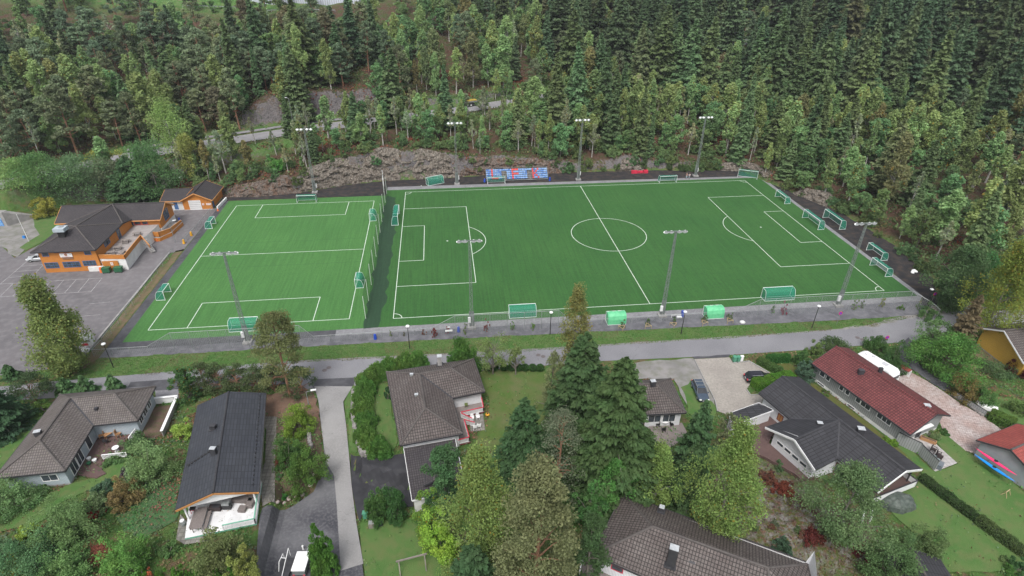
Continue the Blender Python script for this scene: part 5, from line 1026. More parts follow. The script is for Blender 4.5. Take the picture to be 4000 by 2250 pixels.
def wheelie(x, y, rz, m, label, z=0.015, group='wheeled bins along the drives'):
    r = thing('wheeled_bin', label, 'wheeled bin', (x, y, z), rz, group); mb = MB(); mb.prism([(-.27,-.3),(.27,-.3),(.27,.3),(-.27,.3)], .1, 1.0, m); mb.build('body', r)
    mb = MB(); mb.box((0,.02,1.04), (.6,.72,.09), m); mb.build('lid', r); mb = MB(); [mb.tube([(s*.30,-.28,.1),(s*.24,-.28,.1)], .1, BLACK, 8) for s in (-1,1)]; mb.build('wheel', r)
for (k,x,y), a, lab in ((('f4',1128,392),0,'left green wheeled bin at the top of the paved driveway'),(('f4',1162,392),.2,'right green wheeled bin at the top of the paved driveway')): p = g(k,x,y); wheelie(p[0], p[1], a, GB, lab)
p = g('f4', 1194, 388); boxy('cable_cabinet', 'narrow pale grey cabinet beside the green wheeled bins', 'cabinet', (p[0], p[1], 0), [('body', [((0,0,.55),(.5,.35,1.1),LAMPW)]), ('cap', [((0,0,1.13),(.56,.4,.06),WHITE)])])
p = T('f2', 905, 1070); wheelie(p[0], p[1], 1.5, GB, 'green wheeled bin left of the bent thuja', p[2]+.02); p = T('f2', 1000, 1110); wheelie(p[0], p[1], .1, mat('dark_bin', (.03,.05,.045), (.03,.045,.04), 2, .5), 'dark wheeled bin in front of the bent thuja', p[2]+.02)
p = T('f2', 952, 1130); boxy('storage_bin', 'low grey open compost bin on the lawn corner', 'storage bin', (p[0], p[1], p[2]), [('body', [((0,0,.4),(1.0,.7,.8),WOOD)]), ('lid', [((-.25,0,.84),(.42,.66,.05),STEEL),((.25,0,.84),(.42,.66,.05),STEEL)])])
p = g('n2', 905, 1040); r = thing('recycling_container', 'grey igloo-shaped recycling container behind the big birch', 'recycling container', (p[0], p[1], .01), .2); mb = MB(); mb.prism([(-1,-.8),(1,-.8),(1,.8),(-1,.8)], 0, 1.5, LAMPW); mb.prism([(-.85,-.7),(.85,-.7),(.85,.7),(-.85,.7)], 1.5, 1.85, LAMPW); mb.build('body', r); mb = MB(); mb.box((-.1,-.82,.5),(1.0,.03,.5), REDP); mb.box((.1,-.82,1.15),(1.4,.03,.5), mat('dark_print', (.1,.1,.11), (.5,.5,.5), 6, .6)); mb.build('printed_panel', r)
p = g('n2', 905, 1095); r = thing('rubble_sacks', 'pale sacks piled beside the recycling container', 'sacks', (p[0], p[1], 0)); mb = MB()
for k in range(5): mb.lathe((rnd.uniform(-.6,.6), rnd.uniform(-.8,.8), 0), [(.35,0),(.45,.2),(.3,.42),(.05,.5)], WHREN, 8)
mb.build('sack', r, smooth=True)
p = g('n6', 235, 200); r = thing('rubble_sacks', 'white sacks lying on the black gravel by the round tree', 'sacks', (p[0], p[1], 0)); mb = MB(); [mb.lathe((rnd.uniform(-1,1), rnd.uniform(-.5,.5), 0), [(.35,0),(.4,.15),(.3,.3),(.05,.36)], WHITE, 8) for k in range(5)]; mb.build('sack', r, smooth=True)
boxy('foam_mats', 'red foam mats stacked at the foot of the rock', 'foam mats', (71.0, 73.2, .01), [('mat', [((-1.6,0,.4),(1.9,.9,.8),REDP)]), ('mat', [((.4,.1,.3),(1.6,.8,.6),REDP)]), ('mat', [((2.0,0,.42),(1.3,.9,.84),REDP)])])
boxy('ball_cart', 'white frame cart with blue box beside the near mast', 'cart', (54.2,-5.2,.01), [('frame', [((0,0,.55),(2.6,.06,.06),WHITE),((-1.2,0,.28),(.06,.06,.55),WHITE),((.2,-.3,.25),(1.0,.5,.25),WHITE)]), ('box', [((.9,0,.75),(.4,.5,1.3),BLUEP)])])
boxy('notice_board', 'white notice boards on the gate beside the blue bin', 'notice board', (11.0,-6.45,0), [('board', [((-.6,0,.95),(1.3,.05,.35),WHITE)]), ('panel', [((-.6,0,1.7),(.45,.05,.18),WHITE)])])
p = g('n7', 1280, 345)
r = thing('log_pipe', 'grey pipe lying beside the clubhouse ramp', 'pipe', (*g('f7', 1850, 680)[:2], .3)); mb = MB(); q0, q1 = Vector(g('f7', 1815, 712)), Vector(g('f7', 1880, 632)); c_ = (q0+q1)/2; mb.tube([q0-c_, q1-c_], .45, WOOD, 12); mb.build('pipe', r); r.location = (c_.x, c_.y, .45)
boxy('goal_beam', 'white stacked boards beside the garage wall', 'boards', (-48.6,58.5,.01), [('board', [((0,1.5,.35),(.35,6.5,.7),WHITE)])], R_(-4))
r = thing('traffic_cone', 'orange cone beside the white boards', 'cone', (-48.3,55.6,.01)); mb = MB(); mb.lathe((0,0,0), [(.28,0),(.28,.05),(.2,.06),(.04,.7)], ORP, 12); mb.build('body', r)
p = g('p', 1128, 448); r = thing('football', 'white ball on the turf near the corner flag', 'ball', (*g('n1', 195, 547)[:2], .13)); mb = MB(); mb.lathe((0,0,0), [(.02,-.11),(.08,-.08),(.11,0),(.08,.08),(.02,.11)], WHITE, 10); mb.build('ball', r, smooth=True)

# ------------------------------------------------------------------ lamps and signs
def lamp(x, y, h, label, z=0, ang=0, m=BLACK, head='disc', group='park lamps along the road', tilt=0):
    r = thing('street_lamp', label, 'street lamp', (x, y, z), ang, group); mb = MB(); mb.tube([(0,0,-.1),(0,0,1.2),(0,0,h)], [.08,.08,.05], m, 6); mb.build('pole', r)
    mb = MB()
    if head == 'disc': mb.lathe((0,0,0), [(.08,0),(.30,.06),(.36,.16),(.28,.28),(.08,.34)], LAMPW, 12); o = mb.build('lamp_head', r, loc=(0,0,h-.05), smooth=True)
    else:
        mb.beam((0,0,h),(.9,0,h+.15), .06, .06, m); mb.box((1.1,0,h+.17), (.8,.28,.14), LAMPW); mb.build('lamp_head', r)
for (x, y), lab in (((3.4,-10.0),'black lamp standing on the verge near the red creeper'),((28.8,-8.3),'black lamp left of the tall birch and spruce'),((52.9,-10.6),'black lamp in front of the right-hand dugout'),((78.2,-11.3),'black lamp between the verge and the road, by the wide goal'),((-45.7,-10.0),'black lamp at the corner of the car park'),((103.5,-7.9),'black lamp at the right end of the long fence'),((-21.6,-7.6),'black lamp half hidden behind the brown pine')): lamp(x, y, 4.8, lab)
p = T('f2', 530, 345); lamp(p[0], p[1], 3.4, 'slim grey lamp at the side street corner', p[2], PI*.05, STEEL, 'arm', None)
p = g('k5', 1325, 480); lamp(p[0], p[1], 5.4, 'tall thin grey pole on the car park edge by the blue bin', 0, .3, STEEL, 'arm', None)
p = g('k5', 218, 470); r = thing('flagpole', 'bare white flagpole on the grass left of the clubhouse', 'flagpole', (p[0], p[1], 0)); mb = MB(); mb.tube([(0,0,-.1),(0,0,6.8)], [.07,.045], WHITE, 8); mb.build('pole', r); mb = MB(); mb.lathe((0,0,6.8), [(.04,0),(.09,.06),(.04,.14)], WHITE, 8); mb.build('finial', r)
p = g('k5', 185, 445); boxy('blue_box', 'small blue marker box on the gravel beside the flagpole', 'box', (p[0], p[1], 0), [('body', [((0,0,.3),(.5,.4,.6),mat('sky_blue_plastic', (.03,.22,.6), (.03,.2,.55), 2, .4))])])
for k, x, y, h, lab in (('k1',465,1160,8,'pale lamp rising above the round trees by the underpass'),('k2',1035,890,9,'grey lamp beside the forest road above the rock face'),('k2',285,960,9,'grey lamp beside the forest road, left of the bare birches'),('k3',370,590,9,'lamp showing between the trees behind the second far mast'),('k1',1385,1440,3.5,'grey lamp behind the orange garage roof')):
    p = T(k, x, y); lamp(p[0], p[1], h, lab, p[2], 2.6, STEEL, 'arm' if h > 4 else 'disc', 'lamps along the forest road')
for k, x, y, h, lab in (('k1',465,100,9,'lamp far up left beside a lone spruce'),('k1',1070,110,9,'lamp at the top edge near the red bushes'),('k2',545,170,9,'lamp beside the guard rail of the upper road')):
    p = T(k, x, y); lamp(p[0], p[1], h, lab, p[2], 2.6, STEEL, 'arm', 'lamps along the upper road')
SBL = mat('sign_blue', (.03,.06,.55), (.03,.05,.5), 2, .5); SRD = mat('sign_red', (.65,.03,.05), (.6,.03,.05), 2, .5)
def nosign(x, y, h, label, z=0, ang=0, white=False, pm=STEEL):
    r = thing('road_sign', label, 'road sign', (x, y, z), ang, 'round road signs'); mb = MB(); mb.tube([(0,0,-.1),(0,0,h)], .035, pm, 6); mb.build('pole', r)
    mb = MB(); mb.lathe((0,0,0), [(.36,-.02),(.36,.02)], SRD, 20); o = mb.build('disc', r, loc=(0,-.06,h-.2)); o.rotation_euler.x = PI/2
    mb = MB(); mb.lathe((0,0,0), [(.27,.02),(.27,.03)], WHITE if white else SBL, 20)
    if white: mb.box((0,0,.035), (.40,.09,.02), SRD if not white else DARK)
    else: mb.box((0,0,.04), (.62,.07,.02), SRD, .8); 
    mb.build('face', o)
p = g('k8', 515, 1100); nosign(p[0], p[1], 2.9, 'round no-parking sign on the bare mound of the verge')
p = g('k8', 1220, 955); nosign(p[0], p[1], 3.0, 'round no-parking sign on the pale post at the fence end', pm=WOOD)
p = g('k8', 865, 1275); nosign(p[0], p[1], 2.6, 'round no-parking sign between the two yews at the driveway mouth')
p = g('n6', 762, 690); nosign(p[0], p[1], 2.2, 'round white road sign among the trees at the end of the road', white=True)
r = thing('steel_hoist', 'red steel frame standing in the grass at the right edge', 'steel hoist', (*g('n6', 1560, 285)[:2], 0)); mb = MB(); mb.tube([(0,0,0),(0,0,.3),(.05,0,4.2)], .09, SRD, 6); mb.tube([(.05,0,4.2),(-1.2,0,3.9)], .09, SRD, 6); mb.box((-1.0,0,3.6), (.5,.4,.3), SRD); mb.build('frame', r)

# ------------------------------------------------------------------ vehicles
def car(name, label, cat, loc, rz, L, Wd_, H, paint, wagon=True, rails=False, hood=.26):
    r = thing(name, label, cat, loc, rz); W2 = Wd_/2
    GL = mat('car_glass', (.012,.014,.018), (.02,.024,.03), 1, .08, spec=.7)
    def loft(st, m, nm, smooth=True):
        mb = MB(); rings = []
        for x, w, zb, zt, tw in st:
            i = len(mb.v); rings.append(i); mb.v += [(x,-w*.96,zb),(x,-w,zb+(zt-zb)*.35),(x,-w*.985,zb+(zt-zb)*.75),(x,-tw,zt-.01),(x,-tw*.6,zt+.015),(x,0,zt+.025),(x,tw*.6,zt+.015),(x,tw,zt-.01),(x,w*.985,zb+(zt-zb)*.75),(x,w,zb+(zt-zb)*.35),(x,w*.96,zb)]
        k = mb.mi(m)
        for a, b in zip(rings[:-1], rings[1:]):
            for t in range(11): mb.f.append((a+t, a+(t+1) % 11, b+(t+1) % 11, b+t)); mb.m.append(k)
        mb.f.append(tuple(rings[0]+t for t in range(11))); mb.m.append(k); mb.f.append(tuple(rings[-1]+t for t in reversed(range(11)))); mb.m.append(k)
        return mb.build(nm, r, smooth)
    h1 = H*.60; f_ = L/2
    loft([(f_, W2*.72, .32, h1*.72, W2*.62), (f_-.12, W2*.9, .24, h1*.80, W2*.8), (f_-.5, W2*.99, .22, h1*.90, W2*.9), (f_-L*hood, W2, .22, h1, W2*.93), (0, W2, .22, h1+.02, W2*.93), (-f_+.8, W2, .22, h1+.03, W2*.92), (-f_+.15, W2*.95, .26, h1*.98, W2*.86), (-f_, W2*.84, .34, h1*.86, W2*.76)], paint, 'body')
    xr = -f_+.28 if wagon else -f_+1.0; xt = -f_+.65 if wagon else -f_+1.55; xw = f_-L*hood-.02; xm = f_-L*hood-.80
    gl = MB(); zz = h1-.01; A = [(xw, W2*.90, zz), (xm, W2*.74, H-.05), (xt, W2*.74, H-.04), (xr, W2*.86, zz)]
    for s in (-1, 1): gl.face([(x, s*w, z) for x, w, z in A][::s], GL)
    gl.face([(xw,-W2*.9,zz),(xw,W2*.9,zz),(xm,W2*.74,H-.05),(xm,-W2*.74,H-.05)], GL); gl.face([(xr,W2*.86,zz),(xr,-W2*.86,zz),(xt,-W2*.74,H-.04),(xt,W2*.74,H-.04)], GL); gl.build('windows', r)
    rf = MB(); n = 6; xs = np.linspace(xt-.06, xm+.05, n)
    for i in range(n-1):
        for j in range(4):
            y0, y1 = -W2*.75+W2*1.5*j/4, -W2*.75+W2*1.5*(j+1)/4; zf = lambda x, y: H-.03+.05*(1-(y/(W2*.75))**2)*(1-abs(2*(x-xs[0])/(xs[-1]-xs[0])-1)**3)
            rf.face([(xs[i],y0,zf(xs[i],y0)),(xs[i+1],y0,zf(xs[i+1],y0)),(xs[i+1],y1,zf(xs[i+1],y1)),(xs[i],y1,zf(xs[i],y1))], paint)
    rf.build('roof', r, smooth=True); pl = MB()
    for s in (-1, 1):
        for x0, x1 in ((xw, xm), (xr, xt)): pl.beam((x0, s*W2*.89, zz), (x1, s*W2*.745, H-.04), .06, .06, paint)
        for t in ((.38,.68) if wagon else (.5,)): x = xm+(xt-xm)*t; pl.beam((x, s*W2*.90, zz), (x, s*W2*.75, H-.04), .05, .07, paint)
    pl.build('pillars', r)
    if rails:
        rl = MB(); [rl.tube([(xm-.1, s*W2*.70, H+.04), (xt+.1, s*W2*.70, H+.05)], .03, STEEL, 5) for s in (-1, 1)]; rl.build('roof_rails', r)
        if rails == 2: rl = MB(); [rl.box((xm+(xt-xm)*t,0,H+.07), (.07,W2*1.5,.04), STEEL) for t in (.25,.7)]; rl.build('roof_bars', r)
    for x in (f_-.85, -f_+.85):
        for s in (-1, 1):
            w = MB(); w.tube([(0,-.1,0),(0,.1,0)], .33, BLACK, 16); o = w.build('wheel', r, loc=(x, s*(W2-.08), .33)); h = MB(); h.tube([(0,-.115,0),(0,.115,0)], .20, STEEL, 10); h.build('rim', o)
    for s in (-1, 1):
        h = MB(); h.box((f_-.10, s*W2*.66, h1*.72), (.26,.34,.15), LAMPW); h.build('headlight', r); h = MB(); h.box((-f_+.08, s*W2*.72, h1*.82), (.16,.30,.22), SRD); h.build('tail_light', r)
        h = MB(); h.box((xw-.25, s*(W2+.09), h1+.04), (.16,.2,.13), paint); h.build('mirror', r)
    h = MB(); h.box((f_+.005,0,.48), (.03,.5,.11), WHITE); h.box((-f_-.0,0,.62), (.03,.5,.11), WHITE); h.build('number_plate', r); h = MB(); h.box((f_-.02,0,h1*.62), (.06,W2*1.0,.14), DARK); h.build('grille', r); return r
PB = mat('dark_blue_paint', (.045,.065,.095), (.05,.07,.10), .5, .22, spec=.6); PK = mat('black_car_paint', (.012,.012,.020), (.014,.014,.022), .5, .18, spec=.6); PS = mat('silver_paint', (.50,.52,.53), (.48,.50,.51), .5, .28, metal=.4)
a, b = g('f4', 770, 585, .7), g('f4', 838, 740, .7); car('parked_car', 'dark blue estate car parked on the gravel with its nose to the camera', 'car', ((a[0]+b[0])/2+.1, (a[1]+b[1])/2, .01), math.atan2(b[1]-a[1], b[0]-a[0]), 4.7, 1.8, 1.5, PB, True, 2)
a, b = g('f4', 1235, 530, .7), g('f4', 1440, 510, .7); car('parked_car', 'black estate car parked behind the clipped hedge on pale paving', 'car', ((a[0]+b[0])/2+.3, (a[1]+b[1])/2-.5, .02), math.atan2(b[1]-a[1], b[0]-a[0])-.1, 4.7, 1.85, 1.46, PK, True, 1)
car('parked_car', 'silver hatchback parked behind the clubhouse corner', 'car', (-79.0, 31.4, .01), PI+.1, 4.3, 1.78, 1.5, PS, True)
a = [T('p', 1178, 271), T('p', 1205, 267)]; dr = Vector(a[1])-Vector(a[0]); tz_ = a[0][2]
r = thing('truck', 'dark truck with a yellow load passing on the forest road behind trees', 'truck', (a[0][0]+2.5, a[0][1]+2.4, 10.1), R_(22))
for pn, bs_ in (('chassis', [((0,0,.8),(8,2.2,.35),DARK)]), ('cab', [((3.4,0,1.8),(1.9,2.4,2.2),mat('truck_green', (.05,.08,.07),(.05,.07,.06),2,.4))]), ('windscreen', [((4.37,0,2.2),(.05,2.0,.9),GLASS)]), ('load_bed', [((-1.2,0,1.3),(6.2,2.4,.5),DARK),((-1.2,-1.22,1.7),(6.2,.05,.4),STEEL)]), ('load', [((-1.2,0,1.8),(3.4,1.9,.5),mat('dull_yellow', (.42,.30,.06),(.36,.26,.05),2,.6))])):
    mb = MB(); [mb.box(c, s, m) for c, s, m in bs_]; mb.build(pn, r)
for x in (-3.2,-2,3.2):
    for s in (-1, 1): w = MB(); w.tube([(0,-.15,0),(0,.15,0)], .5, BLACK, 14); o = w.build('wheel', r, loc=(x, s*1.05, .5)); h = MB(); h.tube([(0,-.17,0),(0,.17,0)], .28, WHITE, 10); h.build('rim', o)
# caravan
a, b = Vector(g('f5', 725, 250, 2.5)), Vector(g('f5', 930, 370, 2.5)); c_ = (a+b)/2; r = thing('caravan', 'white caravan parked behind the red-roofed house', 'caravan', (c_.x+.1, c_.y-.2, .02), math.atan2(b.y-a.y, b.x-a.x))
mb = MB(); k = mb.mi(WHITE); ring = []
for x, zt, ins in ((-3.3,1.9,.3),(-3.15,2.35,.06),(-2.7,2.58,0),(2.6,2.58,0),(3.1,2.3,.06),(3.35,1.7,.12),(3.42,.8,.15)):
    i = len(mb.v); ring.append(i); w = 1.15-ins; zt2 = zt; mb.v += [(x,-w,.45),(x,-w,zt2-.25),(x,-w+.12,zt2-.05),(x,0,zt2+.03),(x,w-.12,zt2-.05),(x,w,zt2-.25),(x,w,.45)]
for p_, q_ in zip(ring[:-1], ring[1:]):
    for t in range(7): mb.f.append((p_+t, p_+(t+1) % 7, q_+(t+1) % 7, q_+t)); mb.m.append(k)
mb.f.append(tuple(ring[0]+t for t in range(7))); mb.m.append(k); mb.f.append(tuple(ring[-1]+t for t in reversed(range(7)))); mb.m.append(k); mb.build('body', r, smooth=False)
for c, s in (((3.36,0,1.55),(.06,1.5,.6)),((1.6,-1.17,1.6),(1.1,.04,.55)),((-1.0,-1.17,1.6),(.9,.04,.55)),((-3.32,0,1.5),(.05,1.5,.5))): mb = MB(); mb.box(c, s, GLASS); mb.build('window', r)
for c, s in (((1.0,.1,2.66),(.9,.7,.10)),((-1.2,.3,2.64),(.5,.4,.08)),((-2.2,-.2,2.64),(.4,.3,.08))): mb = MB(); mb.box(c, s, mat('hatch_grey', (.5,.5,.52),(.42,.42,.45),4,.3)); mb.build('roof_hatch', r)
mb = MB(); mb.tube([(3.4,.3,.45),(4.6,0,.45),(3.4,-.3,.45)], .05, STEEL, 5); mb.build('drawbar', r)
for s in (-1, 1): w = MB(); w.tube([(0,-.1,0),(0,.1,0)], .33, BLACK, 14); w.build('wheel', r, loc=(0, s*1.02, .34))
# trailers on the dark drive
p = T('n4', 2125, 1330); a = T('n4', 2120, 1250); r = thing('box_trailer', 'white-topped box trailer on the dark driveway', 'trailer', (a[0], a[1]-.2, a[2]), R_(-6))
for pn, bs_ in (('body', [((0,0,.85),(1.5,2.4,.8),STEEL)]), ('lid', [((0,0,1.32),(1.6,2.5,.16),WHITE)]), ('tailgate', [((0,-1.22,.85),(1.45,.06,.6),mat('tailgate_grey', (.16,.18,.18),(.14,.16,.16),2,.4))]), ('tail_light', [((-.6,-1.27,.55),(.25,.05,.12),SRD)]), ('tail_light', [((.6,-1.27,.55),(.25,.05,.12),SRD)])): mb = MB(); [mb.box(c, s, m) for c, s, m in bs_]; mb.build(pn, r)
for s in (-1, 1): w = MB(); w.tube([(s*.78,0,.32),(s*.95,0,.32)], .31, BLACK, 14); w.build('wheel', r)
mb = MB(); mb.beam((0,1.2,.45),(0,2.6,.45), .1, .1, STEEL); mb.build('drawbar', r)
a = T('n4', 1880, 1330); r = thing('flat_trailer', 'flat trailer with a white loading frame beside the box trailer', 'trailer', (a[0]-.2, a[1]+.1, a[2]), R_(-8))
mb = MB(); mb.box((0,0,.55), (1.5,2.6,.12), DARK); mb.build('bed', r); mb = MB(); mb.tube([(-.5,1.2,.6),(-.5,1.2,1.5),(-.5,.0,1.7),(-.5,-.6,.7)], .04, WHITE, 5); mb.tube([(.1,1.6,.6),(.1,1.6,2.0),(.1,-1.2,.8)], .04, WHITE, 5); mb.tube([(-.5,.6,1.6),(.1,.6,1.5)], .04, WHITE, 5); mb.build('loading_frame', r)
for s in (-1, 1): w = MB(); w.tube([(s*.78,0,.3),(s*.92,0,.3)], .3, BLACK, 12); w.build('wheel', r)
a = T('n4', 2125, 990); r = thing('jockey_post', 'small white post with a ball on the dark driveway', 'post', (a[0], a[1], a[2])); mb = MB(); mb.tube([(0,0,0),(0,0,.5)], .12, WHITE, 8); mb.build('post', r); mb = MB(); mb.lathe((0,0,.62), [(.03,-.14),(.12,-.08),(.14,0),(.1,.1),(.02,.14)], WHITE, 10); mb.build('knob', r)

# ------------------------------------------------------------------ furniture and garden things
WPL = mat('white_plastic', (.78,.78,.78), (.72,.72,.72), 2, .4); TEAK = mat('teak_wood', (.38,.21,.10), (.32,.17,.08), 2, .6); RATT = mat('dark_rattan', (.045,.035,.035), (.06,.045,.045), 8, .8); GRW = mat('grey_rattan', (.19,.165,.155), (.15,.13,.125), 6, .8)
def chair(x, y, z, rz, m, label, group=None, arms=True, s=1.0):
    r = thing('garden_chair', label, 'chair', (x, y, z), rz, group); r.scale = (s,)*3
    mb = MB(); mb.box((0,0,.43), (.5,.5,.06), m); mb.build('seat', r); mb = MB(); mb.box((0,.24,.72), (.48,.05,.5), m); mb.build('backrest', r)
    for sx in (-1, 1):
        for sy in (-1, 1): mb = MB(); mb.beam((sx*.22,sy*.22,0),(sx*.21,sy*.21,.42), .05, .05, m); mb.build('leg', r)
        if arms: mb = MB(); mb.box((sx*.26,0,.64), (.06,.5,.05), m); mb.box((sx*.26,-.2,.53), (.05,.05,.2), m); mb.build('armrest', r)
    return r
def table(x, y, z, rz, L, w, m, label, rnd_=False, h=.74):
    r = thing('garden_table', label, 'table', (x, y, z), rz); mb = MB()
    if rnd_: mb.lathe((0,0,h-.04), [(L/2,0),(L/2,.05)], m, 20)
    else: mb.box((0,0,h-.02), (L,w,.05), m)
    mb.build('tabletop', r)
    if rnd_: mb = MB(); mb.lathe((0,0,0), [(.3,0),(.28,.04),(.05,.08),(.05,h-.04)], m, 10); mb.build('pedestal', r)
    else:
        for sx in (-1, 1):
            for sy in (-1, 1): mb = MB(); mb.box((sx*(L/2-.1),sy*(w/2-.1),(h-.05)/2), (.07,.07,h-.05), m); mb.build('leg', r)
WG = 'white plastic chairs on the slabs below the balcony'
for i, (x, y, a) in enumerate(((703,665,0),(785,650,.2),(745,795,PI),(805,775,PI))):
    p = g('n5', x, y+25, 0.0); chair(p[0], p[1], .02, a, WPL, ['white plastic chair, upper left of four by the red-railed steps','white plastic chair, upper right of four by the red-railed steps','white plastic chair, lower left of four by the red-railed steps','white plastic chair, lower right of four by the red-railed steps'][i], WG)
sheet('slab_patio', gs('n5', [(670,640),(860,600),(890,830),(680,860)]), .012, SLAB)
p = g('n5', 600, 440, .32); table(p[0], p[1], .31, .3, 1.3, 1.3, WPL, 'table with a white cloth on the covered balcony')
for x, y, a in ((545,455,-1.6),(620,500,PI),(680,450,1.6)): p = g('n5', x, y, .32); chair(p[0], p[1], .31, a, mat('green_cushion', (.16,.20,.07),(.14,.18,.06),2,.8), f'green cushioned chair {"left of" if x < 600 else "in front of" if x < 650 else "right of"} the balcony table', 'green balcony chairs', False)
r = thing('robot_mower', 'yellow and black robot mower on the mossy lawn', 'robot mower', (*g('n5', 922, 620)[:2], .02)); mb = MB(); mb.lathe((0,0,0), [(.32,0),(.34,.12),(.26,.22),(.1,.27)], YELP, 12); mb.build('shell', r, smooth=True); mb = MB(); mb.lathe((0,0,0), [(.14,.26),(.12,.30)], BLACK, 10); mb.build('cap', r)
p = g('f4', 467, 985, .05); table(p[0], p[1], .10, 0, 1.2, 1.2, WPL, 'round white table on the weathered plank deck', True)
for x, y, a, lab in ((405,985,-1.6,'left'),(535,985,1.6,'right'),(462,1035,PI,'near')): q = g('f4', x, y+15, .1); chair(q[0], q[1], .10, a, BLACK, f'black chair on the {lab} side of the round white table', 'black deck chairs')
p = g('n3', 305, 545, .2); table(p[0], p[1], .14, .9, 1.7, .9, TEAK, 'teak table in the corner of the brown deck')
for x, y, a, lab in ((185,575,-1.2,'left-hand'),(420,555,1.7,'right-hand')): q = g('n3', x, y, .2); chair(q[0], q[1], .14, a, TEAK, f'{lab} teak armchair at the teak table', 'teak armchairs', True, 1.3)
q = g('n3', 235, 650, .2); chair(q[0], q[1], .14, PI, DARK, 'dark folding chair in front of the teak table'); q = g('n3', 385, 765, .2); table(q[0], q[1], .14, 0, .9, .9, LAMPW, 'small round pale table behind the white picket rail', True)
q = g('f1', 592, 700, .3); r = thing('plant_pots', 'group of planted tubs on the brown deck edge', 'plant pots', (q[0], q[1], .14)); 
for dx, dy in ((0,0),(-.4,.9),(.5,.5)): mb = MB(); mb.lathe((dx,dy,0), [(.22,0),(.3,.35),(.27,.36)], LAMPW if dx else GRNP, 10); mb.build('pot', r)
q = g('n4', 540, 545, .3); ta, tb_ = g('n4', 530, 640, .9), g('n4', 600, 400, .9); tang = math.atan2(tb_[1]-ta[1], tb_[0]-ta[0]); table(q[0], q[1], .31, tang, 3.2, 1.2, GRW, 'long grey rattan dining table on the white veranda deck'); 
for s, lab in ((-1,'left'),(1,'right')): boxy('garden_bench', f'grey rattan bench {lab} of the long veranda table', 'bench', (q[0]+s*.85, q[1]-s*.15, .31), [('seat', [((0,0,.42),(2.6,.45,.1),GRW)]), ('leg', [((-1.2,0,.2),(.1,.4,.4),GRW),((1.2,0,.2),(.1,.4,.4),GRW)])], tang)
q = g('n4', 1180, 260, .3); boxy('corner_sofa', 'grey rattan corner sofa against the veranda wall', 'sofa', (q[0], q[1]+.4, .31), [('seat', [((0,0,.3),(2.6,.9,.6),GRW)]), ('backrest', [((0,.5,.55),(2.6,.2,.7),GRW)]), ('side_seat', [((1.25,-.6,.3),(.8,1.2,.6),GRW)])], -.15); q = g('n4', 1185, 370, .3); boxy('footstool', 'square grey rattan stool in front of the corner sofa', 'footstool', (q[0], q[1], .31), [('seat', [((0,0,.25),(.9,.8,.45),GRW)])], -.15)
q = g('n4', 945, 340, .3); boxy('grill', 'black and steel gas grill on the veranda', 'grill', (q[0], q[1], .31), [('cart', [((0,0,.4),(1.1,.5,.8),BLACK)]), ('hood', [((0,0,.98),(.9,.55,.35),STEEL)])], -.1); q = g('n4', 770, 360, .3); boxy('storage_bench', 'dark wooden chest beside the grill', 'chest', (q[0], q[1], .31), [('body', [((0,0,.35),(1.4,.6,.7),RATT)]), ('lid', [((.2,0,.73),(.8,.5,.06),DARK)])], -.1)
q = g('n4', 425, 400, .3); boxy('high_chair', 'red step chair at the left end of the veranda', 'chair', (q[0], q[1], .31), [('seat', [((0,0,.6),(.5,.5,.06),REDP)]), ('leg', [((-.2,-.2,.3),(.05,.05,.6),REDP),((.2,-.2,.3),(.05,.05,.6),REDP),((-.2,.2,.3),(.05,.05,.6),REDP),((.2,.2,.3),(.05,.05,.6),REDP)]), ('cushion', [((0,0,.7),(.7,.5,.14),BLACK)])])
q = g('n4', 270, 600, 0); r = thing('rain_barrel', 'grey rain barrel at the veranda corner post', 'barrel', (q[0], q[1], 0)); mb = MB(); mb.lathe((0,0,0), [(.26,0),(.31,.4),(.27,.85),(.24,.86)], STEEL, 12); mb.build('barrel', r); mb = MB(); mb.lathe((0,0,.86), [(.27,0),(.25,.05)], LAMPW, 12); mb.build('lid', r)
for i, (x, y, a) in enumerate(((1245,985,.5),(1285,1025,.9),(1290,1045,2.3))): q = g('f5', x, y, .3); chair(q[0], q[1], .03, a, RATT, ['dark rattan armchair nearest the planter on the stone terrace','dark rattan armchair behind the terrace table','dark rattan armchair beside the grey cushion box'][i], 'dark rattan armchairs', True, 1.25)
q = g('f5', 1250, 1030, .4); table(q[0]-.1, q[1]-.1, .03, R_(-40), 1.5, .8, mat('smoke_glass', (.25,.30,.30),(.22,.27,.27),1,.2), 'glass-topped table between the rattan armchairs', h=.5)
q = g('f5', 1290, 1100, .3); boxy('cushion_box', 'grey cushion box at the end of the board fence', 'box', (q[0], q[1], .03), [('body', [((0,0,.35),(1.1,.8,.7),mat('grey_plastic', (.14,.16,.18),(.12,.14,.16),2,.5))]), ('lid', [((0,0,.73),(1.16,.86,.07),MATS['grey_plastic'])])], .7)
q = g('f5', 1210, 905, .3); boxy('planter', 'long wooden planter with grasses on the stone terrace', 'planter', (q[0], q[1], .03), [('box', [((0,0,.25),(2.0,.5,.5),TEAK)]), ('soil', [((0,0,.49),(1.8,.36,.04),SOIL)])], -.75)
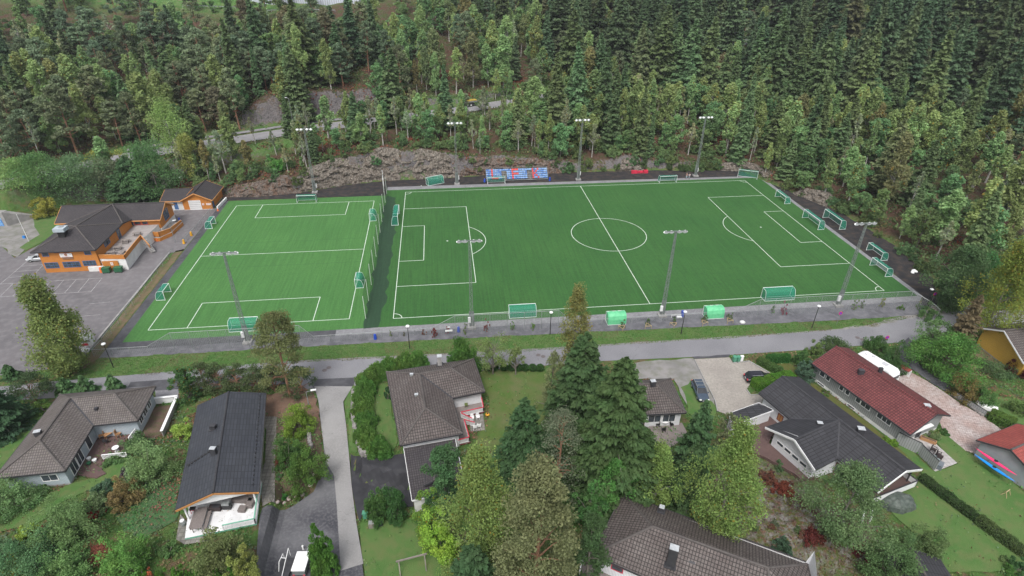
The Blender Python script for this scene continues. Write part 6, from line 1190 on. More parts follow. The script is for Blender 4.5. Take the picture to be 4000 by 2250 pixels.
def kayak(a, b, m, label, z):
    A, B = Vector((*a, z)), Vector((*b, z)); c = (A+B)/2; r = thing('kayak', label, 'kayak', c, math.atan2(B.y-A.y, B.x-A.x), 'kayaks hung on the garage wall'); L = (B-A).length; mb = MB(); ring = []; k = mb.mi(m)
    for t in np.linspace(-1, 1, 15):
        w = .26*(1-abs(t)**2.2)+.01; i = len(mb.v); ring.append(i); mb.v += [(t*L/2, w*math.cos(q), w*.62*math.sin(q)+.10*t*t) for q in np.linspace(0, 2*PI, 10, endpoint=False)]
    for p_, q_ in zip(ring[:-1], ring[1:]):
        for t in range(10): mb.f.append((p_+t, p_+(t+1) % 10, q_+(t+1) % 10, q_+t)); mb.m.append(k)
    mb.build('hull', r, smooth=True); mb = MB(); mb.lathe((0,0,.17), [(.22,0),(.24,.05),(.2,.06)], BLACK, 12); mb.build('cockpit', r)
    mb = MB(); mb.beam((-L*.3,0,-.25),(-L*.3,0,.22), .05, .04, DARK); mb.beam((L*.3,0,-.25),(L*.3,0,.22), .05, .04, DARK); mb.build('strap', r)
kayak((82.7,-44.3),(84.3,-49.4), mat('kayak_blue', (.01,.25,.70),(.01,.23,.66),1,.3), 'bright blue kayak, lower of the two on the garage wall', 1.1)
kayak((82.95,-43.9),(84.6,-49.0), mat('kayak_pink', (.75,.04,.16),(.70,.04,.15),1,.3), 'pink-red kayak, upper of the two on the garage wall', 1.8)
q = g('f5', 1690, 1085, .3); r = thing('bicycle_wheels', 'two spare bicycle wheels leaning under the kayaks', 'bicycle wheels', (q[0], q[1], .35)); 
for dx in (-.35, .4):
    mb = MB(); n = 20; mb.tube([(dx+.33*math.cos(t), dx*-.8, .33*math.sin(t)) for t in np.linspace(0, 2*PI, n+1)], .035, BLACK, 5, cap=False); w = mb.build('wheel', r); mb = MB(); [mb.beam((dx,dx*-.8,0),(dx+.31*math.cos(t),dx*-.8,.31*math.sin(t)), .012,.012, STEEL) for t in np.linspace(0, 2*PI, 9)[:-1]]; mb.build('spokes', w)
q = g('f5', 985, 1370, .5); r = thing('covered_boat', 'grey-green tarpaulin over a heap under the balcony', 'covered heap', (q[0], q[1], 0)); mb = MB(); TP_ = mat('grey_tarpaulin', (.065,.085,.072),(.11,.13,.115),1.8,.6,1.0,5,c3=(.035,.045,.04),sc3=2.5,f3=.7); n1, n2 = 18, 10; k = mb.mi(TP_)
for i in range(n2+1):
    for j in range(n1): t = i/n2; a_ = j/n1*2*PI; rr_ = (1-t)*1.0; z = 1.5*math.sqrt(max(0, 1-rr_**2.4))+.18*math.sin(a_*5)*rr_*t; mb.v.append((2.3*rr_*math.cos(a_)*(1+.08*math.sin(a_*7)), 1.5*rr_*math.sin(a_)*(1+.08*math.sin(a_*6)), max(0, z)))
for i in range(n2):
    for j in range(n1): mb.f.append((i*n1+j, i*n1+(j+1) % n1, (i+1)*n1+(j+1) % n1, (i+1)*n1+j)); mb.m.append(k)
mb.build('tarpaulin', r); mb = MB(); mb.box((0,0,.4), (2.8,1.6,.6), WOOD); mb.build('load', r)
q = g('f6', 2390, 600); r = thing('sawhorse', 'light wooden sawhorse on the lawn near the right edge', 'sawhorse', (q[0], q[1], 0), .4); LW = mat('light_wood', (.42,.33,.19),(.36,.28,.16),2,.7); mb = MB(); mb.beam((-.5,0,.75),(.5,0,.75), .08, .1, LW); mb.build('beam', r)
for sx in (-1, 1):
    for sy in (-1, 1): mb = MB(); mb.beam((sx*.42,0,.74),(sx*.5,sy*.35,0), .06, .06, LW); mb.build('leg', r)
a, b = T('f2', 1130, 1420), T('f2', 1300, 1385); r = thing('swing_set', 'wooden swing frame on the lawn at the bottom edge', 'swing frame', (a[0], a[1], a[2])); dx, dy = 3.0, .55
mb = MB(); mb.beam((-.3,-.1,2.1),(dx+.3,dy,2.1), .16, .16, WOOD); mb.build('crossbeam', r)
for x, y in ((0,0),(dx,dy)):
    mb = MB(); mb.beam((x,y,2.1),(x-.1,y+.8,0), .12, .12, WOOD); mb.beam((x,y,2.1),(x+.1,y-.8,0), .12, .12, WOOD); mb.build('leg', r)
def tri(px, py, lab):
    p = g('k7', px, py); r = thing('tree_guard', lab, 'tree guard', (p[0], p[1], 0), rnd.random(), 'triangular wooden guards round young verge trees'); P_ = [(.7*math.cos(a), .7*math.sin(a)) for a in (PI/2, PI*7/6, PI*11/6)]
    for i in range(3): mb = MB(); mb.beam((*P_[i],.65),(*P_[(i+1) % 3],.65), .07, .09, LW); mb.build('rail', r); mb = MB(); mb.beam((*P_[i],0),(*P_[i],.7), .07, .07, LW); mb.build('post', r)
for i, (x, y) in enumerate(((828,1135),(1022,1122),(1216,1112),(1447,1098),(1637,1082))): tri(x, y, ['wooden triangle guard behind the left dugout corner, first of five','second wooden triangle guard from the left on the verge','wooden triangle guard left of the lamp by the dugout','wooden triangle guard under the right-hand dugout','wooden triangle guard right of the right-hand dugout'][i])
q = g('k7', 1738, 1082); r = thing('boulder', 'pale stone lying on the verge right of the tree guards', 'stone', (q[0], q[1], 0)); mb = MB(); mb.lathe((0,0,0), [(.5,0),(.55,.15),(.3,.35),(.05,.4)], WHREN, 8); mb.build('stone', r, smooth=True)
q = g('k8', 1270, 985); r = thing('boulder', 'grey boulder at the fence end beside the lamp', 'boulder', (q[0], q[1], 0)); mb = MB(); mb.lathe((0,0,0), [(.9,0),(1.0,.3),(.6,.65),(.1,.8)], ROCKM, 9); mb.build('stone', r); 
for k, x, y, lab in (('n7',1940,610,'left manhole cover near the tall birch'),('n7',1987,625,'right manhole cover near the tall birch'),('f2',655,62,'right manhole cover at the side street mouth'),('f2',627,79,'left manhole cover at the side street mouth'),('f5',675,133,'manhole cover on the road above the caravan'),('f5',712,148,'second manhole cover on the road above the caravan')):
    q = g(k, x, y); r = MB(); r.lathe((0,0,0), [(.40,0),(.40,.012)], mat('cast_iron', (.10,.085,.085),(.13,.11,.11),4,.7), 20); o = r.build('manhole_cover', loc=(q[0], q[1], .009)); tag(o, lab, 'manhole cover', 'manhole covers in the road')
def stones(pts, s, label, group=None, name='rock_edging', m=None, z=None):
    r = thing(name, label, 'stone edging', (0,0,0)); rr = random.Random(len(pts))
    for i in range(len(pts)):
        p = pts[i]; mb = MB(); k = s*rr.uniform(.7,1.25); mb.lathe((p[0], p[1], (z if z is not None else hz(p[0], p[1]))-.05), [(k*.8,0),(k,k*.4),(k*.75,k*.85),(k*.15,k)], m or mat('pink_granite', (.42,.34,.31),(.36,.31,.29),2,.85,.4,6), 7); mb.build('stone', r)
def along(pts, sp):
    o = []
    for a, b in zip(pts[:-1], pts[1:]):
        L = math.hypot(b[0]-a[0], b[1]-a[1]); n = max(1, int(L/sp)); o += [(a[0]+(b[0]-a[0])*k/n, a[1]+(b[1]-a[1])*k/n) for k in range(n)]
    return o
stones(along(P2('f2', [(315,965),(395,948),(480,915),(540,875),(555,800),(620,820)]), .8), .34, 'row of pale pink boulders round the garden bed on the dark drive')
def stonewall(pts, h0, label, th=.45):
    r = thing('stone_wall', label, 'stone wall', (0,0,0)); mb = MB(); M = mat('dry_stone', (.25,.235,.225),(.17,.16,.155),1.6,.9,.9,5,c3=(.33,.32,.31),sc3=3); rr = random.Random(4)
    for a in along(pts, .42):
        for k in range(int(h0/.3)): q = hz(a[0], a[1]-.6); mb.box((a[0]+rr.uniform(-.05,.05), a[1]+rr.uniform(-.05,.05), q+.15+k*.3), (.46,th,.29), M, rr.uniform(-.4,.4))
    mb.build('courses', r)
stonewall(P2('f2', [(820,240),(818,400),(838,520),(855,600),(880,655),(950,665)]), 1.0, 'curved dry stone wall under the thuja hedge')
stonewall(gs('f2', [(520,450),(530,560),(545,610)]), .8, 'short mossy stone wall between the yews and the side street')
stonewall(gs('f5', [(1390,570),(1520,650),(1630,735)]), .5, 'low wall along the pink paving', .3)
gw = thing('garden_wall', 'low grey wall with a red tiled cap beside the caravan', 'wall', (0,0,0)); a, b = g('f5', 995, 395), g('f5', 1065, 430); mb = MB(); mb.beam((a[0],a[1],.6),(b[0],b[1],.6), .3, 1.3, WHREN); mb.build('wall', gw); mb = MB(); a, b = g('f5', 1000, 345, 1.4), g('f5', 1075, 385, 1.4); mb.beam(a, b, .9, .1, TILER2); mb.build('cap', gw)
r = thing('fence', 'low grey board fence along the right side of the pink paving', 'fence'); a, b = g('f5', 1395, 575), g('f5', 1635, 725); mb = MB(); mb.beam((a[0],a[1],.5),(b[0],b[1],.5), .08, .95, GRBRD); mb.build('boards', r); mb = MB(); mb.beam((a[0],a[1],1.0),(b[0],b[1],1.0), .14, .05, DARK); mb.build('cap_rail', r)
q = g('f5', 1625, 665); r = thing('rowing_boat', 'small white upturned boat behind the grey board fence', 'boat', (q[0]+.4, q[1]+.2, 0), -.7); mb = MB(); ring = []; k = mb.mi(WPL)
for t in np.linspace(-1, 1, 9): w = .75*(1-abs(t)**3*.5); i = len(mb.v); ring.append(i); mb.v += [(t*1.6,-w,0),(t*1.6,-w*.9,.5),(t*1.6,-w*.3,.72*(1-abs(t)**4*.4)),(t*1.6,w*.3,.72*(1-abs(t)**4*.4)),(t*1.6,w*.9,.5),(t*1.6,w,0)]
for p_, q_ in zip(ring[:-1], ring[1:]):
    for t in range(5): mb.f.append((p_+t, q_+t, q_+t+1, p_+t+1)); mb.m.append(k)
mb.f.append(tuple(ring[0]+t for t in range(6))); mb.m.append(k); mb.f.append(tuple(ring[-1]+t for t in reversed(range(6)))); mb.m.append(k); mb.build('hull', r); mb = MB(); mb.box((0,0,.74), (2.4,.06,.06), STEEL); mb.build('keel', r)
# picnic tables on the terrace
for i, (x, y, a) in enumerate(((-61.3,27.3,.3),(-61.0,29.6,.2),(-58.8,27.2,1.5),(-60.8,33.0,0),(-59.8,36.6,.1))):
    boxy('picnic_table', ['grey picnic table in the near left corner of the terrace','grey picnic table against the clubhouse terrace wall','grey picnic table beside the orange railing','grey picnic table in the middle of the terrace','grey picnic table at the top of the terrace steps'][i], 'picnic table', (x, y, 2.6), [('tabletop', [((0,0,.73),(1.6,.7,.05),WOOD)]), ('bench', [((0,-.65,.44),(1.6,.25,.05),WOOD)]), ('bench', [((0,.65,.44),(1.6,.25,.05),WOOD)]), ('frame', [((-.6,0,.38),(.08,1.3,.07),WOOD),((.6,0,.38),(.08,1.3,.07),WOOD),((-.6,0,.2),(.08,.6,.4),WOOD),((.6,0,.2),(.08,.6,.4),WOOD)])], a, 'grey picnic tables on the terrace')

# ------------------------------------------------------------------ the two people
SKIN = mat('skin', (.45,.28,.21),(.42,.26,.19),3,.6); HAIR = mat('blond_hair', (.45,.36,.24),(.38,.3,.2),6,.8); HAIRD = mat('dark_hair', (.06,.045,.035),(.05,.04,.03),6,.8)
def skinmesh(name, J, E, root, m, sub=1):
    me = bpy.data.meshes.new(name); me.from_pydata([j[0] for j in J], E, []); me.materials.append(m); o = bpy.data.objects.new(name, me); C.objects.link(o); o.parent = root
    md = o.modifiers.new('skin', 'SKIN'); me.skin_vertices or None
    if not me.skin_vertices: 
        bm = bmesh.new(); bm.from_mesh(me); bm.verts.layers.skin.verify(); bm.to_mesh(me); bm.free()
    for v, j in zip(me.skin_vertices[0].data, J): v.radius = (j[1], j[2] if len(j) > 2 else j[1])
    me.skin_vertices[0].data[0].use_root = True; s = o.modifiers.new('sub', 'SUBSURF'); s.levels = sub; s.render_levels = sub; return o
def person(x, y, rz, label, jacket, trousers, hair, lean=0.0, arms='down', H=1.76):
    r = thing('person', label, 'person', (x, y, .0), rz); r.scale = (H/1.76,)*3; L = lambda z: lean*z
    J = [((0,L(.95),.95),.13,.10),((0,L(1.15),1.15),.13,.095),((0,L(1.38),1.38),.15,.10),((0,L(1.50),1.50),.055),((0,L(1.6)+-.01,1.60),.075,.085),((0,L(1.7)-.01,1.70),.085,.095)]; E = [(0,1),(1,2),(2,3),(3,4),(4,5)]
    def add(p, rad, par): J.append((p, rad)); E.append((par, len(J)-1)); return len(J)-1
    for s in (-1, 1):
        h = add((s*.09,L(.88),.88),.085,0); k = add((s*.11,L(.5)-.01,.48),.06,h); a = add((s*.12,L(.1)+.01,.10),.042,k); add((s*.13,-.13,.045),.035,a)
        sh = add((s*.19,L(1.40),1.40),.055,2)
        if arms == 'down': el = add((s*.25,L(1.12)+.03,1.12),.042,sh); wr = add((s*.24,L(.9)-.05,.89),.028,el); hd = (s*.24,-.07,.82)
        else: el = add((s*.27,L(1.12)+.02,1.14),.042,sh); wr = add((s*.12,-.20,1.12),.028,el); hd = (s*.05,-.24,1.13)
        pm = add(hd, .03, wr)
        for f in range(4): b_ = (hd[0]+(f-1.5)*.018, hd[1]-.03, hd[2]-.04); kx = add(b_, .009, pm); add((b_[0], b_[1]+.005, b_[2]-(.035,.042,.04,.03)[f]), .007, kx)
        th_ = add((hd[0]-s*.035, hd[1]-.02, hd[2]-.005), .010, pm); add((hd[0]-s*.045, hd[1]-.04, hd[2]-.03), .008, th_)
    skinmesh('body', J, E, r, SKIN)
    J2 = [((0,L(.93),.93),.15,.12),((0,L(1.15),1.15),.155,.115),((0,L(1.40),1.40),.165,.11)]; E2 = [(0,1),(1,2)]
    for s in (-1, 1):
        J2.append(((s*.20,L(1.41),1.41),.07)); E2.append((2,len(J2)-1)); J2.append((J[[i for i, j in enumerate(J) if abs(j[0][0]-s*(.25 if arms == 'down' else .27)) < 1e-6][0]][0],.058)); E2.append((len(J2)-2,len(J2)-1))
        q = (s*.24,L(.9)-.05,.93) if arms == 'down' else (s*.14,-.17,1.12); J2.append((q,.045)); E2.append((len(J2)-2,len(J2)-1))
    skinmesh('jacket', J2, E2, r, jacket); J3 = [((0,L(.93),.93),.15,.12)]; E3 = []
    for s in (-1, 1):
        for k, (p_, rd_) in enumerate((((s*.095,L(.84),.84),.10),((s*.11,L(.48)-.01,.48),.078),((s*.12,L(.14)+.01,.13),.062))): J3.append((p_, rd_)); E3.append((0 if k == 0 else len(J3)-2, len(J3)-1))
    skinmesh('trousers', J3, E3, r, trousers); skinmesh('hair', [((0,L(1.72)+.015,1.74),.088,.1),((0,L(1.62)+.05,1.64),.075,.07)], [(0,1)], r, hair)
    fc = MB(); y0 = L(1.62)-.095
    for s in (-1, 1): fc.box((s*.032,y0-.003,1.665), (.018,.01,.01), DARK)
    fc.box((0,y0-.012,1.635), (.018,.025,.035), SKIN); fc.box((0,y0-.002,1.595), (.045,.01,.01), DKRED); fc.build('face', r)
    for s in (-1, 1): sh_ = MB(); sh_.box((s*.13,-.06,.04), (.10,.27,.08), DARK); sh_.build('shoe', r)
JEAN = mat('light_jeans', (.30,.40,.44),(.26,.36,.40),3,.8)
person(83.75, 67.0, R_(-8), 'person with fair hair, brown top and light jeans, leaning left', mat('brown_top', (.22,.13,.12),(.18,.11,.10),3,.8), JEAN, HAIR, .06, 'down', 1.82)
person(84.6, 67.0, R_(5), 'person in a pale pink jacket and light jeans, nearer the mast', mat('pale_pink_jacket', (.72,.62,.68),(.66,.56,.62),3,.7), JEAN, HAIRD, 0, 'fold', 1.72)
# ------------------------------------------------------------------ top of the frame
p = T('k1', 1400, 60); q = T('k2', 640, 100); r = thing('guard_rail', 'pale guard rail of the upper road along the top edge', 'guard rail'); mb = MB(); pts = [T('k1', 1380+40*i, 58+i*1.2) for i in range(11)]+[T('k2', 70+48*i, 96-8*math.sin(i/11*PI)) for i in range(12)]
mb.tube([(a[0],a[1],a[2]+.9) for a in pts], .22, STEEL, 4, cap=False); mb.build('rail', r); mb = MB(); [mb.beam(a, (a[0],a[1],a[2]+.9), .15, .15, STEEL) for a in pts]; mb.build('post', r)
a = T('k2', 300, 24); b_ = T('k2', 780, 45); r = thing('warehouse', 'pale grey flat industrial building at the top edge', 'building', (0,0,0)); dxy = (b_[0]-a[0], b_[1]-a[1]); L = math.hypot(*dxy); u_ = (dxy[0]/L, dxy[1]/L); n_ = (-u_[1], u_[0])
A = (a[0]-u_[0]*60, a[1]-u_[1]*60); mb = MB(); mb.prism([A, b_[:2], (b_[0]+n_[0]*30, b_[1]+n_[1]*30), (A[0]+n_[0]*30, A[1]+n_[1]*30)], a[2]-4, a[2]+9, boardmat('pale_cladding', (.52,.55,.62), (.48,.51,.58), 1.2)); mb.build('wall', r)
A2 = (A[0]-n_[0]*.5, A[1]-n_[1]*.5); B2 = (b_[0]-n_[0]*.5+u_[0]*.5, b_[1]-n_[1]*.5+u_[1]*.5); mb = MB(); mb.prism([A2, B2, (b_[0]+n_[0]*31+u_[0]*.5, b_[1]+n_[1]*31), (A[0]+n_[0]*31, A[1]+n_[1]*31)], a[2]+9.005, a[2]+9.6, STEEL); mb.build('roof', r)
# ------------------------------------------------------------------ trees and shrubs
BARKW = mat('birch_bark', (.52,.50,.47), (.36,.34,.31), 1.5, .8, c3=(.08,.075,.07), sc3=5, f3=.9)
BARKP = mat('pine_bark', (.30,.15,.09), (.21,.12,.08), 1.0, .9, c3=(.12,.09,.07), sc3=3)
BARKG = mat('grey_bark', (.19,.17,.15), (.13,.115,.10), 1.5, .9, c3=(.26,.24,.22), sc3=4)
def leafmesh(name, ctr, size, rng, orient=None, autumn=0.0, asp=1.0, tint=None, flat=.0):
    """one small four-sided leaf clump per centre, as a single mesh"""
    n = len(ctr); a = rng.normal(size=(n, 3))
    if orient is not None: a = orient+a*.35
    a /= np.linalg.norm(a, axis=1)[:, None]; b = rng.normal(size=(n, 3)); b[:, 2] *= (1-flat)
    b -= (b*a).sum(1)[:, None]*a; b /= np.linalg.norm(b, axis=1)[:, None]
    s = size*(.6+.8*rng.random(n)); A = a*(s*asp)[:, None]*.5; B = b*s[:, None]*.5
    v = np.stack([ctr-A-B*.6, ctr+A*.2-B, ctr+A, ctr-A*.1+B*.9], 1).reshape(-1, 3)
    me = bpy.data.meshes.new(name); me.vertices.add(4*n); me.vertices.foreach_set('co', v.ravel()); me.loops.add(4*n); me.loops.foreach_set('vertex_index', np.arange(4*n))
    me.polygons.add(n); me.polygons.foreach_set('loop_start', np.arange(0, 4*n, 4)); me.update(calc_edges=True)
    t = me.attributes.new('tint', 'FLOAT', 'FACE'); tt = rng.random(n)*.6+.2 if tint is None else tint*.62+rng.random(n)*.28+.05; t.data.foreach_set('value', tt.astype(np.float32))
    u = me.attributes.new('autumn', 'FLOAT', 'FACE'); u.data.foreach_set('value', ((rng.random(n) < autumn)*.8).astype(np.float32))
    me.materials.append(FOL); return me
def clumped(cs, rs, per, rng, squash=(1,1,1), bend=0):
    n = len(cs)*per; c = np.repeat(cs, per, 0); r = np.repeat(rs, per); d = rng.normal(size=(n, 3)); d /= np.linalg.norm(d, axis=1)[:, None]
    rr = rng.random(n)**.45; tn = np.repeat(rng.random(len(cs)), per)
    return c+d*(r*rr)[:, None]*np.array(squash), tn
def trunkmesh(name, H, r0, m, rng, limbs, lean=.02, top=.95):
    mb = MB(); x = y = 0; pts = []
    lx, ly = rng.normal(size=2)*lean*H
    for k in range(7): t = k/6; pts.append((lx*t*t, ly*t*t, H*top*t-.3*(k == 0)))
    mb.tube(pts, [r0*(1-.88*(k/6)) for k in range(7)], m, 6)
    for (z0, p) in limbs:
        t = min(max(z0/(H*top), 0), 1); b = (lx*t*t, ly*t*t, z0); mid = ((b[0]+p[0])/2, (b[1]+p[1])/2, (b[2]+p[2])/2+.12*math.hypot(p[0]-b[0], p[1]-b[1]))
        mb.tube([b, mid, p], [r0*.35*(1-t)+.03, r0*.2*(1-t)+.02, .012], m, 4, cap=False)
    return mb.mesh(name)
def broad(kind, seed, H, Wc, base, dens=1.0, leaf=.3, sparse=False, autumn=.02, nclump=70, per=55, bark=None, drop=1.0):
    """birch, aspen, maple and garden trees. base = fraction of bare trunk"""
    rng = np.random.default_rng(seed); cs = []; rs = []
    while len(cs) < nclump:
        t = rng.random()**.85; prof = {'birch': (math.sin(math.pi*min(1, t**.75*.93+.05)))**.75*(1-.25*t), 'round': math.sqrt(max(0, 1-(2*t-1)**2*.92)), 'column': (1-.75*t**1.6)*(.75+.25*min(1, t*6))}[kind]
        lob = .8+.35*math.sin(seed+t*9); a = rng.random()*6.283; lob2 = 1+.22*math.sin(a*2+seed)+.12*math.sin(a*5+seed*3)
        rad = Wc/2*prof*lob*lob2*(rng.random()**.38)*.86
        cs.append((rad*math.cos(a), rad*math.sin(a), H*(base+(1-base)*t*.97))); rs.append(Wc*(.075+.075*rng.random())*(1 if not sparse else .8))
    cs = np.array(cs); rs = np.array(rs)
    ctr, tn = clumped(cs, rs, int(per*dens), rng, (1, 1, 1.25 if kind != 'round' else .8))
    ctr[:, 2] -= drop*.25*np.hypot(ctr[:, 0], ctr[:, 1])*rng.random(len(ctr))
    ctr[:, 2] = np.maximum(ctr[:, 2], .25)
    cm = leafmesh('crown', ctr, leaf, rng, autumn=autumn, tint=tn, asp=1.3)
    idx = rng.permutation(len(cs))[:26 if not sparse else 46]
    limbs = [(max(H*base*.75, cs[i][2]-.9*math.hypot(cs[i][0], cs[i][1])-.3), cs[i]) for i in idx]
    tm = trunkmesh('trunk', H, H*.011+.05, bark or BARKW, rng, limbs, .012)
    return cm, tm
def spruce(seed, H, Wc, base=.06, leaf=.42, nl=28, nb=9, dens=1.0, droop=.28, bark=None, ragged=.25, pw=.8):
    rng = np.random.default_rng(seed); C_ = []; O_ = []; tn = []; limbs = []
    for i in range(nl):
        t = i/(nl-1); z = H*(base+(1-base)*t**.92*.985); R = Wc/2*((1-t)**pw)*(1+ragged*(rng.random()-.5))+.12
        for k in range(int(nb*(1-.45*t))+2):
            a = rng.random()*6.283; r = R*(.75+.35*rng.random()); m = max(3, int(r*5.2*dens)); f = np.linspace(.15, 1, m)+rng.normal(size=m)*.03; q = rng.random()
            x = r*f*math.cos(a); y = r*f*math.sin(a); zz = z-droop*r*f+.16*r*f**3+rng.normal(size=m)*.05
            w = np.maximum(0, .30*r*(1-.6*f))
            for s in (-1, 0, 1):
                off = s*w*(.4+.5*rng.random(m)); C_.append(np.stack([x-off*math.sin(a), y+off*math.cos(a), zz-abs(s)*.10-.1*rng.random(m)], 1))
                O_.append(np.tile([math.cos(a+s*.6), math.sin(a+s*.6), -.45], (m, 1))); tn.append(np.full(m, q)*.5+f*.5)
            if rng.random() < .2: limbs.append((z, (r*.9*math.cos(a), r*.9*math.sin(a), z-droop*r*.85)))
    ctr = np.concatenate(C_); ori = np.concatenate(O_); tn = np.clip(np.concatenate(tn), 0, 1)
    ctr[:, 2] = np.maximum(ctr[:, 2], .15)
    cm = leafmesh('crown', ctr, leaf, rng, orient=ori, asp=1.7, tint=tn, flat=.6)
    return cm, trunkmesh('trunk', H, H*.011+.05, bark or BARKG, rng, limbs[:45], .004, .98)
def pine(seed, H, Wc, base=.42, leaf=.34, n=46, per=60, bark=None):
    rng = np.random.default_rng(seed); cs = []; rs = []
    for i in range(n):
        t = rng.random()**.9; prof = (1-t**2.2)*.85+.22; a = rng.random()*6.283; r = Wc/2*prof*(.35+.65*rng.random()**.6)
        cs.append((r*math.cos(a), r*math.sin(a), H*(base+(1-base)*t*.96)+.12*r)); rs.append(Wc*(.10+.06*rng.random()))
    cs = np.array(cs); rs = np.array(rs); ctr, tn = clumped(cs, rs, per, rng, (1.1, 1.1, .58))
    cm = leafmesh('crown', ctr, leaf, rng, tint=tn, asp=1.3)
    limbs = [(max(H*base*.8, c[2]-.25*math.hypot(c[0], c[1])-.4), c) for c in cs[:34]]
    for k in range(6): a = rng.random()*6.28; z = H*(.2+.2*rng.random()); limbs.append((z, (.8*math.cos(a), .8*math.sin(a), z-.1)))
    return cm, trunkmesh('trunk', H, H*.012+.06, bark or BARKP, rng, limbs, .02, .97)
def shrub(seed, H, Wc, leaf=.16, n=40, per=60, autumn=0.0, spiky=False, bark=None):
    rng = np.random.default_rng(seed); d = rng.normal(size=(n, 3)); d[:, 2] = np.abs(d[:, 2]); d /= np.linalg.norm(d, axis=1)[:, None]; rr = .35+.62*rng.random(n)**.6
    lob = 1+.25*np.sin(np.arctan2(d[:, 1], d[:, 0])*3+seed)
    cs = d*rr[:, None]*np.array([Wc/2, Wc/2, H*.9])*lob[:, None]+np.array([0, 0, H*.04]); rs = Wc*(.09+.08*rng.random(n))
    ctr, tn = clumped(cs, rs, per, rng, (.9, .9, 1.5 if spiky else .9)); ctr[:, 2] = np.abs(ctr[:, 2])+.03
    cm = leafmesh('crown', ctr, leaf, rng, autumn=autumn, tint=tn, asp=1.9 if spiky else 1.2, orient=np.tile([0, 0, 1.2], (len(ctr), 1)) if spiky else None)
    mb = MB()
    for c in cs[:10]: mb.tube([(0, 0, -.05), tuple(c*.5+np.array([0, 0, .05])), tuple(c)], [.05, .03, .012], bark or BARKG, 4, cap=False)
    return cm, mb.mesh('stem')

PROTO = {}
def protos():
    P = PROTO
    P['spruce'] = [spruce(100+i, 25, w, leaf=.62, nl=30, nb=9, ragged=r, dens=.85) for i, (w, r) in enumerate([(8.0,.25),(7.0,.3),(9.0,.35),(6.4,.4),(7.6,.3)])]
    P['birch'] = [broad('birch', 200+i, 17.5, w, b, leaf=.42, nclump=74, per=52, autumn=a) for i, (w, b, a) in enumerate([(6.8,.24,.01),(5.8,.32,.04),(7.8,.18,.0),(5.2,.38,.02),(6.6,.26,.08)])]
    P['thin'] = [broad('birch', 230+i, 15, w, .42, leaf=.3, nclump=54, per=22, sparse=True, autumn=.06) for i, w in enumerate([4.6, 5.6, 4.0])]
    P['pine'] = [pine(300+i, 19, w, b, leaf=.46, n=62, per=52) for i, (w, b) in enumerate([(7.4,.30),(6.4,.38),(8.4,.22),(6.8,.28)])]
    P['aspen'] = [broad('round', 400+i, 13, w, .12, leaf=.42, nclump=72, per=50, bark=BARKG, drop=.5) for i, w in enumerate([8.0, 6.8, 9.2])]
    P['shrub'] = [shrub(500+i, 2.6, 3.8, leaf=.24, n=38, per=42) for i in range(3)]
protos()
def plant(kind, name, pm, loc, rz, s, col, label, cat, group=None):
    cm, tm = pm; r = thing(name, label, cat, loc, rz, group); r.scale = s if isinstance(s, tuple) else (s,)*3
    c = bpy.data.objects.new('crown', cm); C.objects.link(c); c.parent = r; c.color = (*col, 1)
    t = bpy.data.objects.new('trunk' if kind != 'shrub' else 'stem', tm); C.objects.link(t); t.parent = r
    return r
COL = dict(spruce=(.105,.155,.080), birch=(.255,.345,.140), thin=(.31,.35,.21), pine=(.172,.222,.128), aspen=(.165,.265,.110), shrub=(.15,.22,.09))
def jitter(c, rg, hue=.0, val=.25, brown=0.0):
    v = 1+val*(rg.random()*2-1); c = [x*v for x in c]
    if brown: c = [c[0]*(1-brown)+.155*brown, c[1]*(1-brown)+.095*brown, c[2]*(1-brown)+.06*brown]
    k = hue*(rg.random()*2-1); return (max(.005, c[0]*(1+k)), c[1], max(.005, c[2]*(1-k*.5)))

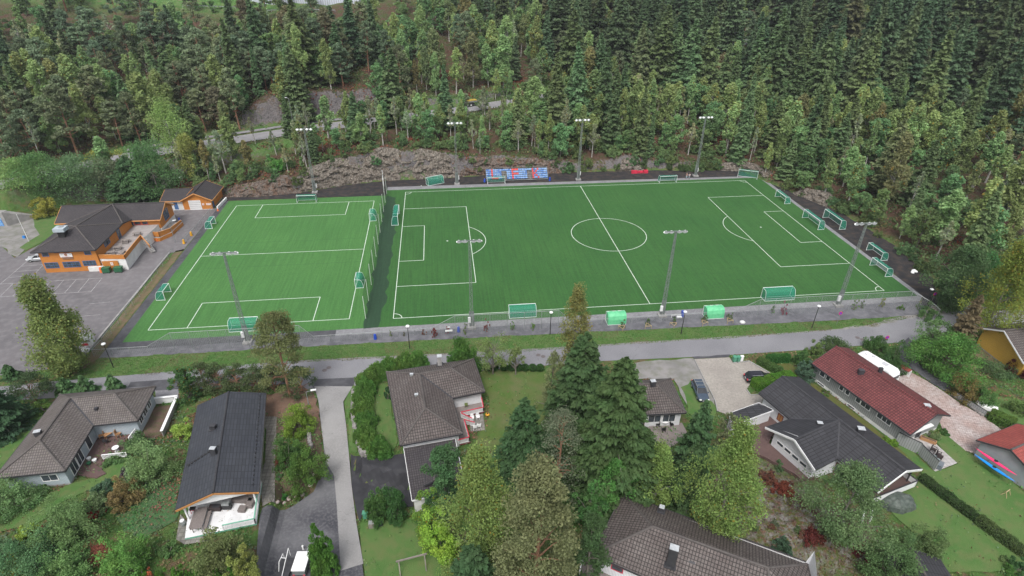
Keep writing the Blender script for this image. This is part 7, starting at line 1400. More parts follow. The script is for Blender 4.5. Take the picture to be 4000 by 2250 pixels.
# ---- the forest on the slopes
def forest():
    rg = random.Random(11); cand = []
    y = 60.0
    ys = []
    while y < 330: ys.append(y); y += 5.2+max(0, y-110)*.014
    for y in ys:
        sp_ = (6.0+max(0, y-110)*.016); x = -330+rg.random()*sp_
        while x < 420:
            cand.append((x+rg.uniform(-1.6, 1.6), y+rg.uniform(-1.6, 1.6))); x += sp_
    x = 108.0
    while x < 330:
        yy = -4.0+rg.random()*4
        while yy < 60: cand.append((x+rg.uniform(-1.6, 1.6), yy+rg.uniform(-1.6, 1.6))); yy += 6.2+max(0, x-150)*.02
        x += 5.6+max(0, x-150)*.02
    n0 = len(cand)
    for i in range(60): x = rg.uniform(-62, 42); cand.append((x, float(np.interp(x, [-62,-40,-17,0,30,42], [70,73,82,86,88,88]))+rg.uniform(-5, 14)))
    n1 = len(cand)
    for i in range(170):
        x = rg.uniform(-70, 125)
        if x < 106: cand.append((x, float(np.interp(x, [-70,-50,-29,-17,-6,27,70,106], [67,68,69,75,78,80,79,74]))+rg.uniform(-.5, 9)))
        else: cand.append((rg.uniform(112, 124), rg.uniform(-2, 66)))
    P = np.array(cand); d = sdist(P[:, 0], P[:, 1], FLAT); Z = hgt(P[:, 0], P[:, 1]); rd, rz, sd = roadd(P[:, 0], P[:, 1])
    e = .8; sl_ = np.hypot(hgt(P[:, 0]+e, P[:, 1])-Z, hgt(P[:, 0], P[:, 1]+e)-Z)/e
    out = []
    gap = vn(P[:, 0], P[:, 1], 13, 91)
    for qi, ((x, y), dd, z, r_, s_, sl2, gp) in enumerate(zip(cand, d, Z, rd, sd, sl_, gap)):
        if dd < 1.6 or sl2 > 1.0: continue
        if gp < .34 and rg.random() < .55: continue
        if r_ < 5.4 or (s_ > 0 and r_ < 9 and x < 30): continue
        if y > 60 and dd < 4.2 and x < 50 and qi < n1: continue
        px, py = prj(x, y, z+6)
        if px < -60 or px > 2640 or py < -90 or py > 1000: continue
        dist = math.hypot(x-CAM[0], y-CAM[1])
        bx_, by_ = prj(x, y, z)
        tp_ = prj(x, y, z+17)[1]
        if x < 4 and tp_ < 24+12*math.sin(x*.05) and rg.random() < .85:
            if by_ > -10 and rg.random() < .8: out.append((dist+150, 'shrub' if rg.random() < .6 else 'aspen', x, y, z, rg.uniform(.35, .8) if y < 900 else 1, dd, rg.random(), False))
            continue      # the clearing far up on the left
        front = s_ < 0 and x < 40
        if front and r_ < 30 and rg.random() < (.12 if x > -60 else .08): continue
        u = rg.random()
        if front: k = 'thin' if u < .42 else 'birch' if u < .70 else 'aspen' if u < .84 else 'shrub' if u < .95 else 'spruce'
        elif x < -12-(y-110)*.12:
            k = 'pine' if u < .42 else 'birch' if u < .64 else 'aspen' if u < .80 else 'spruce' if u < .93 else 'thin'
        elif x < 48+(y-110)*.10:
            k = 'birch' if u < .52 else 'aspen' if u < .78 else 'spruce' if u < .88 else 'thin' if u < .95 else 'pine'
        else:
            if dd < 44: k = 'birch' if u < .40 else 'aspen' if u < .62 else 'spruce' if u < .80 else 'thin' if u < .92 else 'shrub'
            elif dd < 72: k = 'spruce' if u < .55 else 'birch' if u < .8 else 'aspen' if u < .92 else 'pine'
            else: k = 'spruce' if u < .86 else 'birch' if u < .96 else 'pine'
        if n0 <= qi < n1: k = 'thin' if u < .5 else 'birch' if u < .85 else 'aspen'
        elif qi >= n1: k = 'shrub' if u < .7 else 'aspen'
        s = dict(spruce=rg.uniform(.6, 1.22), birch=rg.uniform(.62, 1.15), thin=rg.uniform(.6, 1.05), pine=rg.uniform(.7, 1.12), aspen=rg.uniform(.5, 1.1), shrub=rg.uniform(.7, 1.4))[k]
        if dd < 9 and k != 'shrub': s *= .8
        if front: s *= .8
        if qi >= n1: s *= .62 if k == 'aspen' else 1.0
        if x > 60 and dd > 40 and k == 'spruce': s *= 1.15
        if k == 'spruce' and dd > 40 and rg.random() < .34: continue
        out.append((dist, k, x, y, z, s, dd, rg.random(), front))
    out.sort()
    return out
FOREST = forest()
NM = dict(spruce=('spruce_tree','spruce tree'), birch=('birch_tree','birch tree'), thin=('bare_birch_tree','bare tree'), pine=('pine_tree','pine tree'), aspen=('leafy_tree','leafy tree'), shrub=('wild_shrub','shrub'))
LIM = dict(spruce=290, birch=285, thin=200, pine=240, aspen=250, shrub=290); cnt = {k: 0 for k in LIM}; REST = []
LM = [(60,'the underpass'),(290,'the long clubhouse roof'),(480,'the orange garage'),(640,'the small pitch'),(770,'the small pitch goal'),(968,'the ball-stop net'),(1148,'the first far mast'),
      (1300,'the seating stand'),(1465,'the second far mast'),(1632,'the red mats'),(1776,'the third far mast'),(1880,'the corner goal'),(2050,'the right touchline goals'),(2170,'the near right mast'),(2370,'the round dark tree'),(2540,'the red swing frame')]
def zone(x, y, z, dd, front):
    px, py = prj(x, y, z+8); lm = min(LM, key=lambda q: abs(q[0]-px))[1]
    row = 'on the rock shelf' if front else 'at the foot of the slope' if dd < 14 else 'low on the slope' if dd < 38 else 'halfway up the slope' if dd < 75 else 'high on the slope' if dd < 130 else 'far up the slope'
    return f'{row} behind {lm}'
rg = random.Random(5)
for dist, k, x, y, z, s, dd, q, front in FOREST:
    brown = 0.0
    if k in ('birch', 'thin', 'pine') and q < .09: brown = .35+.4*rg.random()
    if k == 'spruce' and q < .05: brown = .3
    col = jitter(COL[k], rg, .14, .14, brown); vq = .88 if q > .6 else 1.14; col = tuple(c*vq for c in col)
    if k == 'spruce' and dd < 60: col = (col[0]*1.35, col[1]*1.35, col[2]*1.2)
    cnt[k] += 1
    pi = rg.randrange(len(PROTO[k])); pm = PROTO[k][pi]
    if cnt[k] > LIM[k]: REST.append((k, pi, x, y, z, s, col, rg.random()*6.28)); continue
    hs_ = ('dark' if q > .6 else 'pale')+(' tall' if s > .98 else ' small' if s < .74 else '')
    sp = dict(spruce='pointed spruce', birch='light green birch', thin='sparse pale-stemmed birch', pine='blue-green pine', aspen='round leafy tree', shrub='low wild shrub')[k]
    if brown: sp = dict(spruce='yellowing spruce', birch='browning birch', thin='brown sparse birch', pine='brownish pine', aspen=sp, shrub=sp)[k]
    zn = zone(x, y, z, dd, front); lab = f'{hs_} {sp} {zn}' if k != 'shrub' else f'{sp} {zn}'
    sx = s*rg.uniform(.85, 1.4)
    pt_ = plant(k, NM[k][0], pm, (x, y, z-.15), rg.random()*6.28, (sx, sx, s), col, lab, NM[k][1], lab); pt_.rotation_euler.x = rg.gauss(0, .035); pt_.rotation_euler.y = rg.gauss(0, .035)
# whatever stands beyond counting, far up the slopes
def merge_rest():
    if not REST: return
    V = []; TI = []; CO = []
    for k, pi, x, y, z, s, col, a in REST:
        me = PROTO[k][pi][0]; n = len(me.vertices); co = np.empty(n*3); me.vertices.foreach_get('co', co); co = co.reshape(-1, 4, 3)
        ti = np.empty(len(me.polygons)); me.attributes['tint'].data.foreach_get('value', ti)
        m = np.arange(len(co)) % 2 == 0 if k != 'thin' else np.ones(len(co), bool); co = co[m]; ti = ti[m]; c0 = co.mean(1, keepdims=True); co = c0+(co-c0)*(1.3 if k != 'thin' else 1)
        ca, sa = math.cos(a), math.sin(a); q = np.stack([co[..., 0]*ca-co[..., 1]*sa, co[..., 0]*sa+co[..., 1]*ca, co[..., 2]], -1)*s+np.array([x, y, z])
        V.append(q.reshape(-1, 3)); TI.append(ti); CO.append(np.tile([*col, 1], (len(ti), 1)))
    V = np.concatenate(V); TI = np.concatenate(TI); CO = np.concatenate(CO); n = len(TI)
    me = bpy.data.meshes.new('distant_forest'); me.vertices.add(4*n); me.vertices.foreach_set('co', V.ravel()); me.loops.add(4*n); me.loops.foreach_set('vertex_index', np.arange(4*n)); me.polygons.add(n); me.polygons.foreach_set('loop_start', np.arange(0, 4*n, 4)); me.update(calc_edges=True)
    t = me.attributes.new('tint', 'FLOAT', 'FACE'); t.data.foreach_set('value', TI.astype(np.float32)); t = me.attributes.new('leafcol', 'FLOAT_COLOR', 'FACE'); t.data.foreach_set('color', CO.astype(np.float32).ravel())
    t = me.attributes.new('autumn', 'FLOAT', 'FACE')
    m = FOL.copy(); m.name = 'distant_foliage'; N, L = nodes_of(m); at = N.new('ShaderNodeAttribute'); at.attribute_name = 'leafcol'
    hsv = [n_ for n_ in N if n_.type == 'HUE_SAT'][0]; L.new(at.outputs['Color'], hsv.inputs['Color']); me.materials.append(m)
    o = bpy.data.objects.new('distant_forest', me); C.objects.link(o); tag(o, 'dense far forest covering the top of the slopes', 'forest', None, 'stuff')
merge_rest()
# ------------------------------------------------------------------ single trees, shrubs and hedges near the camera
def near(kind, k, bx, by, tv, wpx, col, label, cat=None, name=None, leaf=.2, n=90, per=110, base=.15, autumn=0.0, group=None, bark=None, sparse=False, seed=None, grow=1.12, Hmax=30, drop=.8, Hmin=.4):
    if col[1] > col[0]*.8: col = (col[0]*1.08, col[1]*1.24, col[2]*1.0)
    leaf *= .86; per = int(per*1.35); o = CR[k]; s_ = o[2]/K; x0, y0, z0 = T(k, bx, by); ty = (o[1]+tv*o[2])/K
    H = min(np.arange(.3, Hmax, .1), key=lambda h: abs(prj(x0, y0, z0+h)[1]-ty)); H = max(Hmin, float(H))
    D = math.dist((x0, y0, z0+H*.5), CAM); Wc = wpx*s_*D/1477*grow; seed = seed or int(abs(bx*7+by*13)) % 9973
    if kind in ('birch', 'round', 'column'): pm = broad(kind, seed, H, Wc, base, leaf=leaf, nclump=n, per=per, autumn=autumn, bark=bark or (BARKW if kind == 'birch' else BARKG), sparse=sparse, drop=drop)
    elif kind == 'spruce': pm = spruce(seed, H, Wc, base=base, leaf=leaf*1.9, nl=max(12, int(H*2.1)), nb=11, dens=1.5, ragged=.45, pw=.62)
    elif kind == 'pine': pm = pine(seed, H, Wc, base, leaf=leaf*1.1, n=n, per=per)
    else: pm = shrub(seed, H, Wc, leaf=leaf, n=n, per=per, autumn=autumn, spiky=(kind == 'thuja'))
    sh = kind in ('shrub', 'thuja')
    nm = name or dict(birch='birch_tree', round='leafy_tree', column='leafy_tree', spruce='spruce_tree', pine='pine_tree', shrub='garden_shrub', thuja='thuja')[kind]
    ct = cat or dict(birch='birch tree', round='leafy tree', column='leafy tree', spruce='spruce tree', pine='pine tree', shrub='shrub', thuja='thuja')[kind]
    return plant('shrub' if sh else kind, nm, pm, (x0, y0, z0-.1), 0, 1.0, col, label, ct, group)
OL = (.135,.155,.068); YG = (.21,.235,.085); DG = (.070,.105,.052); MG = (.085,.140,.060); BG_ = (.27,.36,.07); GG = (.15,.195,.10); BR = (.175,.145,.085)
near('column', 'p', 182, 930, 700, 124, (.20,.22,.09), 'tall dense olive birch standing in the car park corner', autumn=.03, n=150, per=150, base=.04, leaf=.26, cat='birch tree', name='birch_tree')
near('pine', 'p', 731, 1000, 773, 100, (.17,.165,.085), 'brown-green pine between the road and the charcoal-roofed house', n=80, per=130, base=.22, leaf=.18)
near('column', 'p', 1432, 1020, 716, 105, (.225,.20,.09), 'tallest birch, yellowing, rising above the middle of the pitch edge', autumn=.06, n=130, per=100, base=.1, leaf=.17, cat='birch tree', name='birch_tree')
near('column', 'p', 1385, 1040, 880, 80, (.21,.21,.12), 'thin pale birch left of the tall spruce', n=60, per=70, base=.1, leaf=.16, sparse=True, cat='birch tree', name='birch_tree')
near('spruce', 'p', 1452, 1110, 832, 175, DG, 'dark spruce in front of the tallest birch', base=.03)
near('spruce', 'p', 1528, 1250, 893, 225, (.072,.105,.048), 'largest spruce, between the balcony lawn and the small house', base=.03)
near('spruce', 'p', 1316, 1205, 998, 125, (.058,.098,.050), 'pointed spruce right of the mossy lawn', base=.03)
near('pine', 'p', 1398, 1270, 1028, 120, (.16,.165,.13), 'grey half-bare pine between two spruces', n=70, per=60, base=.12, leaf=.15)
near('column', 'p', 1212, 1500, 1118, 195, (.20,.235,.088), 'large light green birch at the bottom, left of the big pine', autumn=.03, n=150, per=150, base=.04, leaf=.18, cat='birch tree', name='birch_tree')
near('round', 'p', 1125, 1320, 1128, 105, (.085,.145,.075), 'dark green leafy tree over the garage roof', n=90, per=120)
near('pine', 'p', 1338, 1580, 1158, 172, (.185,.175,.105), 'huge round-crowned pine at the bottom centre', n=150, per=170, base=.12, leaf=.19)
near('round', 'p', 1470, 1500, 1290, 100, DG, 'dark leafy tree right of the huge pine', n=60, per=100)
near('spruce', 'p', 1195, 1600, 1368, 170, (.055,.09,.048), 'dark spruce at the bottom edge below the large birch', base=.03)
near('shrub', 'p', 1112, 1395, 1282, 78, BG_, 'bright yellow-green shrub below the garage', n=60, per=90)
near('shrub', 'p', 1085, 1345, 1240, 75, (.15,.22,.055), 'green shrub turning red above the bright one', n=50, per=80, autumn=.06)
near('round', 'p', 1525, 1300, 1158, 115, (.10,.20,.065), 'fresh green maple above the big brown roof', n=90, per=110, leaf=.24, cat='maple tree', name='maple_tree')
near('round', 'p', 1480, 1335, 1225, 70, (.09,.17,.065), 'smaller green maple left of the roof corner', n=50, per=90, cat='maple tree', name='maple_tree')
near('birch', 'p', 1640, 1290, 1115, 110, (.20,.25,.09), 'light birch below the weathered plank deck', n=80, per=110, base=.1)
near('column', 'p', 1785, 1385, 1060, 175, (.19,.235,.085), 'large light green birch right of centre, above the big brown roof', autumn=.02, n=150, per=150, base=.04, leaf=.18, cat='birch tree', name='birch_tree')
near('spruce', 'p', 1738, 1180, 1005, 80, (.07,.115,.06), 'slim spruce in front of the gravel parking', base=.03)
near('spruce', 'p', 1712, 1300, 1115, 95, DG, 'dark spruce between two light birches', base=.03)
near('round', 'p', 1815, 1140, 1035, 50, (.16,.16,.10), 'thin brownish bush tree beside the carport', n=40, per=60, sparse=True)
near('round', 'p', 2085, 1370, 1175, 170, (.14,.185,.10), 'grey-green leafy tree against the black-roofed house', n=120, per=130, leaf=.17)
near('round', 'p', 2376, 780, 618, 118, (.085,.125,.065), 'round dark leafy tree at the end of the black gravel', n=120, per=130, leaf=.24, base=.04)
near('column', 'p', 2462, 860, 606, 125, (.20,.21,.055), 'yellowing birch at the right edge above the yellow house', autumn=.05, n=130, per=120, leaf=.22, cat='birch tree', name='birch_tree')
near('round', 'p', 2452, 760, 640, 90, (.07,.15,.06), 'deep green tree between the round tree and the yellowing birch', n=70, per=90)
near('round', 'p', 2366, 945, 845, 115, (.11,.20,.06), 'bright green maple left of the yellow house', n=110, per=120, leaf=.2, base=.04, cat='maple tree', name='maple_tree')
near('round', 'p', 2325, 890, 805, 70, (.13,.19,.09), 'pale leafy tree over the end of the road', n=60, per=80, base=.04)
near('spruce', 'p', 2392, 900, 740, 50, (.17,.135,.08), 'browning spruce beside the yellow house', base=.04)
near('shrub', 'p', 2330, 800, 765, 40, MG, 'bush under the lamp at the fence end', n=30, per=60)
near('round', 'p', 2530, 760, 600, 130, (.11,.155,.08), 'tall grey-green tree behind the red frame', n=90, per=90, leaf=.3)
# by the road on the left
near('round', 'p', 478, 1010, 930, 58, (.085,.15,.065), 'green bush tree with red top beside the side yard', n=60, per=90, autumn=.05, base=.05)
for i, (x, w, tv, lab) in enumerate(((520,58,918,'first'),(562,62,915,'second'),(604,60,918,'third'),(648,58,920,'fourth'),(692,56,922,'fifth'))): near('pine', 'p', x, 985, tv, w, (.095,.115,.062), f'low bushy pine behind the charcoal roof, {lab} from the left', base=.05, n=40, per=80, leaf=.15, group='low pines in a row along the road')
near('pine', 'p', 760, 985, 925, 60, (.085,.115,.06), 'low dark pine at the foot of the brown-green pine', base=.05, n=40, per=80, leaf=.15)
near('pine', 'p', 92, 1012, 945, 82, (.07,.095,.055), 'low dark pine beside the road at the left', base=.05, n=50, per=90, leaf=.15)
near('spruce', 'p', 14, 1085, 968, 95, (.05,.09,.055), 'bushy dark spruce cut by the left edge', base=.02)
near('spruce', 'p', 33, 955, 918, 26, (.07,.12,.06), 'small spruce on the grass by the left edge', base=.02)
for i, (x, by, tv, lab) in enumerate(((172,990,952,'leftmost'),(222,990,946,'middle'),(294,990,942,'rightmost'))): near('spruce', 'p', x, by, tv, 34, (.09,.15,.075), f'young spruce behind the pale blue house roof, {lab} of three', base=.02, group='young spruces by the road')
near('shrub', 'p', 116, 1036, 1008, 28, (.14,.20,.06), 'small light green shrub at the back corner of the pale blue house', n=24, per=50)
F1 = [(1010,815,560,285,GG,'large grey-green apple tree in the garden between the two left houses',90),(935,610,490,160,(.08,.12,.06),'dark green bush beside the white picket rail',60),(862,800,712,95,(.075,.055,.075),'dark purple shrub below the grey-green apple tree',40),(848,965,795,175,(.20,.155,.07),'orange-brown shrub in the left garden',60),
 (705,885,800,105,(.08,.125,.09),'blue-green shrub near the lawn edge',36),(665,1010,880,150,(.14,.17,.10),'pale shrub below the blue-green one',44),(100,985,780,270,(.13,.185,.095),'grey-green bush tree in front of the pale blue house',70),(480,1215,935,320,(.13,.175,.085),'wide grey-green apple tree in the lower left garden',100),
 (625,1070,998,95,(.22,.018,.025),'deep red shrub between green bushes',36),(190,1195,1110,110,(.20,.24,.06),'yellow-green shrub above the large green bush',36),(255,1420,1190,330,(.09,.15,.085),'large green bush at the bottom left',110),(490,1450,1260,250,(.12,.18,.08),'lighter green bush beside the rusty heap',80),
 (870,1420,1175,240,(.11,.19,.06),'bright green feathery juniper at the bottom left',90),(1500,1400,1110,270,(.125,.13,.065),'olive-brown tree in front of the white veranda',100),(1655,1500,1240,180,(.17,.17,.06),'yellowish bush at the edge of the dark driveway',60),(1232,515,412,125,(.24,.28,.08),'light yellow-green shrub beside the charcoal roof',44),
 (770,690,640,110,(.10,.15,.07),'flowering perennials under the white picket rail',30),(60,450,410,60,(.22,.20,.05),'yellow flowering bush on the left lawn',20),(335,1190,1120,90,(.14,.06,.04),'dark reddish shrub by the lawn edge',26),(1480,1290,1260,110,(.09,.16,.06),'low green shrub left of the olive-brown tree',24),(60,1330,1180,150,(.09,.13,.08),'dusky bush at the left edge above the bottom corner',50),
 (1130,1310,1240,120,(.09,.14,.06),'low mixed shrub beside the slab path corner',26),(320,850,820,60,(.12,.17,.08),'small shrub against the blue house corner',14),(120,1450,1340,200,(.20,.18,.05),'yellow leafed bush at the bottom left corner',50)]
for x, y, tv, w, col, lab, n in F1: near('shrub', 'f1', x, y, tv+.12*(y-tv), w, tuple(c*1.3 for c in col), lab, n=n, per=80, leaf=.17, grow=.95)
for i, (x, lab) in enumerate(((955,'first'),(1075,'second'),(1190,'third'),(1245,'fourth'),(1320,'fifth'),(1450,'sixth'),(1560,'seventh'))): near('thuja', 'f1', x, 1475, 1385+(i % 3)*12, 62, (.11,.20,.045), f'small thuja at the bottom edge, {lab} from the left', n=20, per=60, leaf=.13, group='small thujas along the bottom edge')
near('shrub', 'f1', 1010, 1475, 1385, 40, (.42,.12,.06), 'small rusty-red dead thuja among the green ones', n=14, per=50, leaf=.12)
# rusty heap of cut branches
q = T('f1', 640, 1320); r = thing('brush_heap', 'rusty brown heap of dead branches in the lower left garden', 'brush heap', q); rr = random.Random(2); mb = MB(); RB = mat('rusty_twigs', (.26,.09,.055),(.18,.06,.04),3,.9)
for k in range(420):
    a, t, ph = rr.random()*6.28, rr.random(), rr.random()*6.28; rad = 2.0*(1-t*.55)*rr.random()**.5; z = .1+1.1*t*(1-(rad/2.2)**2); c_ = (rad*math.cos(a), rad*math.sin(a)*.8, max(.05,z)); l = rr.uniform(.4,1.1); e_ = (math.cos(ph+a), math.sin(ph+a), rr.uniform(-.2,.3)); mb.beam(c_, (c_[0]+e_[0]*l, c_[1]+e_[1]*l, max(.03,c_[2]+e_[2]*l)), .03, .025, RB)
mb.build('twigs', r)
# garden right of the charcoal roof, thuja hedge, lawn trees
near('shrub', 'f2', 465, 480, 308, 195, (.17,.225,.045), 'spreading yellow-green yew beside the side street, upper one', n=70, per=110, leaf=.15)
near('shrub', 'f2', 395, 700, 548, 170, (.075,.13,.045), 'spreading dark yew beside the side street, left one', n=70, per=100, leaf=.15); near('shrub', 'f2', 520, 800, 600, 220, (.10,.155,.045), 'spreading yew beside the side street, lower right one', n=80, per=110, leaf=.15)
near('thuja', 'f2', 632, 1430, 1150, 130, (.10,.185,.045), 'big oval thuja beside the white box trailer', n=170, per=110, leaf=.15)
near('thuja', 'f2', 985, 1075, 885, 130, (.085,.15,.055), 'thuja with a bent dead top beside the black driveway', n=60, per=90, leaf=.15); near('thuja', 'f2', 1115, 1075, 825, 135, (.07,.135,.055), 'pointed thuja right of the bent one', n=70, per=90, leaf=.15)
for (x, y, tv, w, c, lab) in ((362,940,895,52,(.06,.16,.045),'small round green shrub in the bed by the boulders'),(445,915,860,95,(.10,.14,.04),'low green shrub in the bed by the boulders'),(330,720,660,55,(.16,.06,.04),'red-brown shrub in the bed beside the slab path'),(325,800,770,45,(.09,.15,.07),'small grey-green shrub in the bed'),(590,790,740,60,(.12,.10,.05),'brownish shrub where the boulders end')): near('shrub', 'f2', x, y, tv, w, c, lab, n=20, per=60, leaf=.13)
HG = [(1250,38),(1180,52),(1112,70),(1045,88),(985,112),(930,150),(905,215),(893,290),(890,365),(900,440),(912,515),(940,590),(1000,615)]
for i, (x, y) in enumerate(HG): near('thuja', 'f2', x, y+18, y-66, 120, (.105+.01*(i % 3),.19,.055), f'bushy thuja of the hedge round the brown-roofed house, number {i+1} counted from the main road' if 0 else 'bushy thuja in the thick hedge left of the brown-roofed house', n=110, per=100, leaf=.17, group='thujas of the thick hedge left of the brown-roofed house', grow=1.2)
near('thuja', 'f2', 1050, 275, 165, 48, (.05,.10,.05), 'narrow dark conifer against the house eave', n=20, per=60, leaf=.13)
near('thuja', 'p', 1165, 928, 864, 85, (.09,.165,.045), 'large light green thuja behind the roof ridge corner', n=60, per=100)
near('round', 'p', 1240, 942, 848, 105, (.18,.21,.09), 'open old apple tree on the mossy lawn, left of two', n=46, per=60, base=.25, sparse=True, leaf=.17); near('round', 'p', 1297, 944, 868, 62, (.18,.20,.09), 'open old apple tree on the mossy lawn, right of two', n=30, per=50, base=.25, sparse=True, leaf=.17)
def ball(k, x, y, w, col, label, group=None, H=None):
    x0, y0, z0 = T(k, x, y); D = math.dist((x0, y0, 1), CAM); W_ = w*CR[k][2]/K*D/1477; rng = np.random.default_rng(int(x)); d = rng.normal(size=(1500, 3)); d /= np.linalg.norm(d, axis=1)[:, None]; d[:, 2] = d[:, 2]*.85+.1
    c_ = d*(W_/2)*(.9+.12*rng.random((1500, 1))); c_[:, 2] = c_[:, 2]+W_*.42; c_ = c_[c_[:, 2] > 0]; me = leafmesh('crown', c_, .15, rng); mb = MB(); mb.tube([(0,0,-.1),(0,0,W_*.4)], .05, BARKG, 5); plant('shrub', 'clipped_bush', (me, mb.mesh('stem')), (x0, y0, z0), 0, 1, col, label, 'clipped bush', group)
for i, x in enumerate((1345,1425,1500,1592,1665,1740,1805,1880,1955)): ball('n7', x, 772, 78, (.055,.12,.035), 'clipped dark green ball in the row at the lawn and road edge', 'row of clipped balls between lawn and road')
def hedge(a, b, w, h, col, label, dens=260, rd=.35, leaf=.13):
    A, B = Vector(a), Vector(b); L = (B-A).length; r = thing('hedge', label, 'hedge', (A.x, A.y, 0), math.atan2(B.y-A.y, B.x-A.x)); n = int(dens*L*(w+2*h)); rng = np.random.default_rng(int(L*100)); u = rng.random(n)*(2*h+w); x = rng.random(n)*L
    y = np.where(u < h, -w/2, np.where(u < h+w, u-h-w/2, w/2)); z = np.where(u < h, u, np.where(u < h+w, h, u-h-w)); e = np.minimum(x, L-x); k = np.clip(e/rd, 0, 1)**.5; k2 = np.clip((h-z)/rd, 0, 1); y = y*(.75+.25*k)*(.8+.2*np.sqrt(k2)); z = z*(.88+.12*k)
    bump = .12*np.sin(x*2.3)+.08*np.sin(x*5.1+1); z = z+bump*(z > h*.7)*.6; c_ = np.stack([x+rng.normal(size=n)*.04, y+rng.normal(size=n)*.07, z+rng.normal(size=n)*.06], 1)
    m = n//6; ends = np.stack([np.where(rng.random(m) < .5, 0, L), (rng.random(m)-.5)*w*.9, rng.random(m)*h], 1); c_ = np.concatenate([c_, ends]); o = bpy.data.objects.new('foliage', leafmesh('foliage', c_, leaf, rng)); C.objects.link(o); o.parent = r; o.color = (*col, 1)
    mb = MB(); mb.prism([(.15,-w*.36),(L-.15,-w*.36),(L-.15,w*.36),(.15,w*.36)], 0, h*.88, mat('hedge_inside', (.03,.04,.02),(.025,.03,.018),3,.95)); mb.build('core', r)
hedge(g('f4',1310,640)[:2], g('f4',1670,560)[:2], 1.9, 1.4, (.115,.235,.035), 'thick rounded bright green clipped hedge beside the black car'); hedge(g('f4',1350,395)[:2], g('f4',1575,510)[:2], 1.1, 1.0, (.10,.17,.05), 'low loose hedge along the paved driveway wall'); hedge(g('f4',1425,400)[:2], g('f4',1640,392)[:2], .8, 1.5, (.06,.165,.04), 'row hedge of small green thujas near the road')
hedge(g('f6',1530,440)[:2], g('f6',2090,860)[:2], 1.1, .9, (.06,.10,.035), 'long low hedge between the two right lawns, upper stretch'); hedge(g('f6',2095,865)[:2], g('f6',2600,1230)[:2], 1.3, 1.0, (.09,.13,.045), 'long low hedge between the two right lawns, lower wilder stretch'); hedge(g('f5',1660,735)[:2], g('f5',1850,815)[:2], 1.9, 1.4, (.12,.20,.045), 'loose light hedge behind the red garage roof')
for k, kd, x, y, tv, w, c, lab, n in (('f4','shrub',1790,555,372,150,(.10,.15,.12),'blue-green spruce bush at the corner of the red-roofed house',60),('f4','shrub',1755,420,280,140,(.085,.15,.06),'green bush above the blue-green one',50),('f4','shrub',1885,325,195,110,(.15,.19,.08),'pale bush with orange tips at the roadside',40),('f4','shrub',2095,285,200,220,(.09,.12,.06),'low dark mugo pine behind the red roof ridge',60),
 ('f5','shrub',805,220,130,135,(.075,.13,.05),'round yew left of the no-parking sign',60),('f5','shrub',928,365,172,155,(.07,.12,.05),'round yew right of the no-parking sign, behind the caravan',60),('f5','shrub',1470,590,415,150,(.20,.16,.06),'orange-green shrub behind the board fence, left half',50),('f5','shrub',1570,630,465,160,(.085,.15,.055),'green shrub behind the board fence, right half',50),('f5','shrub',1895,700,600,120,(.15,.20,.08),'pale shrub at the right edge above the red garage',36),
 ('f5','shrub',1885,415,262,120,(.10,.025,.025),'dark red shrub at the yellow house corner',50),('f5','shrub',1700,400,340,200,(.10,.14,.075),'low bush in the bare yard of the yellow house',36),('f5','shrub',425,570,525,50,(.12,.16,.06),'small shrub at the grey house plinth',14),('f5','shrub',905,935,895,80,(.16,.24,.045),'bright green shrub in the moss strip between the roofs',24),('f5','shrub',1220,880,845,100,(.16,.19,.10),'feathery grasses in the terrace planter',24),('f5','shrub',1325,860,830,55,(.08,.14,.055),'small dark shrub at the lawn corner',16),
 ('f6','shrub',1190,1430,1050,380,(.105,.155,.075),'big grey-green bush at the bottom edge left of the shed',110),('f6','shrub',1515,1215,960,280,(.12,.155,.075),'grey-green willow shrub above the black shed roof',80),('f6','shrub',2405,1360,1300,62,(.09,.17,.05),'upper round green shrub at the right bottom',20),('f6','shrub',2425,1430,1372,62,(.09,.17,.05),'lower round green shrub at the right bottom',20),('f6','shrub',2372,1260,1215,60,(.15,.19,.09),'small pale shrub in the stone border',16),('f6','shrub',2500,1360,1250,110,(.07,.13,.06),'dark shrub at the right bottom corner',30),
 ('f6','shrub',150,560,490,150,(.20,.06,.04),'bright red bush on the mossy rock',40),('f6','shrub',20,470,410,130,(.18,.08,.055),'dull red bush near the terrace edge',30),('f6','shrub',420,1070,950,170,(.16,.045,.04),'crimson shrub below the grey-green tree',44),('f6','shrub',920,1210,1120,110,(.15,.04,.04),'crimson shrub left of the bottom bush',30),('f6','shrub',110,345,270,90,(.10,.14,.08),'small green juniper beside the plank deck',20),('f6','shrub',120,1150,1060,150,(.07,.11,.08),'blue-green shrub at the big brown roof corner',30),('f6','shrub',775,1060,930,140,(.15,.21,.06),'light green sapling below the grey-green tree',34)): near(kd, k, x, y, tv, w, c, lab, n=n, per=90, leaf=.16)
rr = random.Random(31)
for i in range(26):
    a, t = rr.random()*6.28, rr.random()**.5; x, y = KX+6.2*t*math.cos(a), KY+7.6*t*math.sin(a); c = rr.choice([(.20,.10,.075),(.16,.085,.08),(.12,.17,.07),(.17,.15,.06),(.13,.16,.10)]); hx = 'reddish' if c[0] > c[1]*1.5 else 'greenish'
    pt_ = plant('shrub', 'heather_tuft', PROTO['shrub'][i % 3], (x, y, hz(x, y)-.08), rr.random()*6, rr.uniform(.16,.34), c, f'{hx} heather tuft on the mossy rock mound', 'heather', f'{hx} heather tufts on the rock mound')
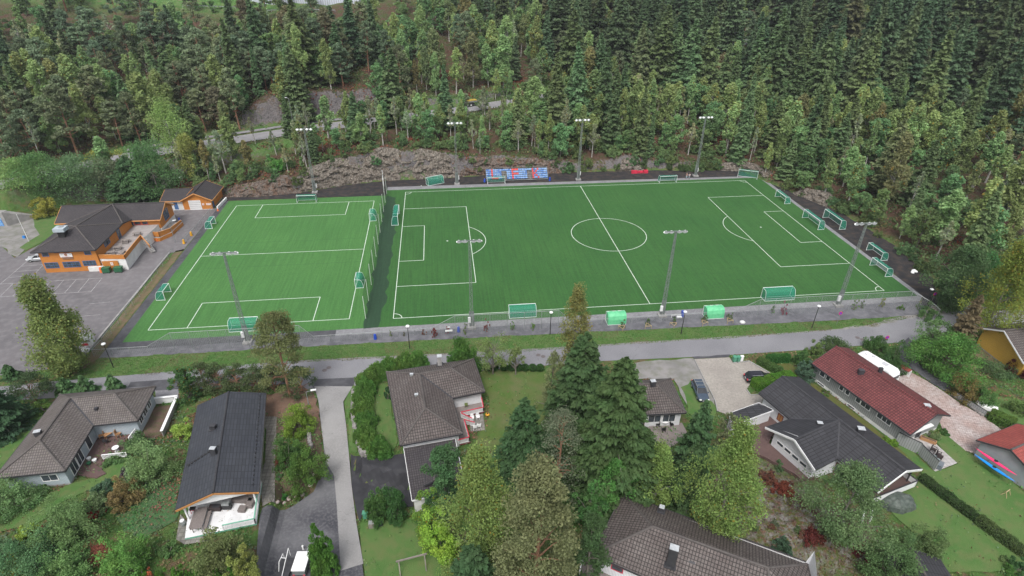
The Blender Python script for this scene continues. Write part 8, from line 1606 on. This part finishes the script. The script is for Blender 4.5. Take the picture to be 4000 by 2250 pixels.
# climbers and saplings on and along the near fence
for i, (k, x, y, tv, w, c, lab) in enumerate((('n7',455,425,355,34,(.14,.16,.07),'dry climber on the low fence left of the lamp'),('n7',590,420,355,26,(.12,.10,.08),'grey climber stem on the low fence'),('n7',790,412,340,60,(.20,.08,.06),'reddish climber on the low fence'),('n7',890,425,330,100,(.20,.05,.05),'crimson climber spreading at the low fence end'),('n7',1025,400,290,44,(.30,.05,.07),'thin red climber on the rising fence'),('n7',1205,405,230,56,(.13,.17,.06),'tall green climber beside the gate'),('n7',1420,372,225,80,(.24,.05,.05),'tall climber with crimson foot on the high fence'),
 ('n7',1680,368,190,56,(.13,.22,.06),'full green climber in front of the goal'),('n7',1885,365,240,44,(.16,.23,.08),'thin green climber at the goal corner'),('k8',30,1010,940,36,(.10,.17,.06),'green bush at the fence right of the wide goal'),('k8',112,1020,915,60,(.28,.07,.11),'purple-red shrub at the fence right of the wide goal'),('k8',640,995,900,50,(.14,.20,.07),'green sapling at the fence below the near mast'),('k8',700,975,880,40,(.12,.18,.07),'second green sapling at the fence below the near mast'),('k8',855,965,860,46,(.22,.22,.06),'yellow-green sapling at the high fence'),
 ('k8',990,985,950,50,(.10,.16,.05),'low bush at the foot of the high fence'),('k8',1130,975,935,50,(.10,.15,.06),'low bush near the right end of the fence'),('k7',835,1120,1045,50,(.11,.15,.08),'young tree in the first wooden guard'),('k7',1025,1105,1035,46,(.11,.15,.08),'young tree in the second wooden guard'),('k7',1218,1095,1035,46,(.11,.15,.08),'young tree in the third wooden guard'),('k7',1452,1075,1000,50,(.11,.15,.08),'young tree in the fourth wooden guard'),('k7',1640,1065,1000,56,(.11,.15,.08),'young tree in the fifth wooden guard'))): near('thuja', k, x, y, tv, w, c, lab, name='climber' if i < 9 else 'young_shrub', grow=.8, cat='climber' if i < 9 else 'shrub', n=16, per=16, leaf=.14)
# trees round the clubhouse
for kd, x, y, tv, w, c, lab, n in (('round',60,475,398,90,(.15,.20,.085),'light leafy tree beside the far road at the left edge',80),('round',130,500,385,115,(.085,.135,.06),'broad dark leafy tree above the flagpole',100),('round',215,500,392,125,(.10,.14,.085),'grey-green broad tree behind the clubhouse roof, left',100),('round',290,480,400,80,(.13,.135,.10),'thin greyish tree behind the clubhouse roof',60),('spruce',345,500,392,95,(.05,.08,.045),'dark spruce behind the clubhouse roof ridge',0),('round',405,500,352,130,(.075,.125,.06),'big dark leafy tree left of the garage',110),('birch',445,400,250,115,(.17,.21,.085),'tall light birch above the dark leafy tree',90),
 ('round',118,545,500,48,(.20,.17,.045),'small yellow autumn tree by the grass bank',50),('round',268,430,375,60,(.22,.20,.06),'yellowing tree beside the far road',50),('birch',490,450,335,62,(.19,.18,.07),'brownish birch above the garage roof',60),('round',540,440,370,50,(.13,.15,.08),'thin leafy tree right of the brownish birch',40),('shrub',700,425,395,42,(.085,.17,.05),'green bush on the bare ground above the rusty rock',40)): near(kd, 'p', x, y, tv, w, tuple(q_*1.45 for q_ in c), lab, n=n, per=70, leaf=.3, base=.1)
# bushes at the foot of the rocks and along the black gravel
rr = random.Random(77); SHP = PROTO['shrub']+PROTO['aspen'][:1]
for i in range(64):
    if i < 40: x = rr.uniform(44, 104) if i > 8 else rr.uniform(-52, 40); y = np.interp(x, [-52,-29,-17,-6,27,70,104], [65.5,67,72.5,74,76.2,76,72.8])+rr.uniform(-.4, 2.2); wh = 'at the foot of the rock behind the far touchline' if x > 44 else 'on the ledge of the rock face'
    else: y = rr.uniform(-2, 62); x = np.interp(y, [-2,4,20,40,58], [112,114.5,117,115.5,109])+rr.uniform(-.5, 2.5); wh = 'along the edge of the black gravel'
    zz = hz(x, y); s = rr.uniform(.5, 1.1); plant('shrub', 'wild_shrub', rr.choice(PROTO['shrub']), (x, y, zz-.1), rr.random()*6.28, s, jitter((.12,.185,.075), rr, .2, .3), f'wild green shrub {wh}', 'shrub', f'wild shrubs {wh}')

# ------------------------------------------------------------------ ground cover nobody could count
def cover(name, label, pts, cols, size, hgt_, seed):
    rng = np.random.default_rng(seed); P = np.array(pts); n = len(P); z = hgt(P[:, 0], P[:, 1])+rng.random(n)*hgt_; me = leafmesh(name, np.stack([P[:, 0], P[:, 1], z], 1), size, rng)
    a = me.attributes.new('leafcol', 'FLOAT_COLOR', 'FACE'); cc = np.concatenate([cols*(.8+.4*rng.random((n, 1))), np.ones((n, 1))], 1); a.data.foreach_set('color', cc.astype(np.float32).ravel())
    me.materials.clear(); me.materials.append(bpy.data.materials['distant_foliage']); o = bpy.data.objects.new(name, me); C.objects.link(o); tag(o, label, name.replace('_', ' '), None, 'stuff')
def scatter_cover():
    rng = np.random.default_rng(8); n = 150000; x = rng.uniform(-70, 112, n); y = rng.uniform(-72, -17.8, n); keep = np.ones(n, bool); d = np.full(n, 9.0)
    for nm, poly in SHEETS:
        if nm in ('lawn', 'strawberry_patch', 'roadside_grass', 'grass_bank', 'mossy_yard', 'garden_bed', 'mossy_path', 'bare_yellow_yard', 'wood_chip_yard', 'grass_verge'): continue
        keep &= sdist(x, y, poly) > .05
    lawn = np.zeros(n, bool)
    for nm, poly in SHEETS:
        if nm in ('lawn', 'mossy_path', 'wood_chip_yard', 'mossy_yard', 'roadside_grass'): lawn |= sdist(x, y, poly) < .1
    for fp_ in HOUSES: keep &= sdist(x, y, fp_) > .1
    cl = vn(x, y, 3.2, 51)*.6+vn(x, y, 1.3, 52)*.4; keep &= (np.hypot(x-KX, y-KY) > 10) | (rng.random(n) < .4); keep &= (cl > .40) | (rng.random(n) < .12); keep &= ~lawn | (rng.random(n) < .06)
    x, y, cl = x[keep], y[keep], cl[keep]; h_ = vn(x, y, 4.5, 53)+rng.normal(size=len(x))*.06
    pal = np.array([(.26,.18,.11),(.16,.23,.08),(.11,.24,.075),(.19,.26,.11),(.14,.20,.12),(.28,.14,.10)]); i = np.clip((h_*7-.6).astype(int), 0, 5)
    k = np.hypot(x-KX, y-KY) < 11; c = pal[i]; c[k] = np.array([(.17,.11,.07),(.14,.085,.08),(.16,.15,.05)])[rng.integers(0, 3, k.sum())]
    cover('undergrowth', 'mixed low plants and weeds covering the gardens between the lawns', np.stack([x, y], 1), c, .24, .28, 9)
    n = 120000; x = rng.uniform(-120, 135, n); y = rng.uniform(-6, 150, n); d = sdist(x, y, FLAT); rd, rz, sd = roadd(x, y); keep = (d > .6) & (rd > 5) & ~((sd > 0) & (rd < 9.5) & (x < 20)) & (vn(x, y, 4, 61) > .38); x, y = x[keep], y[keep]
    h_ = vn(x, y, 7, 63); pal = np.array([(.24,.07,.05),(.20,.13,.08),(.10,.16,.06),(.14,.17,.08),(.08,.13,.05),(.16,.14,.06)]); i = np.clip((h_*7-.6+rng.normal(size=len(x))*.5).astype(int), 0, 5)
    cover('forest_undergrowth', 'heather, ferns and saplings on the forest floor', np.stack([x, y], 1), pal[i], .5, .7, 10)
    n = 60000; x = rng.uniform(-52, 112, n); y = rng.uniform(-13, -6, n); keep = sdist(x, y, [p for nm, p in SHEETS if nm == 'grass_verge'][0]) < -.05; x, y = x[keep], y[keep]; h_ = vn(x, y, 3, 64); c = np.where((h_ > .6)[:, None], np.array([(.17,.16,.08)]), np.array([(.11,.20,.055)]))
    cover('verge_grass', 'long grass on the verge between fence and road', np.stack([x, y], 1), c, .13, .12, 12)
scatter_cover()

# ------------------------------------------------------------------ thin autumn air 
hz_ = MB(); hz_.box((20, 130, 90), (1400, 900, 260), DARK); hm = bpy.data.materials.new('air'); hm.use_nodes = True; N, L = nodes_of(hm); N.remove(N['Principled BSDF']); pv = N.new('ShaderNodeVolumePrincipled'); pv.inputs['Color'].default_value = (.86, .90, .95, 1); pv.inputs['Density'].default_value = .00016; pv.inputs['Anisotropy'].default_value = .2; L.new(pv.outputs[0], N['Material Output'].inputs['Volume'])
ho = hz_.build('haze'); ho.data.materials.clear(); ho.data.materials.append(hm); tag(ho, 'thin pale air over the valley', 'haze', None, 'stuff')
